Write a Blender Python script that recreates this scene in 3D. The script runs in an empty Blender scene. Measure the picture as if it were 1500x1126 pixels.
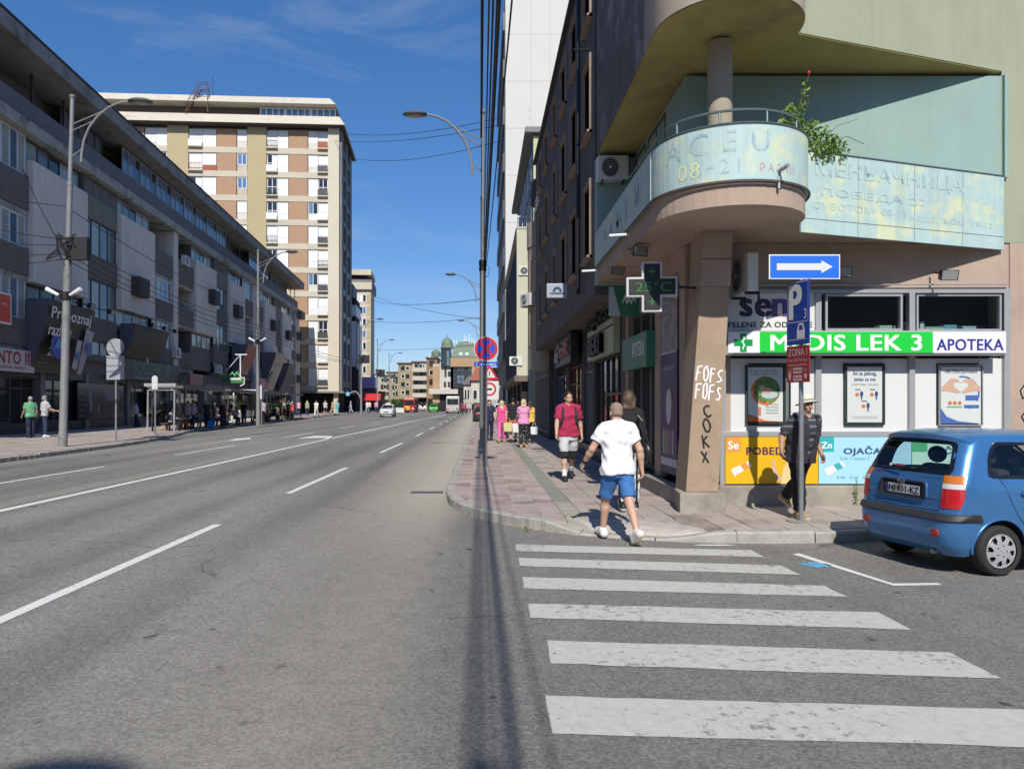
import bpy, bmesh, math, random
import numpy as np
from mathutils import Vector, Matrix
random.seed(7)
RND = random.Random(11)
SC = bpy.context.scene
COL = SC.collection
rad = math.radians

# ------------------------------------------------------------------ camera
cam = bpy.data.cameras.new('camera')
cam.lens = 26.0; cam.sensor_width = 36.0
cam.shift_x = 47/1500.0; cam.shift_y = 28/1500.0
cam.clip_start = 0.1; cam.clip_end = 4000
camo = bpy.data.objects.new('camera', cam); COL.objects.link(camo)
camo.location = (0, 0, 1.7); camo.rotation_euler = (rad(90), 0, 0)
SC.camera = camo

# ------------------------------------------------------------------ light
SUN = Vector((0.008, -1.0, 0.88)).normalized()
SKYK = 0.15
world = bpy.data.worlds.new('World'); SC.world = world; world.use_nodes = True
wn = world.node_tree; wn.nodes.clear()
wo = wn.nodes.new('ShaderNodeOutputWorld'); wb = wn.nodes.new('ShaderNodeBackground')
sky = wn.nodes.new('ShaderNodeTexSky'); sky.sky_type = 'NISHITA'; sky.sun_disc = False
sky.sun_elevation = math.asin(SUN.z); sky.sun_rotation = math.atan2(SUN.x, SUN.y)
sky.altitude = 200; sky.air_density = 1.0; sky.dust_density = 0.35; sky.ozone_density = 2.4
tc = wn.nodes.new('ShaderNodeTexCoord')
mp = wn.nodes.new('ShaderNodeMapping'); mp.inputs['Scale'].default_value = (1.6, 1.6, 5.5)
nz = wn.nodes.new('ShaderNodeTexNoise'); nz.inputs['Scale'].default_value = 2.2; nz.inputs['Detail'].default_value = 9
nz.inputs['Roughness'].default_value = 0.62; nz.inputs['Distortion'].default_value = 0.7
cr = wn.nodes.new('ShaderNodeValToRGB')
cr.color_ramp.elements[0].position = 0.52; cr.color_ramp.elements[0].color = (0, 0, 0, 1)
cr.color_ramp.elements[1].position = 0.86; cr.color_ramp.elements[1].color = (0.33, 0.33, 0.33, 1)
mx = wn.nodes.new('ShaderNodeMix'); mx.data_type = 'RGBA'
hs = wn.nodes.new('ShaderNodeHueSaturation'); hs.inputs['Saturation'].default_value = 1.25
gm = wn.nodes.new('ShaderNodeGamma'); gm.inputs[1].default_value = 0.78
tn = wn.nodes.new('ShaderNodeMix'); tn.data_type = 'RGBA'; tn.blend_type = 'MULTIPLY'; tn.inputs[0].default_value = 1; tn.inputs[7].default_value = (.84, .935, 1.15, 1)
wn.links.new(tc.outputs['Generated'], mp.inputs['Vector']); wn.links.new(mp.outputs[0], nz.inputs['Vector'])
wn.links.new(nz.outputs['Fac'], cr.inputs['Fac']); wn.links.new(cr.outputs['Color'], mx.inputs[0])
wn.links.new(sky.outputs[0], gm.inputs[0]); wn.links.new(gm.outputs[0], tn.inputs[6]); wn.links.new(tn.outputs[2], hs.inputs['Color'])
wn.links.new(hs.outputs[0], mx.inputs[6]); mx.inputs[7].default_value = (3.6, 4.2, 4.9, 1)
wn.links.new(mx.outputs[2], wb.inputs['Color']); wb.inputs['Strength'].default_value = SKYK
wn.links.new(wb.outputs[0], wo.inputs['Surface'])
sl = bpy.data.lights.new('sun', 'SUN'); sl.energy = 5.0; sl.angle = rad(0.53); sl.color = (1.0, 0.955, 0.88)
so = bpy.data.objects.new('sun', sl); COL.objects.link(so); so.location = (2, -20, 40)
so.rotation_euler = SUN.to_track_quat('Z', 'Y').to_euler()
SC.view_settings.view_transform = 'Standard'; SC.view_settings.look = 'None'
SC.view_settings.exposure = 0.0; SC.view_settings.gamma = 1.0; SC.view_settings.use_curve_mapping = False
SC.cycles.max_bounces = 6; SC.cycles.diffuse_bounces = 2; SC.cycles.transparent_max_bounces = 12

# ------------------------------------------------------------------ picture geometry of the photograph (metres at a chosen distance)
def PX(px, Y): return (px-703)/1083.0*Y
def PZ(py, Y): return 1.7+(591-py)/1083.0*Y

# ------------------------------------------------------------------ materials
MATS = {}
def mat(name, col, rough=0.7, var=0.0, scale=3.0, bump=0.0, bscale=None, metal=0.0, spec=None, dirt=None, streak=0.0,
        dscale=0.6, dlo=0.5, dhi=0.7, stretch=None, emit=None, estr=0.0, trans=None, obj=False, coat=0.0, lining=None):
    """procedural material: base colour varied by noise, optional dirt mask, optional bump"""
    if name in MATS: return MATS[name]
    m = bpy.data.materials.new(name); m.use_nodes = True; MATS[name] = m
    t = m.node_tree; N = t.nodes; L = t.links; p = N['Principled BSDF']
    c4 = (col[0], col[1], col[2], 1)
    p.inputs['Base Color'].default_value = c4; p.inputs['Roughness'].default_value = rough
    p.inputs['Metallic'].default_value = metal
    if spec is not None: p.inputs['Specular IOR Level'].default_value = spec
    if coat: p.inputs['Coat Weight'].default_value = coat; p.inputs['Coat Roughness'].default_value = 0.04
    if trans: p.inputs['Transmission Weight'].default_value = trans
    if emit: p.inputs['Emission Color'].default_value = (*emit, 1); p.inputs['Emission Strength'].default_value = estr
    m.diffuse_color = c4
    if lining:      # the unpainted inner side of a shell
        gq = N.new('ShaderNodeNewGeometry'); dd = N.new('ShaderNodeBsdfDiffuse'); dd.inputs[0].default_value = (*lining, 1); xs = N.new('ShaderNodeMixShader')
        L.new(gq.outputs['Backfacing'], xs.inputs[0]); L.new(p.outputs[0], xs.inputs[1]); L.new(dd.outputs[0], xs.inputs[2]); L.new(xs.outputs[0], N['Material Output'].inputs['Surface'])
    if not (var or bump or dirt or streak): return m
    if obj:
        g = N.new('ShaderNodeTexCoord'); vec = g.outputs['Object']
    else:
        g = N.new('ShaderNodeNewGeometry'); vec = g.outputs['Position']
    if stretch:
        mm = N.new('ShaderNodeMapping'); mm.inputs['Scale'].default_value = stretch
        L.new(vec, mm.inputs['Vector']); vec = mm.outputs[0]
    src = None
    if var:
        n = N.new('ShaderNodeTexNoise'); n.inputs['Scale'].default_value = scale; n.inputs['Detail'].default_value = 8
        n.inputs['Roughness'].default_value = 0.65
        L.new(vec, n.inputs['Vector'])
        r = N.new('ShaderNodeValToRGB'); e = r.color_ramp.elements
        e[0].position = 0.28; e[1].position = 0.72
        e[0].color = (*[max(0, c*(1-var)) for c in col], 1); e[1].color = (*[min(1, c*(1+var)) for c in col], 1)
        L.new(n.outputs['Fac'], r.inputs['Fac']); src = r.outputs['Color']
    if dirt:
        n2 = N.new('ShaderNodeTexNoise'); n2.inputs['Scale'].default_value = dscale; n2.inputs['Detail'].default_value = 10
        n2.inputs['Roughness'].default_value = 0.7
        L.new(vec, n2.inputs['Vector'])
        mr = N.new('ShaderNodeMapRange'); mr.inputs['From Min'].default_value = dlo; mr.inputs['From Max'].default_value = dhi
        L.new(n2.outputs['Fac'], mr.inputs['Value'])
        x = N.new('ShaderNodeMix'); x.data_type = 'RGBA'; L.new(mr.outputs[0], x.inputs[0])
        if src: L.new(src, x.inputs[6])
        else: x.inputs[6].default_value = c4
        x.inputs[7].default_value = (*dirt, 1); src = x.outputs[2]
    if streak:      # rain runs down the render
        g3 = N.new('ShaderNodeNewGeometry'); m3 = N.new('ShaderNodeMapping'); m3.inputs['Scale'].default_value = (5.5, 5.5, .35); L.new(g3.outputs['Position'], m3.inputs['Vector'])
        n4 = N.new('ShaderNodeTexNoise'); n4.inputs['Scale'].default_value = 1; n4.inputs['Detail'].default_value = 7; n4.inputs['Roughness'].default_value = .7; L.new(m3.outputs[0], n4.inputs['Vector'])
        r4 = N.new('ShaderNodeMapRange'); r4.inputs['From Min'].default_value = .5; r4.inputs['From Max'].default_value = .72; r4.inputs['To Max'].default_value = streak; L.new(n4.outputs['Fac'], r4.inputs['Value'])
        x4 = N.new('ShaderNodeMix'); x4.data_type = 'RGBA'; L.new(r4.outputs[0], x4.inputs[0]); x4.inputs[7].default_value = (*[c*.35 for c in col], 1)
        if src: L.new(src, x4.inputs[6])
        else: x4.inputs[6].default_value = c4
        src = x4.outputs[2]
    if src: L.new(src, p.inputs['Base Color'])
    if bump:
        n3 = N.new('ShaderNodeTexNoise'); n3.inputs['Scale'].default_value = bscale or scale*4; n3.inputs['Detail'].default_value = 6
        L.new(vec, n3.inputs['Vector'])
        b = N.new('ShaderNodeBump'); b.inputs['Strength'].default_value = bump; b.inputs['Distance'].default_value = 0.02
        L.new(n3.outputs['Fac'], b.inputs['Height']); L.new(b.outputs[0], p.inputs['Normal'])
    return m

def flat(name, col, rough=0.55, **k): return mat(name, col, rough, **k)

def glass(name, col=(0.9, 0.95, 0.95), alpha=0.3, rough=0.03):
    """window glass: a clear sheet that lets light through and mirrors at a slant"""
    if name in MATS: return MATS[name]
    m = bpy.data.materials.new(name); m.use_nodes = True; MATS[name] = m
    t = m.node_tree; N = t.nodes; L = t.links; N.remove(N['Principled BSDF']); o = N['Material Output']
    tr = N.new('ShaderNodeBsdfTransparent'); tr.inputs[0].default_value = (*col, 1)
    gl = N.new('ShaderNodeBsdfGlossy'); gl.inputs['Roughness'].default_value = rough
    gq = N.new('ShaderNodeNewGeometry'); dt = N.new('ShaderNodeVectorMath'); dt.operation = 'DOT_PRODUCT'; L.new(gq.outputs['Normal'], dt.inputs[0]); L.new(gq.outputs['Incoming'], dt.inputs[1])
    prev = dt.outputs['Value']
    for op, v in (('ABSOLUTE', None), ('SUBTRACT', 1), ('POWER', 5), ('MULTIPLY_ADD', .95)):      # Schlick, the same from both sides
        q = N.new('ShaderNodeMath'); q.operation = op
        if op == 'SUBTRACT': q.inputs[0].default_value = 1; L.new(prev, q.inputs[1])
        else:
            L.new(prev, q.inputs[0])
            if v: q.inputs[1].default_value = v
            if op == 'MULTIPLY_ADD': q.inputs[2].default_value = .045
        prev = q.outputs[0]
    fr = q
    x = N.new('ShaderNodeMixShader')
    ad = N.new('ShaderNodeMath'); ad.operation = 'ADD'; ad.inputs[1].default_value = alpha; ad.use_clamp = True
    L.new(fr.outputs[0], ad.inputs[0]); L.new(ad.outputs[0], x.inputs[0]); L.new(tr.outputs[0], x.inputs[1]); L.new(gl.outputs[0], x.inputs[2])
    L.new(x.outputs[0], o.inputs['Surface'])
    return m

# ------------------------------------------------------------------ mesh builder
class MB:
    def __init__(s, mt=None):
        s.v = []; s.f = []; s.fm = []; s.mats = []; s.c = 0
        if mt: s.use(mt)
    def use(s, mt):
        if mt not in s.mats: s.mats.append(mt)
        s.c = s.mats.index(mt); return s
    def add(s, vs, fs):
        o = len(s.v); s.v += [tuple(p) for p in vs]
        for f in fs: s.f.append([i+o for i in f]); s.fm.append(s.c)
        return s
    def box(s, x0, x1, y0, y1, z0, z1):
        if x0 > x1: x0, x1 = x1, x0
        if y0 > y1: y0, y1 = y1, y0
        if z0 > z1: z0, z1 = z1, z0
        return s.add([(x0,y0,z0),(x1,y0,z0),(x1,y1,z0),(x0,y1,z0),(x0,y0,z1),(x1,y0,z1),(x1,y1,z1),(x0,y1,z1)],
                     [(0,3,2,1),(4,5,6,7),(0,1,5,4),(1,2,6,5),(2,3,7,6),(3,0,4,7)])
    def poly(s, pts): return s.add(pts, [list(range(len(pts)))])
    def prism(s, pts, z0, z1):
        """pts 2d counter-clockwise in xy; z0/z1 may be functions of (x,y)"""
        n = len(pts); a = sum(pts[i][0]*pts[(i+1)%n][1]-pts[(i+1)%n][0]*pts[i][1] for i in range(n))
        if a < 0: pts = pts[::-1]
        g0 = z0 if callable(z0) else (lambda x, y: z0); g1 = z1 if callable(z1) else (lambda x, y: z1)
        vs = [(x, y, g0(x, y)) for x, y in pts]+[(x, y, g1(x, y)) for x, y in pts]
        return s.add(vs, [list(range(n))[::-1], list(range(n, 2*n))]+[(i, (i+1) % n, n+(i+1) % n, n+i) for i in range(n)])
    def prism_xz(s, pts, y0, y1):
        """outline in xz (ccw seen from -y), thickness along y"""
        n = len(pts); a = sum(pts[i][0]*pts[(i+1)%n][1]-pts[(i+1)%n][0]*pts[i][1] for i in range(n))
        if a < 0: pts = pts[::-1]
        vs = [(x, y0, z) for x, z in pts]+[(x, y1, z) for x, z in pts]
        return s.add(vs, [list(range(n)), list(range(n, 2*n))[::-1]]+[(i, n+i, n+(i+1) % n, (i+1) % n) for i in range(n)])
    def cyl(s, p0, p1, r0, r1=None, n=12, caps=True):
        r1 = r0 if r1 is None else r1
        a = Vector(p0); b = Vector(p1); d = (b-a).normalized()
        u = d.orthogonal().normalized(); w = d.cross(u)
        vs = []
        for c, r in ((a, r0), (b, r1)):
            for i in range(n):
                t = 2*math.pi*i/n; vs.append(c+u*(r*math.cos(t))+w*(r*math.sin(t)))
        fs = [(i, (i+1) % n, n+(i+1) % n, n+i) for i in range(n)]
        if caps: fs += [list(range(n))[::-1], list(range(n, 2*n))]
        return s.add(vs, fs)
    def tube(s, pts, r, n=8, r1=None):
        P = [Vector(p) for p in pts]; m = len(P); vs = []; up = None
        for k in range(m):
            d = (P[min(k+1, m-1)]-P[max(k-1, 0)]).normalized()
            if up is None: up = d.orthogonal().normalized()
            up = (up-d*up.dot(d)); up = up.normalized() if up.length > 1e-6 else d.orthogonal().normalized()
            w = d.cross(up); rr = r if r1 is None else r+(r1-r)*k/(m-1)
            for i in range(n):
                t = 2*math.pi*i/n; vs.append(P[k]+up*(rr*math.cos(t))+w*(rr*math.sin(t)))
        fs = []
        for k in range(m-1):
            for i in range(n): fs.append((k*n+i, k*n+(i+1) % n, (k+1)*n+(i+1) % n, (k+1)*n+i))
        fs += [list(range(n))[::-1], list(range((m-1)*n, m*n))]
        return s.add(vs, fs)
    def lathe(s, prof, c=(0, 0, 0), n=20):
        vs = []
        for r, z in prof:
            for i in range(n):
                t = 2*math.pi*i/n; vs.append((c[0]+r*math.cos(t), c[1]+r*math.sin(t), c[2]+z))
        fs = []
        for k in range(len(prof)-1):
            for i in range(n): fs.append((k*n+i, k*n+(i+1) % n, (k+1)*n+(i+1) % n, (k+1)*n+i))
        fs += [list(range(n))[::-1], list(range((len(prof)-1)*n, len(prof)*n))]
        return s.add(vs, fs)
    def ell(s, c, r, nu=14, nv=9):
        prof = []
        for j in range(nv):
            a = -math.pi/2+math.pi*(j+0.08)/(nv-1+0.16); prof.append((math.cos(a), math.sin(a)))
        vs = []
        for q, z in prof:
            for i in range(nu):
                t = 2*math.pi*i/nu; vs.append((c[0]+r[0]*q*math.cos(t), c[1]+r[1]*q*math.sin(t), c[2]+r[2]*z))
        fs = [(k*nu+i, k*nu+(i+1) % nu, (k+1)*nu+(i+1) % nu, (k+1)*nu+i) for k in range(nv-1) for i in range(nu)]
        fs += [list(range(nu))[::-1], list(range((nv-1)*nu, nv*nu))]
        return s.add(vs, fs)
    def ribbon(s, pts, w, plane='xz', off=0.0, d=0.002):
        """flat stroke in the xz plane at y=off (a painted line)"""
        for (a, b) in zip(pts[:-1], pts[1:]):
            v = Vector((b[0]-a[0], b[1]-a[1]));
            if v.length < 1e-6: continue
            v.normalize(); n = Vector((-v.y, v.x))*w/2; e = v*w*0.3
            q = [(a[0]-e.x-n.x, a[1]-e.y-n.y), (b[0]+e.x-n.x, b[1]+e.y-n.y), (b[0]+e.x+n.x, b[1]+e.y+n.y), (a[0]-e.x+n.x, a[1]-e.y+n.y)]
            s.poly([(x, off, z) for x, z in q]); off -= d*0.13
        return s
    def disc(s, cx, cz, r, y=0.0, n=28, rz=None):
        rz = r if rz is None else rz
        return s.poly([(cx+r*math.cos(2*math.pi*i/n), y, cz+rz*math.sin(2*math.pi*i/n)) for i in range(n)])
    def rect(s, x0, x1, z0, z1, y=0.0): return s.poly([(x0, y, z0), (x1, y, z0), (x1, y, z1), (x0, y, z1)])
    def mesh(s, name, smooth=False, ang=35):
        me = bpy.data.meshes.new(name); me.from_pydata(s.v, [], s.f)
        for m in s.mats: me.materials.append(m)
        if len(s.mats) > 1: me.polygons.foreach_set('material_index', s.fm)
        if smooth:
            me.polygons.foreach_set('use_smooth', [True]*len(s.f)); me.set_sharp_from_angle(angle=rad(ang))
        me.update(); return me
    def obj(s, name, parent=None, loc=(0, 0, 0), rot=(0, 0, 0), smooth=False, bevel=0, kind=None, label=None, ang=35):
        return link(name, s.mesh(name, smooth, ang), parent, loc, rot, bevel, kind, label)

def link(name, me, parent=None, loc=(0, 0, 0), rot=(0, 0, 0), bevel=0, kind=None, label=None):
    o = bpy.data.objects.new(name, me); COL.objects.link(o)
    o.location = loc; o.rotation_euler = rot
    if parent: o.parent = parent
    if bevel:
        b = o.modifiers.new('bevel', 'BEVEL'); b.width = bevel; b.segments = 2; b.limit_method = 'ANGLE'
    if kind: o['kind'] = kind
    if label: o['label'] = label
    return o

def tag(o, label, cat, group=None):
    o['label'] = label; o['category'] = cat
    if group: o['group'] = group
    return o
def thing(name, label, cat, loc=(0, 0, 0), rz=0.0, group=None):
    o = bpy.data.objects.new(name, None); COL.objects.link(o)
    o.location = loc; o.rotation_euler = (0, 0, rz); o.empty_display_size = 0.3
    return tag(o, label, cat, group)
def copy_tree(o, parent=None):
    c = o.copy(); COL.objects.link(c); c.parent = parent
    for ch in list(o.children): copy_tree(ch, c)
    return c

# ------------------------------------------------------------------ lettering (flat print) in the xz plane, facing -y
TXT = {}
def text_mesh(s, mt, w=None, h=None, bold=0.0, ext=0.0, shear=0.0):
    key = (s, mt.name, w, h, bold, ext, shear)
    if key in TXT: return TXT[key]
    cu = bpy.data.curves.new('lettering', 'FONT'); cu.body = s; cu.size = 1.0; cu.offset = min(bold, 0); cu.resolution_u = 3
    cu.align_x = 'CENTER'; cu.shear = shear; cu.space_character = 1+bold*2.6
    if ext: cu.extrude = ext
    ob = bpy.data.objects.new('lettering', cu)
    me = bpy.data.meshes.new_from_object(ob)
    bpy.data.objects.remove(ob); bpy.data.curves.remove(cu)
    n = len(me.vertices); a = np.zeros(n*3, np.float32); me.vertices.foreach_get('co', a); a = a.reshape(-1, 3)
    lo = a.min(0); hi = a.max(0); sx = sz = 1.0
    if h: sz = h/max(1e-6, hi[1]-lo[1])
    if w: sx = w/max(1e-6, hi[0]-lo[0])
    if w and not h: sz = sx
    if h and not w: sx = sz
    b = np.zeros_like(a); b[:, 0] = (a[:, 0]-(lo[0]+hi[0])/2)*sx; b[:, 2] = (a[:, 1]-(lo[1]+hi[1])/2)*sz; b[:, 1] = -a[:, 2]
    if bold > 0:      # heavier strokes: the face laid down again, shifted by a hair's breadth
        F_ = [list(p.vertices) for p in me.polygons]; V_ = []; G_ = []
        for k, (ux, uz) in enumerate(((0, 0), (1, .5), (-1, -.5), (1, -.5), (-1, .5))):
            V_ += [(x+ux*bold*sx, y-.00035*k, z+uz*bold*sz) for x, y, z in b.tolist()]; G_ += [[i+k*n for i in f] for f in F_]
        bpy.data.meshes.remove(me); me = bpy.data.meshes.new('lettering'); me.from_pydata(V_, [], G_)
    else: me.vertices.foreach_set('co', b.ravel())
    me.materials.clear(); me.materials.append(mt); me.name = 'lettering'; me.update()
    TXT[key] = me
    return me
def text(s, mt, parent, loc, w=None, h=None, rz=0.0, bold=0.0, ext=0.0, ry=0.0, shear=0.0, rx=0.0):
    o = link('lettering', text_mesh(s, mt, w, h, bold, ext, shear), parent, loc, (rx, ry, rz))
    return o

def scrawl(mt, parent, loc, w, h):
    b = MB(mt); n = max(6, int(w/h*3)); rr = random.Random(int(w*100)); b.ribbon([(-w/2+w*k/n, (h*rr.uniform(.2, .5))*(1 if k % 2 else -1)) for k in range(n+1)], h*.17); return b.obj('lettering', parent, loc)
# ------------------------------------------------------------------ colours of the place
M = {}
M['ink'] = flat('black_print', (0.012, 0.012, 0.014), 0.5)
M['white'] = flat('white_print', (0.78, 0.78, 0.78), 0.45)
M['steel'] = mat('galvanised_steel', (0.34, 0.35, 0.36), 0.42, var=0.12, scale=9, metal=0.6)
M['pole'] = mat('grey_painted_pole', (0.20, 0.205, 0.205), 0.5, var=0.15, scale=4, dirt=(0.10, 0.095, 0.09), dscale=2.5, dlo=0.55, dhi=0.75)
M['dark_metal'] = flat('dark_metal', (0.03, 0.03, 0.033), 0.4, metal=0.4)
M['alu'] = mat('aluminium_frame', (0.38, 0.39, 0.40), 0.38, var=0.06, scale=6, metal=0.25)
M['wframe'] = mat('white_window_frame', (0.68, 0.69, 0.70), 0.4, var=0.05, scale=5)
M['dframe'] = mat('dark_window_frame', (0.055, 0.055, 0.06), 0.4, var=0.1, scale=5)
M['cable'] = flat('black_cable', (0.012, 0.012, 0.014), 0.6)
M['rubber'] = mat('tyre_rubber', (0.022, 0.022, 0.023), 0.75, var=0.25, scale=30, bump=0.2, bscale=90)
M['void'] = flat('dark_interior', (0.014, 0.014, 0.016), 0.9)
M['pane'] = mat('window_pane_dark', (0.025, 0.032, 0.04), 0.06, var=0.5, scale=1.1, spec=0.6)
M['pane_blue'] = mat('window_pane_bluish', (0.11, 0.17, 0.25), 0.07, var=0.35, scale=0.8, spec=0.7)
M['pane_curtain'] = mat('window_pane_with_curtain', (0.34, 0.37, 0.33), 0.12, var=0.22, scale=2.0, stretch=(5, 5, 0.5), spec=0.5)
M['pane_grey'] = mat('window_pane_greyish', (0.16, 0.18, 0.19), 0.1, var=0.35, scale=1.5, stretch=(3, 3, 0.6), spec=0.55)
M['blind'] = mat('white_roller_blind', (0.72, 0.72, 0.70), 0.6, var=0.07, scale=4)
M['ac'] = mat('air_conditioner_white', (0.60, 0.60, 0.57), 0.5, var=0.1, scale=6)

# ------------------------------------------------------------------ reusable builders
WCACHE = {}
def window(parent, x0, x1, z0, z1, y, cols=1, fm=None, pm=None, fw=0.06, depth=0.08, rows=None, name='window', rz=0.0, pms=None, loc=None):
    """window part facing -y of its parent (a frame of bars) with each pane as a sub-part; rz turns it about its centre"""
    w = x1-x0; h = z1-z0; fm = fm or M['wframe']; pm = pm or M['pane']
    key = ('w', round(w, 3), round(h, 3), cols, fm.name, fw, depth, rows)
    if key not in WCACHE:
        b = MB(fm)
        b.box(-w/2, w/2, 0, depth, -h/2, -h/2+fw); b.box(-w/2, w/2, 0, depth, h/2-fw, h/2)
        b.box(-w/2, -w/2+fw, 0.001, depth, -h/2+fw, h/2-fw); b.box(w/2-fw, w/2, 0.001, depth, -h/2+fw, h/2-fw)
        for i in range(1, cols):
            cx = -w/2+w*i/cols; b.box(cx-fw*0.45, cx+fw*0.45, 0.002, depth, -h/2+fw, h/2-fw)
        if rows:
            zz = -h/2+h*rows; b.box(-w/2+fw, w/2-fw, 0.004, depth-0.004, zz-fw*0.4, zz+fw*0.4)
        WCACHE[key] = b.mesh(name)
    me = WCACHE[key]
    c = loc or ((x0+x1)/2, y, (z0+z1)/2)
    o = link(name, me, parent, c, (0, 0, rz))
    pw = (w-fw*1.0)/cols
    for i in range(cols):
        q = pms[i % len(pms)] if pms else pm
        kp = ('p', round(pw, 3), round(h, 3), q.name)
        if kp not in WCACHE:
            WCACHE[kp] = MB(q).box(-pw/2+0.003, pw/2-0.003, 0, 0.012, -h/2+fw*0.6, h/2-fw*0.6).mesh('pane')
        link('pane', WCACHE[kp], o, (-w/2+fw*0.5+pw*(i+0.5), depth*0.55, 0))
    return o

def air_con(loc, rz, label, fan=True, group='air conditioners on the facades'):
    """outdoor air conditioner unit, front facing -y"""
    t = thing('air_conditioner', label, 'air conditioner', loc, rz, group)
    if 'ac' not in WCACHE:
        WCACHE['ac'] = MB(M['ac']).box(-0.40, 0.40, 0, 0.30, 0, 0.55).mesh('casing')
        g = MB(M['dark_metal'])
        n = 20
        vs = [(-0.08+0.22*math.cos(2*math.pi*i/n), -0.004, 0.28+0.22*math.sin(2*math.pi*i/n)) for i in range(n)]
        g.poly(vs)
        g.use(M['ac'])
        for r in (0.19, 0.14, 0.09):
            p = [(-0.08+r*math.cos(2*math.pi*i/24), -0.012, 0.28+r*math.sin(2*math.pi*i/24)) for i in range(25)]
            g.tube(p, 0.005, 4)
        g.disc(-0.08, 0.28, 0.045, -0.014, 14)
        WCACHE['acg'] = g.mesh('fan_grille')
        k = MB(M['dark_metal'])
        for x in (-0.28, 0.28): k.box(x-0.02, x+0.02, 0.0, 0.42, -0.04, -0.001); k.box(x-0.02, x+0.02, 0.38, 0.42, -0.2, -0.04)
        WCACHE['acb'] = k.mesh('bracket')
    link('casing', WCACHE['ac'], t, bevel=0.015); link('fan_grille', WCACHE['acg'], t); link('bracket', WCACHE['acb'], t)
    return t
# ================================================================== GROUND
def asphalt():
    m = bpy.data.materials.new('asphalt'); m.use_nodes = True; t = m.node_tree; N = t.nodes; L = t.links; p = N['Principled BSDF']
    g = N.new('ShaderNodeNewGeometry'); P = g.outputs['Position']
    def noise(sc, det=6, ro=0.6, st=None):
        v = P
        if st:
            mm = N.new('ShaderNodeMapping'); mm.inputs['Scale'].default_value = st; L.new(P, mm.inputs['Vector']); v = mm.outputs[0]
        n = N.new('ShaderNodeTexNoise'); n.inputs['Scale'].default_value = sc; n.inputs['Detail'].default_value = det; n.inputs['Roughness'].default_value = ro
        L.new(v, n.inputs['Vector']); return n.outputs['Fac']
    def ramp(f, a, b, ca, cb):
        r = N.new('ShaderNodeMapRange'); r.inputs['From Min'].default_value = a; r.inputs['From Max'].default_value = b
        r.inputs['To Min'].default_value = ca; r.inputs['To Max'].default_value = cb; L.new(f, r.inputs['Value']); return r.outputs[0]
    def mul(a, b):
        x = N.new('ShaderNodeMath'); x.operation = 'MULTIPLY'
        for k, q in ((0, a), (1, b)):
            if isinstance(q, (int, float)): x.inputs[k].default_value = q
            else: L.new(q, x.inputs[k])
        return x.outputs[0]
    big = ramp(noise(0.22, 5, 0.55, (1, 0.25, 1)), 0.3, 0.7, 0.74, 1.2)
    lane = ramp(noise(0.9, 4, 0.5, (1, 0.06, 1)), 0.3, 0.7, 0.90, 1.10)
    mid = ramp(noise(3.5, 6, 0.7), 0.25, 0.75, 0.86, 1.14)
    vo = N.new('ShaderNodeTexVoronoi'); vo.inputs['Scale'].default_value = 62; L.new(P, vo.inputs['Vector'])
    sp = N.new('ShaderNodeSeparateColor'); L.new(vo.outputs['Color'], sp.inputs[0])
    st1 = ramp(sp.outputs[0], 0.0, 1.0, 0.68, 1.34)
    fine = ramp(noise(180, 3, 0.8), 0.3, 0.7, 0.76, 1.24)
    val = mul(mul(mul(mul(big, lane), mid), st1), fine)
    # dark oil spots
    spots = ramp(noise(5.2, 3, 0.4, (1, 0.7, 1)), 0.70, 0.74, 1.0, 0.42)
    val = mul(val, spots)
    # fine cracks, warped, only here and there
    wv = N.new('ShaderNodeTexNoise'); wv.inputs['Scale'].default_value = 1.3; wv.inputs['Detail'].default_value = 5; L.new(P, wv.inputs['Vector'])
    av = N.new('ShaderNodeVectorMath'); av.operation = 'MULTIPLY_ADD'; av.inputs[1].default_value = (.9, .9, 0); L.new(wv.outputs['Color'], av.inputs[0]); L.new(P, av.inputs[2])
    cv = N.new('ShaderNodeTexVoronoi'); cv.feature = 'DISTANCE_TO_EDGE'; cv.inputs['Scale'].default_value = .27; L.new(av.outputs[0], cv.inputs['Vector'])
    gate = ramp(noise(.33, 3, .5), .46, .56, 0.0, .5); cl = ramp(cv.outputs['Distance'], 0.0, .0042, 1.0, 0.0)
    inv = N.new('ShaderNodeMath'); inv.operation = 'SUBTRACT'; inv.inputs[0].default_value = 1; L.new(mul(gate, cl), inv.inputs[1]); val = mul(val, inv.outputs[0])
    # tyre-polished tracks along the lanes
    sx0 = N.new('ShaderNodeSeparateXYZ'); L.new(P, sx0.inputs[0])
    ph = N.new('ShaderNodeMath'); ph.operation = 'MULTIPLY'; ph.inputs[1].default_value = 3.9; L.new(sx0.outputs[0], ph.inputs[0])
    sn_ = N.new('ShaderNodeMath'); sn_.operation = 'SINE'; L.new(ph.outputs[0], sn_.inputs[0])
    lm = ramp(sx0.outputs[0], -1.2, -2.2, 0.0, 1.0); tr_ = mul(mul(ramp(sn_.outputs[0], -.2, 1, 0.0, .24), lm), ramp(noise(.8, 4, .6, (1, .1, 1)), .3, .65, .2, 1.0))
    iv2 = N.new('ShaderNodeMath'); iv2.operation = 'SUBTRACT'; iv2.inputs[0].default_value = 1; L.new(tr_, iv2.inputs[1]); val = mul(val, iv2.outputs[0])
    base = N.new('ShaderNodeMix'); base.data_type = 'RGBA'; base.blend_type = 'MULTIPLY'; base.inputs[0].default_value = 1
    base.inputs[6].default_value = (0.228, 0.215, 0.191, 1)
    cc = N.new('ShaderNodeCombineColor')
    for i in range(3): L.new(val, cc.inputs[i])
    L.new(cc.outputs[0], base.inputs[7])
    # pale grit gathered along the right-hand gutter
    sx = N.new('ShaderNodeSeparateXYZ'); L.new(P, sx.inputs[0])
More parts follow.
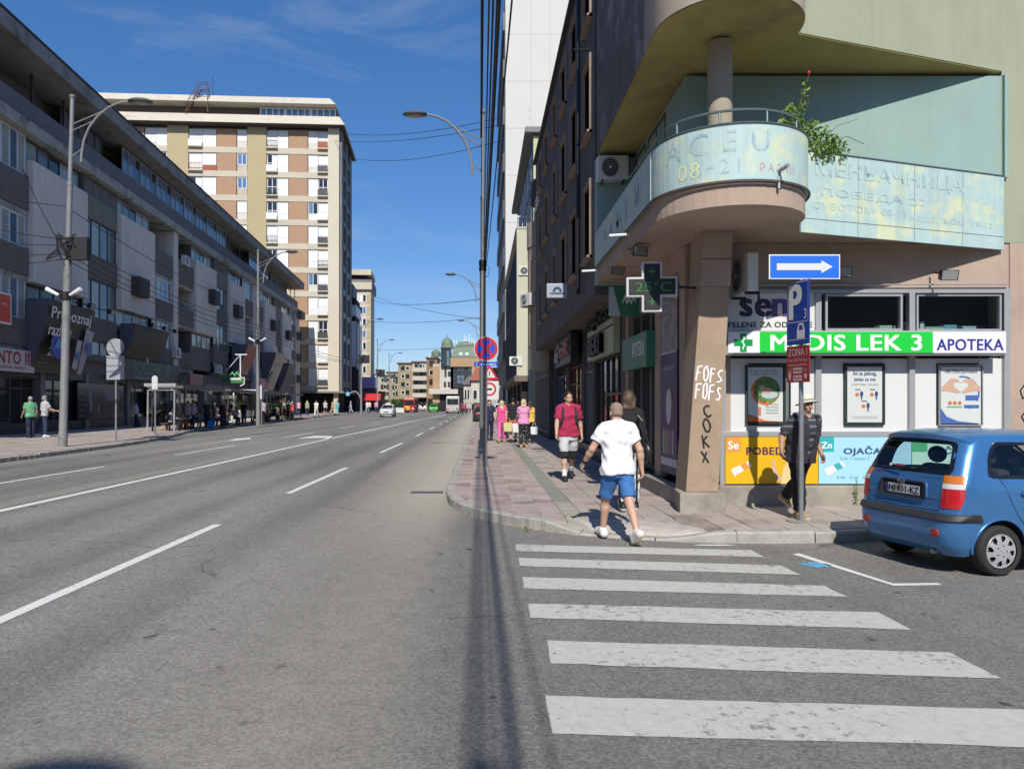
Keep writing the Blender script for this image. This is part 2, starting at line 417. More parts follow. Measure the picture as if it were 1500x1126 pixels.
    wob = ramp(noise(0.5, 4, 0.6, (1, 0.2, 1)), 0.2, 0.8, -0.25, 0.25)
    ax = N.new('ShaderNodeMath'); ax.operation = 'ADD'; L.new(sx.outputs[0], ax.inputs[0]); L.new(wob, ax.inputs[1])
    gl = ramp(ax.outputs[0], -2.7, -1.1, 0.0, 1.0); gr = ramp(ax.outputs[0], -0.7, -0.25, 1.0, 0.0)
    gy = ramp(sx.outputs[1], 8.0, 14.0, 0.25, 1.0)
    grit = mul(mul(mul(gl, gr), gy), ramp(noise(7, 5, 0.7), 0.25, 0.65, 0.65, 1.0))
    gm = N.new('ShaderNodeMix'); gm.data_type = 'RGBA'; L.new(grit, gm.inputs[0]); L.new(base.outputs[2], gm.inputs[6]); gm.inputs[7].default_value = (0.45, 0.41, 0.33, 1)
    L.new(gm.outputs[2], p.inputs['Base Color']); p.inputs['Roughness'].default_value = 0.82; p.inputs['Specular IOR Level'].default_value = 0.35
    b = N.new('ShaderNodeBump'); b.inputs['Strength'].default_value = 0.55; b.inputs['Distance'].default_value = 0.01
    L.new(mul(st1, fine), b.inputs['Height']); L.new(b.outputs[0], p.inputs['Normal'])
    return m

def paint(name, col, wear=0.52, wsc=7.0, hole=(0.23, 0.22, 0.20)):
    """road paint with chipped, worn patches where the asphalt shows"""
    m = bpy.data.materials.new(name); m.use_nodes = True; t = m.node_tree; N = t.nodes; L = t.links; p = N['Principled BSDF']
    g = N.new('ShaderNodeNewGeometry')
    n = N.new('ShaderNodeTexNoise'); n.inputs['Scale'].default_value = wsc; n.inputs['Detail'].default_value = 12; n.inputs['Roughness'].default_value = 0.78
    L.new(g.outputs['Position'], n.inputs['Vector'])
    n2 = N.new('ShaderNodeTexNoise'); n2.inputs['Scale'].default_value = 0.9; n2.inputs['Detail'].default_value = 3; L.new(g.outputs['Position'], n2.inputs['Vector'])
    ad = N.new('ShaderNodeMath'); ad.operation = 'MULTIPLY_ADD'; ad.inputs[1].default_value = 0.35; L.new(n2.outputs['Fac'], ad.inputs[0]); L.new(n.outputs['Fac'], ad.inputs[2])
    r = N.new('ShaderNodeMapRange'); r.inputs['From Min'].default_value = wear+0.17; r.inputs['From Max'].default_value = wear+0.23; L.new(ad.outputs[0], r.inputs['Value'])
    n3 = N.new('ShaderNodeTexNoise'); n3.inputs['Scale'].default_value = 14; n3.inputs['Detail'].default_value = 8; L.new(g.outputs['Position'], n3.inputs['Vector'])
    rr = N.new('ShaderNodeValToRGB'); e = rr.color_ramp.elements; e[0].position = .25; e[1].position = .8
    e[0].color = (*[c*0.90 for c in col], 1); e[1].color = (*[min(1, c*1.1) for c in col], 1); L.new(n3.outputs['Fac'], rr.inputs['Fac'])
    vo = N.new('ShaderNodeTexVoronoi'); vo.feature = 'DISTANCE_TO_EDGE'; vo.inputs['Scale'].default_value = 3.3; L.new(g.outputs['Position'], vo.inputs['Vector'])
    ck = N.new('ShaderNodeMapRange'); ck.inputs['From Min'].default_value = 0.0; ck.inputs['From Max'].default_value = 0.012; ck.inputs['To Min'].default_value = 0.35; ck.inputs['To Max'].default_value = 0
    L.new(vo.outputs['Distance'], ck.inputs['Value'])
    mxm = N.new('ShaderNodeMath'); mxm.operation = 'MAXIMUM'; L.new(r.outputs[0], mxm.inputs[0]); L.new(ck.outputs[0], mxm.inputs[1])
    x = N.new('ShaderNodeMix'); x.data_type = 'RGBA'; L.new(mxm.outputs[0], x.inputs[0]); L.new(rr.outputs[0], x.inputs[6]); x.inputs[7].default_value = (*hole, 1)
    L.new(x.outputs[2], p.inputs['Base Color']); p.inputs['Roughness'].default_value = 0.7
    b = N.new('ShaderNodeBump'); b.inputs['Strength'].default_value = 0.3; b.inputs['Distance'].default_value = 0.006; L.new(n.outputs['Fac'], b.inputs['Height']); L.new(b.outputs[0], p.inputs['Normal'])
    return m

ASPH = asphalt()
EARTH = mat('dusty_ground', (0.17, 0.16, 0.14), 0.9, var=0.2, scale=0.3)
MB(EARTH).poly([(-1500, -600, -0.03), (1500, -600, -0.03), (1500, 2500, -0.03), (-1500, 2500, -0.03)]).obj('ground', kind='structure')
MB(ASPH).poly([(-45, -40, 0), (90, -40, 0), (90, 260, 0), (-45, 260, 0)]).obj('road', kind='structure')

PAVA = mat('paving_concrete_pink', (0.41, 0.34, 0.305), 0.85, var=0.16, scale=2.2, bump=0.25, bscale=60, dirt=(0.20, 0.165, 0.15), dscale=1.3, dlo=0.50, dhi=0.72)
PAVB = mat('paving_concrete_rose', (0.37, 0.295, 0.265), 0.85, var=0.18, scale=2.6, bump=0.25, bscale=60, dirt=(0.18, 0.15, 0.14), dscale=1.1, dlo=0.5, dhi=0.72)
PAVG = mat('paving_concrete_greygreen', (0.235, 0.24, 0.20), 0.85, var=0.15, scale=2.5, bump=0.25, bscale=60)
PAVY = mat('paving_concrete_sand', (0.34, 0.315, 0.255), 0.85, var=0.15, scale=2.5, bump=0.25, bscale=60)
PAVC = mat('paving_concrete_brownish', (0.385, 0.33, 0.29), 0.85, var=0.17, scale=1.8, bump=0.25, bscale=60, dirt=(0.19, 0.165, 0.15), dscale=0.9, dlo=0.5, dhi=0.72)
PAVD = mat('paving_concrete_darker', (0.315, 0.255, 0.23), 0.85, var=0.22, scale=2.2, bump=0.3, bscale=50, dirt=(0.15, 0.125, 0.115), dscale=1.6, dlo=0.48, dhi=0.7)
MORT = mat('paving_joint_sand', (0.44, 0.40, 0.355), 0.95, var=0.2, scale=6)
KERB = mat('kerb_concrete', (0.36, 0.345, 0.30), 0.88, var=0.2, scale=3.5, bump=0.5, bscale=25, dirt=(0.15, 0.14, 0.12), dscale=2.2, dlo=0.54, dhi=0.7)
CONC = mat('plinth_concrete', (0.33, 0.30, 0.25), 0.9, var=0.2, scale=2.0, bump=0.4, bscale=20, dirt=(0.19, 0.165, 0.14), dscale=1.4, dlo=0.5, dhi=0.72)

# kerb line of the right-hand pavement, from far down the street round the corner into the side street (outer edge)
KP = [(-0.62, 150), (-0.62, 60), (-0.62, 30), (-0.63, 20), (-0.64, 15.0), (-0.62, 13.6), (-0.56, 12.7), (-0.40, 11.85), (-0.10, 11.1), (0.30, 10.45), (0.80, 9.9),
      (1.35, 9.5), (2.0, 9.2), (2.7, 9.03), (3.5, 8.97), (4.45, 9.05), (6, 9.5), (10, 10.75), (30, 17.0)]
def dip(x, y):
    d = math.hypot((x-1.75)/0.95, (y-9.3)/0.62)
    t = max(0.0, min(1.0, 1.45-d)/0.9); t = min(1.0, t)
    return t*t*(3-2*t)
def swz(x, y): return 0.14-0.105*dip(x, y)
def resample(P, step):
    out = [P[0]]
    for a, b in zip(P[:-1], P[1:]):
        L_ = math.hypot(b[0]-a[0], b[1]-a[1]); n = max(1, round(L_/step))
        for k in range(1, n+1): out.append((a[0]+(b[0]-a[0])*k/n, a[1]+(b[1]-a[1])*k/n))
    return out
def smooth_path(P, it=2):
    for _ in range(it):
        Q = [P[0]]
        for a, b in zip(P[:-1], P[1:]):
            Q += [(a[0]*.75+b[0]*.25, a[1]*.75+b[1]*.25), (a[0]*.25+b[0]*.75, a[1]*.25+b[1]*.75)]
        P = Q+[P[-1]]
    return P
def offset(P, d):
    out = []
    for i in range(len(P)):
        a = Vector(P[max(0, i-1)]); b = Vector(P[min(len(P)-1, i+1)]); v = (b-a).normalized()
        out.append((P[i][0]-v.y*d, P[i][1]+v.x*d))
    return out
kp = smooth_path(KP, 2); KIN = offset(kp, 0.16)
sidewalk = MB(MORT)
sw_poly = KIN+[(30, 40), (30, 150)]
sidewalk.prism(KIN+[(3.6, 17.2), (3.6, 150)] if False else sw_poly, -0.02, lambda x, y: swz(x, y)-0.006)
SW = sidewalk.obj('pavement', kind='structure')

def clip(poly, box):
    x0, x1, y0, y1 = box
    for ax, lim, sg in ((0, x0, 1), (0, x1, -1), (1, y0, 1), (1, y1, -1)):
        out = []
        for i in range(len(poly)):
            a = poly[i-1]; b = poly[i]; ina = (a[ax]-lim)*sg >= 0; inb = (b[ax]-lim)*sg >= 0
            if ina != inb:
                t = (lim-a[ax])/(b[ax]-a[ax]); out.append((a[0]+(b[0]-a[0])*t, a[1]+(b[1]-a[1])*t))
            if inb: out.append(b)
        poly = out
        if not poly: return []
    return poly
# subject polygon for clipping: the inner pavement outline
SUB = [p for p in KIN if p[1] < 60 and p[0] < 14]
SUB = [(SUB[0][0], 110)]+SUB+[(SUB[-1][0], 110)]
slabs = []
colsx = [-0.52, -0.17, 0.18, 0.52, 0.85, 1.17, 1.44, 1.84, 2.24, 2.64, 3.04, 3.44, 3.84, 4.24, 4.64, 5.04, 5.44, 5.84, 6.24, 6.64, 7.04, 7.44, 7.84, 8.24, 8.64, 9.04]
r_ = random.Random(3)
for i in range(len(colsx)-1):
    x0, x1 = colsx[i], colsx[i+1]; y = 8.6+(0.2 if i % 2 else 0)
    step = 0.34 if i < 5 else (0.27 if i == 5 else 0.40)
    ymax = 62 if x1 < 3.3 else 11.4
    while y < ymax:
        yy = y+step
        if yy > 20: yy = y+step*2 if y < 40 else y+step*4
        q = clip(SUB, (x0+.005, x1-.005, y+.005, yy-.005))
        if len(q) >= 3:
            A = abs(sum(q[k-1][0]*q[k][1]-q[k][0]*q[k-1][1] for k in range(len(q))))/2
            if A > 0.004:
                if x0 < 1.1: mt = PAVA if r_.random() < 0.4 else PAVD if r_.random() < .22 else PAVB
                elif x0 < 1.4: mt = PAVG if y > 11.5 else PAVY
                else: mt = PAVC if r_.random() < 0.7 else PAVD if r_.random() < .4 else PAVA
                cx = sum(p[0] for p in q)/len(q); cy = sum(p[1] for p in q)/len(q)
                slabs.append((A/cy**3, q, mt, cx, cy, r_.uniform(-.004, .004)))
        y = yy
slabs.sort(key=lambda s: -s[0])
rest = MB()
for k, (a_, q, mt, cx, cy, dz) in enumerate(slabs):
    q2 = [(p[0]-cx, p[1]-cy) for p in q]
    if k < 300:
        MB(mt).prism(q2, lambda x, y: swz(cx+x, cy+y)-0.03, lambda x, y: swz(cx+x, cy+y)+dz).obj('paving_slab', SW, (cx, cy, 0))
    else:
        rest.use(mt).prism(q, lambda x, y: swz(x, y)-0.03, lambda x, y: swz(x, y)+dz)
rest.obj('paving_slab_field', SW, kind='stuff')
# kerb stones
KE = thing('kerb', 'pale chipped concrete kerb curving round the near right-hand pavement corner', 'kerb')
def stones(path, width, lens, parent, zf, lim=(-2, 60), far=None):
    P = resample(path, 0.08); acc = 0; start = 0; farb = MB(KERB); I = offset(P, width)
    for i in range(1, len(P)):
        acc += math.hypot(P[i][0]-P[i-1][0], P[i][1]-P[i-1][1])
        if acc >= lens or i == len(P)-1:
            seg = list(range(start, i+1))
            if len(seg) > 12: seg = seg[::max(1, len(seg)//6)]+[i]
            seg = sorted(set(seg))
            cut = 0.006
            A = [P[k] for k in seg]; B = [I[k] for k in seg]; A = [(x+r_.uniform(-.012, .012), y+r_.uniform(-.012, .012)) for x, y in A]
            def sh(Q):
                a, b = Vector(Q[0]), Vector(Q[1]); v = (b-a).normalized()*cut; Q[0] = tuple(a+v)
                a, b = Vector(Q[-1]), Vector(Q[-2]); v = (b-a).normalized()*cut; Q[-1] = tuple(a+v)
                return Q
            A = sh(A); B = sh(B); n = len(A); dz = r_.uniform(-.014, .01)
            v = [(x, y, -0.05) for x, y in A]+[(x, y, zf(x, y)-0.02+dz) for x, y in A]+[((x*.85+X*.15), (y*.85+Y*.15), zf(x, y)+0.004+dz) for (x, y), (X, Y) in zip(A, B)]+[(X, Y, zf(X, Y)+0.004+dz) for X, Y in B]+[(X, Y, -0.05) for X, Y in B]
            f = []
            for r in range(4):
                for k in range(n-1): f.append((r*n+k, r*n+k+1, (r+1)*n+k+1, (r+1)*n+k))
            f += [[0, n, 2*n, 3*n, 4*n], [5*n-1, 4*n-1, 3*n-1, 2*n-1, n-1]]
            dist = math.hypot(A[0][0], A[0][1])
            if dist < 42:
                b = MB(KERB).add(v, f); b.obj('kerb_stone', parent)
            else: farb.add(v, f)
            start = i; acc = 0
    if farb.v: farb.obj('kerb_run', parent)
stones(kp[::-1], -0.16, 0.95, KE, swz)

# left-hand pavement (roadside line steps out at the bus bay)
LK = [(-13.4, -10), (-13.6, 12), (-13.75, 22), (-14.1, 29), (-14.6, 33), (-15.6, 38), (-16.9, 42.5), (-17.6, 47), (-18.4, 54), (-18.9, 62), (-19.3, 72), (-19.6, 82), (-20.2, 95), (-21.2, 115), (-23, 150), (-24.5, 190)]
lk = smooth_path(LK, 2)
LPAV = mat('left_pavement_slabs', (0.33, 0.265, 0.235), 0.88, var=0.14, scale=1.4, bump=0.2, bscale=30)
LS = MB(LPAV).prism(offset(lk, 0.16)+[(-60, 190), (-60, -10)], -0.02, 0.14).obj('pavement', kind='structure')
KL = thing('kerb', 'long dark kerb of the opposite pavement, stepping back at the bus bay', 'kerb')
stones(lk, 0.16, 1.0, KL, lambda x, y: 0.14)
lslab = MB()
for i in range(46):
    for j in range(26):
        y0 = 21+i*0.8; x1 = -14.2-j*0.8-(0.0 if y0 < 29 else (y0-29)*0.27 if y0 < 47 else 4.9+(y0-47)*0.07)
        lslab.use(PAVC if r_.random() < 0.6 else PAVA).box(x1-0.79, x1-0.01, y0, y0+0.79, 0.12, 0.143+r_.uniform(0, .004))
lslab.obj('paving_slab_field', LS, kind='stuff')

# ------------------------------------------------------------------ road markings (thin sheets)
PW = paint('road_paint_white', (0.70, 0.69, 0.64), 0.60, 6.0)
PZB = paint('zebra_paint_worn', (0.50, 0.485, 0.435), 0.56, 13.0)
def mark(name, pts, label, cat, group=None, m=PW, z=0.004):
    return tag(MB(m).poly([(x, y, z) for x, y in pts]).obj(name), label, cat, group)
def gp(px, py, z=0.0):
    Y = (1.7-z)*1083.0/(py-591); return (PX(px, Y), Y)
zb = [((755, 797), (1100, 806), (1121, 816), (756, 807), 'stripe of the worn white zebra crossing, farthest from the viewer at the kerb'),
      ((759, 817), (1142, 828), (1174, 842), (762, 829), 'second stripe of the worn white zebra crossing from the kerb'),
      ((764, 845), (1207, 858), (1242, 874), (768, 862), 'third stripe of the worn white zebra crossing from the kerb'),
      ((773, 884), (1288, 897), (1334, 922), (776, 905), 'fourth zebra stripe from the kerb, worn white paint with a dark stain'),
      ((803, 938), (1392, 956), (1466, 994), (808, 972), 'fifth zebra stripe from the kerb, with the brown stain in its middle'),
      ((800, 1019), (1510, 1040), (1610, 1097), (811, 1075), 'nearest and widest stripe of the worn white zebra crossing')]
for a, b, c, d, lab in zb:
    P = [gp(*q) for q in (d, c, b, a)]
    # slightly ragged outline
    rag = []
    for i in range(4):
        p, q = Vector(P[i]), Vector(P[(i+1) % 4]); n = 14 if i % 2 == 0 else 3
        for k in range(n):
            w = p.lerp(q, k/n); rag.append((w.x+r_.uniform(-.01, .01), w.y+r_.uniform(-.009, .009)))
    mark('zebra_stripe', rag, lab, 'road marking', 'stripes of the zebra crossing', PZB)
# solid line with the sand strip beside it, and dashes
sol = [(-7.62, 11.0), (-7.45, 20), (-7.25, 39), (-6.6, 62), (-5.9, 88), (-5.2, 112)]
sol = [(-7.8, 3)]+sol
mark('solid_line', [(x-0.09, y) for x, y in sol]+[(x+0.09, y) for x, y in sol[::-1]], 'long solid white line dividing the two directions of the main road', 'road marking')
SANDY = mat('old_paint_ghost', (0.235, 0.225, 0.19), 0.85, var=0.25, scale=3)
mark('faded_strip', [(x-0.62-0.1*(k % 2), y) for k, (x, y) in enumerate(sol[1:4])]+[(x-0.2, y) for x, y in sol[1:4][::-1]], 'pale dusty strip beside the solid white centre line', 'road marking', m=SANDY, z=0.0035)
dn = [(5.4, 10.4), (14.0, 19.6), (25.6, 32.0), (38.5, 43), (49, 53.5), (59.5, 64), (70, 74.5), (80, 84), (90, 94)]
dl = ['nearest long dash of the white lane line on the left of the zebra', 'second dash of the white lane line ahead', 'third dash of the white lane line ahead', 'fourth dash of the white lane line ahead']+[q+' dash of the right lane line, far down the road' for q in ('fifth', 'sixth', 'seventh', 'eighth', 'ninth')]
def lx(y): return -3.86+0.0165*y if y < 30 else -3.36+(y-30)*0.003
for k, (a, b) in enumerate(dn):
    mark('lane_dash', [(lx(a)-.065, a), (lx(a)+.065, a), (lx(b)+.065, b), (lx(b)-.065, b)], dl[k], 'road marking', 'dashes of the right lane line')
ll = [(12.5, 20), (24.4, 30), (37, 43), (50, 56), (63, 69), (76, 82)]
for k, (a, b) in enumerate(ll):
    mark('lane_dash', [(-10.55+.02*a-.3*0-.06, a), (-10.55+.02*a+.06, a), (-10.55+.02*b+.06, b), (-10.55+.02*b-.06, b)],
         ['nearest dash of the lane line on the oncoming side', 'second dash of the lane line on the oncoming side'][k] if k < 2 else ('third', 'fourth', 'fifth', 'sixth')[k-2]+' dash of the lane line on the oncoming side', 'road marking', 'dashes of the left lane line')
# turn arrows
mark('turn_arrow', [gp(434, 642.5), gp(470, 641), gp(490, 643), gp(486, 638.5), gp(462, 638.0), gp(448, 640)], 'white turn arrow painted on the oncoming lane by the solid line', 'road marking')
mark('turn_arrow', [gp(334, 646), gp(368, 643), gp(366, 641), gp(345, 642.5)], 'faint white arrow on the outer oncoming lane near the bus bay', 'road marking')
# parking bay mark and small things on the road
a, b, c = Vector(gp(1163, 811)), Vector(gp(1308, 856)), Vector(gp(1376, 855))
mark('bay_line', [a+Vector((-.03, -.02)), b+Vector((-.02, -.05)), c+Vector((0, -.045)), c+Vector((0, .035)), b+Vector((0.02, .035)), a+Vector((.07, .03))], 'bent white parking bay line on the asphalt behind the blue car', 'road marking')
gx, gy = gp(1195, 827)
BLUEP = mat('blue_paint_splash', (0.12, 0.35, 0.55), 0.6, var=0.4, scale=9)
mark('paint_splash', [(gx+r_.uniform(.10, .17)*math.cos(t*.4), gy+r_.uniform(.09, .15)*math.sin(t*.4)) for t in range(16)], 'small blue paint splash on the asphalt by the bay line', 'stain', m=BLUEP)
gx, gy = gp(1045, 798.5)
mark('paint_splash', [(gx+.25*math.cos(t*.5)*r_.uniform(.7, 1.2), gy+.045*math.sin(t*.5)*r_.uniform(.7, 1.2)) for t in range(12)], 'white paint splash at the foot of the kerb near the zebra', 'stain')
def stainmat():
    m = bpy.data.materials.new('brown_road_stain'); m.use_nodes = True; N = m.node_tree.nodes; L = m.node_tree.links; p = N['Principled BSDF']; p.inputs['Base Color'].default_value = (.12, .10, .08, 1); p.inputs['Roughness'].default_value = .8
    tcn = N.new('ShaderNodeTexCoord'); mm = N.new('ShaderNodeMapping'); mm.inputs['Location'].default_value = (-.5, -.5, 0); L.new(tcn.outputs['Generated'], mm.inputs['Vector']); ln = N.new('ShaderNodeVectorMath'); ln.operation = 'LENGTH'; L.new(mm.outputs[0], ln.inputs[0])
    n = N.new('ShaderNodeTexNoise'); n.inputs['Scale'].default_value = 15; n.inputs['Detail'].default_value = 8; n.inputs['Roughness'].default_value = .75; g = N.new('ShaderNodeNewGeometry'); L.new(g.outputs['Position'], n.inputs['Vector'])
    a = N.new('ShaderNodeMath'); a.operation = 'MULTIPLY_ADD'; a.inputs[1].default_value = -.95; L.new(ln.outputs['Value'], a.inputs[0]); L.new(n.outputs['Fac'], a.inputs[2])
    r = N.new('ShaderNodeMapRange'); r.inputs['From Min'].default_value = .05; r.inputs['From Max'].default_value = .36; r.inputs['To Max'].default_value = .85; L.new(a.outputs[0], r.inputs['Value']); L.new(r.outputs[0], p.inputs['Alpha']); return m
STAIN = stainmat()
for (px, py, w, h, lab) in ((1035, 959, .46, .22, 'brown stain across the fifth zebra stripe'), (1065, 903, .26, .13, 'small dark stain on the fourth zebra stripe'), (870, 856, .24, .10, 'round dark scuff on the third zebra stripe'),
                            (1085, 883, .4, .09, 'dark smear on the asphalt between zebra stripes')):
    gx, gy = gp(px, py)
    mark('stain', [(gx+w*math.cos(t*.35), gy+h*math.sin(t*.35)) for t in range(18)], lab, 'stain', m=STAIN, z=0.006)
MANH = mat('drain_grate_iron', (0.10, 0.09, 0.08), 0.6, var=0.3, scale=20)
gx, gy = gp(634, 721)
g = MB(MANH).box(gx-.42, gx+.2, gy-.16, gy+.16, 0.0, 0.006)
tag(g.obj('drain_cover'), 'dark drain cover sunk in the road by the kerb corner', 'drain')
# ================================================================== CORNER BUILDING (right)
GREEN = mat('green_render', (0.33, 0.35, 0.245), 0.92, streak=.16, var=0.07, scale=0.9, bump=0.35, bscale=45, dirt=(0.285, 0.265, 0.21), dscale=0.5, dlo=0.52, dhi=0.78)
PINK = mat('pink_render', (0.43, 0.325, 0.255), 0.92, streak=.22, var=0.09, scale=1.2, bump=0.3, bscale=40, dirt=(0.30, 0.23, 0.195), dscale=0.9, dlo=0.5, dhi=0.75)
OLIVE = mat('ochre_soffit', (0.40, 0.34, 0.12), 0.95, var=0.14, scale=1.5, bump=0.15, bscale=40, dirt=(0.25, 0.20, 0.09), dscale=0.7, dlo=0.5, dhi=0.7)
TEAL = mat('teal_render', (0.275, 0.395, 0.355), 0.92, streak=.12, var=0.07, scale=1.0, bump=0.3, bscale=50)
SHEET = mat('pale_blue_metal_sheet', (0.42, 0.56, 0.545), 0.62, streak=.3, var=0.09, scale=1.7, dirt=(0.60, 0.64, 0.42), dscale=2.3, dlo=0.50, dhi=0.62, bump=0.06, bscale=3)
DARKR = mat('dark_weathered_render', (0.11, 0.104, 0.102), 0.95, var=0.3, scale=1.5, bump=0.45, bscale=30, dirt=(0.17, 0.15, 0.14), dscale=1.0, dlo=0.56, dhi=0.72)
BEIGEC = mat('beige_rough_concrete', (0.38, 0.33, 0.25), 0.95, var=0.13, scale=3, bump=0.5, bscale=50, dirt=(0.22, 0.18, 0.14), dscale=1.5, dlo=0.55, dhi=0.75)
BROWN = mat('brown_pillar_render', (0.36, 0.265, 0.185), 0.95, var=0.12, scale=2.5, bump=0.45, bscale=70, dirt=(0.13, 0.10, 0.08), dscale=1.8, dlo=0.58, dhi=0.75)
CB = thing('corner_building', 'green and pink rendered corner building with rounded balcony above the pharmacy', 'building', (3.43, 11.5, 0.14))
cb0 = Vector((3.43, 11.5, 0.14))
def cbo(mb, name, **k):
    k.setdefault('parent', CB)
    return mb.obj(name, loc=tuple(-cb0), **k)
YS = 11.5
A17 = math.atan2(11.5-10.3, 8.12-4.44)
uA = Vector((math.cos(A17), math.sin(A17)))
def ang(x): return 10.3+(x-4.44)*math.tan(A17)   # plan line of the angled side wall
XF = 2.42                                        # upper left face
XG = 3.22                                        # ground floor left face
def arc(r, n=22, a0=180, a1=360, c=(3.43, 10.3)):
    return [(c[0]+r*math.cos(rad(a0+(a1-a0)*k/n)), c[1]+r*math.sin(rad(a0+(a1-a0)*k/n))) for k in range(n+1)]
out1 = [(XF, 15.3)]+arc(1.01)+[(8.12, 11.5), (8.12, 11.62), (3.35, 11.62), (3.35, 15.3)]
# ground floor walls
w = MB(PINK)
w.box(8.24, 40, 11.5, 12.0, 0.14, 4.2)                        # right of the shop
w.box(3.9, 8.24, 11.52, 11.9, 3.45, 4.19)                     # band above the shop windows
w.box(3.30, 3.9, 11.50, 11.9, 0.5, 4.185)
cbo(w, 'wall')
w = MB(PINK)
for y0, y1, z0, z1 in ((11.62, 11.95, 0.4, 4.19), (13.2, 13.62, 0.4, 4.19), (16.1, 16.35, 0.4, 4.19), (11.95, 13.2, 3.7, 4.19), (13.62, 16.1, 3.6, 4.19)):
    w.box(XG, XG+0.4, y0, y1, z0, z1)
cbo(w, 'wall')
pl = MB(CONC).box(3.66, 9.2, 11.32, 11.498, 0.1, 0.44).box(9.2, 40, 11.36, 11.499, 0.1, 0.40)
pl.box(3.02, 3.21, 11.25, 17.2, 0.1, 0.40)
cbo(pl, 'plinth', bevel=0.02)
st = MB(CONC).prism([(2.86, 10.58), (3.52, 10.58), (3.64, 11.31), (2.95, 11.24)], 0.1, 0.42)
cbo(st, 'pillar_base', bevel=0.02)
# slab of floor one and its soffit (pink below), edge strip
s1 = MB(PINK).prism(out1, 4.2, 4.5); cbo(s1, 'balcony_slab')
sh = [(XF-0.03, 15.3)]+arc(1.04)
shm = MB(SHEET)
def skin(mb, path, z0, z1, th=0.03):
    I = offset(path, th)
    for (a, b, c, d) in zip(path[:-1], path[1:], I[:-1], I[1:]):
        mb.add([(*a, z0), (*b, z0), (*b, z1), (*a, z1), (*c, z0), (*d, z0), (*d, z1), (*c, z1)], [(0, 1, 2, 3), (5, 4, 7, 6), (3, 2, 6, 7), (1, 0, 4, 5)])
    return mb
nrm = 0.05
# sheets on the long left face, one by one
ys = [15.3, 14.3, 13.3, 12.3, 11.3, 10.3]
for a, b in zip(ys[:-1], ys[1:]):
    cbo(MB(SHEET).box(XF-0.045, XF-0.01, b+0.006, a-0.006, 4.5, 5.2), 'parapet_sheet')
# curved sheets
arcp = arc(1.045, 32)
for k0, k1 in ((0, 8), (8, 24), (24, 32)):
    cbo(skin(MB(SHEET), arcp[k0:k1+1], 4.5, 5.2), 'parapet_sheet', smooth=True)
# angled sheets (they hang lower and cover the slab edge)
L17 = 3.86
def ap(s, off=0.0): return (4.44+uA.x*s+uA.y*off, 10.3+uA.y*s-uA.x*off)
segs = [0.0, 1.0, 2.05, 3.0, L17]
for a, b in zip(segs[:-1], segs[1:]):
    q = [ap(a+.005, .045), ap(b-.005, .045), ap(b-.005, .012), ap(a+.005, .012)]
    cbo(MB(SHEET).prism(q, 4.28, 5.2), 'parapet_sheet')
    cbo(MB(SHEET).prism([ap(a+.005, .04), ap(b-.005, .04), ap(b-.005, .01), ap(a+.005, .01)], 4.08, 4.272), 'parapet_sheet')
cap = MB(flat('parapet_cap_dark', (0.06, 0.09, 0.10), 0.5))
path = [(XF-0.03, 15.3)]+arc(1.035, 32)+[ap(.05, .03), ap(L17, .03)]
cap.tube([(x, y, 5.215) for x, y in path], 0.022, 6); cbo(cap, 'parapet_cap')
inner = MB(TEAL); skin(inner, [(XF+0.0, 15.3)]+arc(1.0, 22)+[ap(.05, -.02), ap(L17, -.02)], 4.5, 5.19, th=0.1); cbo(inner, 'parapet')
# ledge drip under the curved sheets
cbo(MB(flat('drip_edge', (0.10, 0.09, 0.085), 0.7)).tube([(x, y, 4.49) for x, y in [(XF-.05, 15.3)]+arc(1.06, 32)], 0.018, 5), 'drip_edge')
# rail
rl = MB(flat('blue_steel_rail', (0.16, 0.22, 0.24), 0.45, metal=0.5))
rp = [(XF+0.05, 12.2)]+arc(0.94, 28, 180, 350)
rl.tube([(x, y, 5.42) for x, y in rp], 0.018, 6)
for i in (1, 6, 12, 18, 24): rl.cyl((rp[i][0], rp[i][1], 5.2), (rp[i][0], rp[i][1], 5.42), 0.014, n=6)
cbo(rl, 'balcony_rail')
# rain spouts
sp = MB(M['steel']).tube([(3.75, 9.42, 4.62), (3.80, 9.12, 4.64)], 0.025, 8); sp.tube([(3.76, 9.3, 4.55), (3.76, 9.3, 4.40)], 0.02, 6); cbo(sp, 'rain_spout')
for y in (11.9, 15.1): cbo(MB(M['white']).tube([(XF-.02, y, 4.42), (XF-.34, y, 4.40)], 0.022, 6), 'rain_spout')
# loggia back walls, column, soffit and storey above
cbo(MB(TEAL).box(3.3, 8.24, 11.5, 11.9, 4.51, 6.79), 'loggia_wall')
cbo(MB(TEAL).box(3.2, 3.299, 11.5, 15.3, 4.51, 6.79), 'loggia_wall')
cbo(MB(TEAL).box(XF, 3.199, 15.3, 15.6, 4.18, 6.79), 'loggia_wall')
cbo(MB(TEAL).box(8.12, 8.18, 11.44, 11.5, 5.2, 6.79), 'wall_return')
cbo(MB(BEIGEC).lathe([(0.175, 4.5), (0.17, 4.8), (0.17, 6.8)], (3.4, 10.48, 0), 24), 'column', smooth=True)
cbo(MB(OLIVE).prism([(XF+.02, 15.3)]+arc(0.99)+[ap(.06, -.012), ap(L17-.02, -.012), (8.1, 11.62), (3.35, 11.62), (3.35, 15.3)], 6.846, 6.858), 'soffit')
cbo(MB(BEIGEC).prism([(XF, 10.9)]+arc(1.01, 28)+[ap(.02), ap(.3, -.4), (3.35, 11.6), (3.35, 10.9)], 6.861, 7.9), 'balcony_slab', smooth=True)
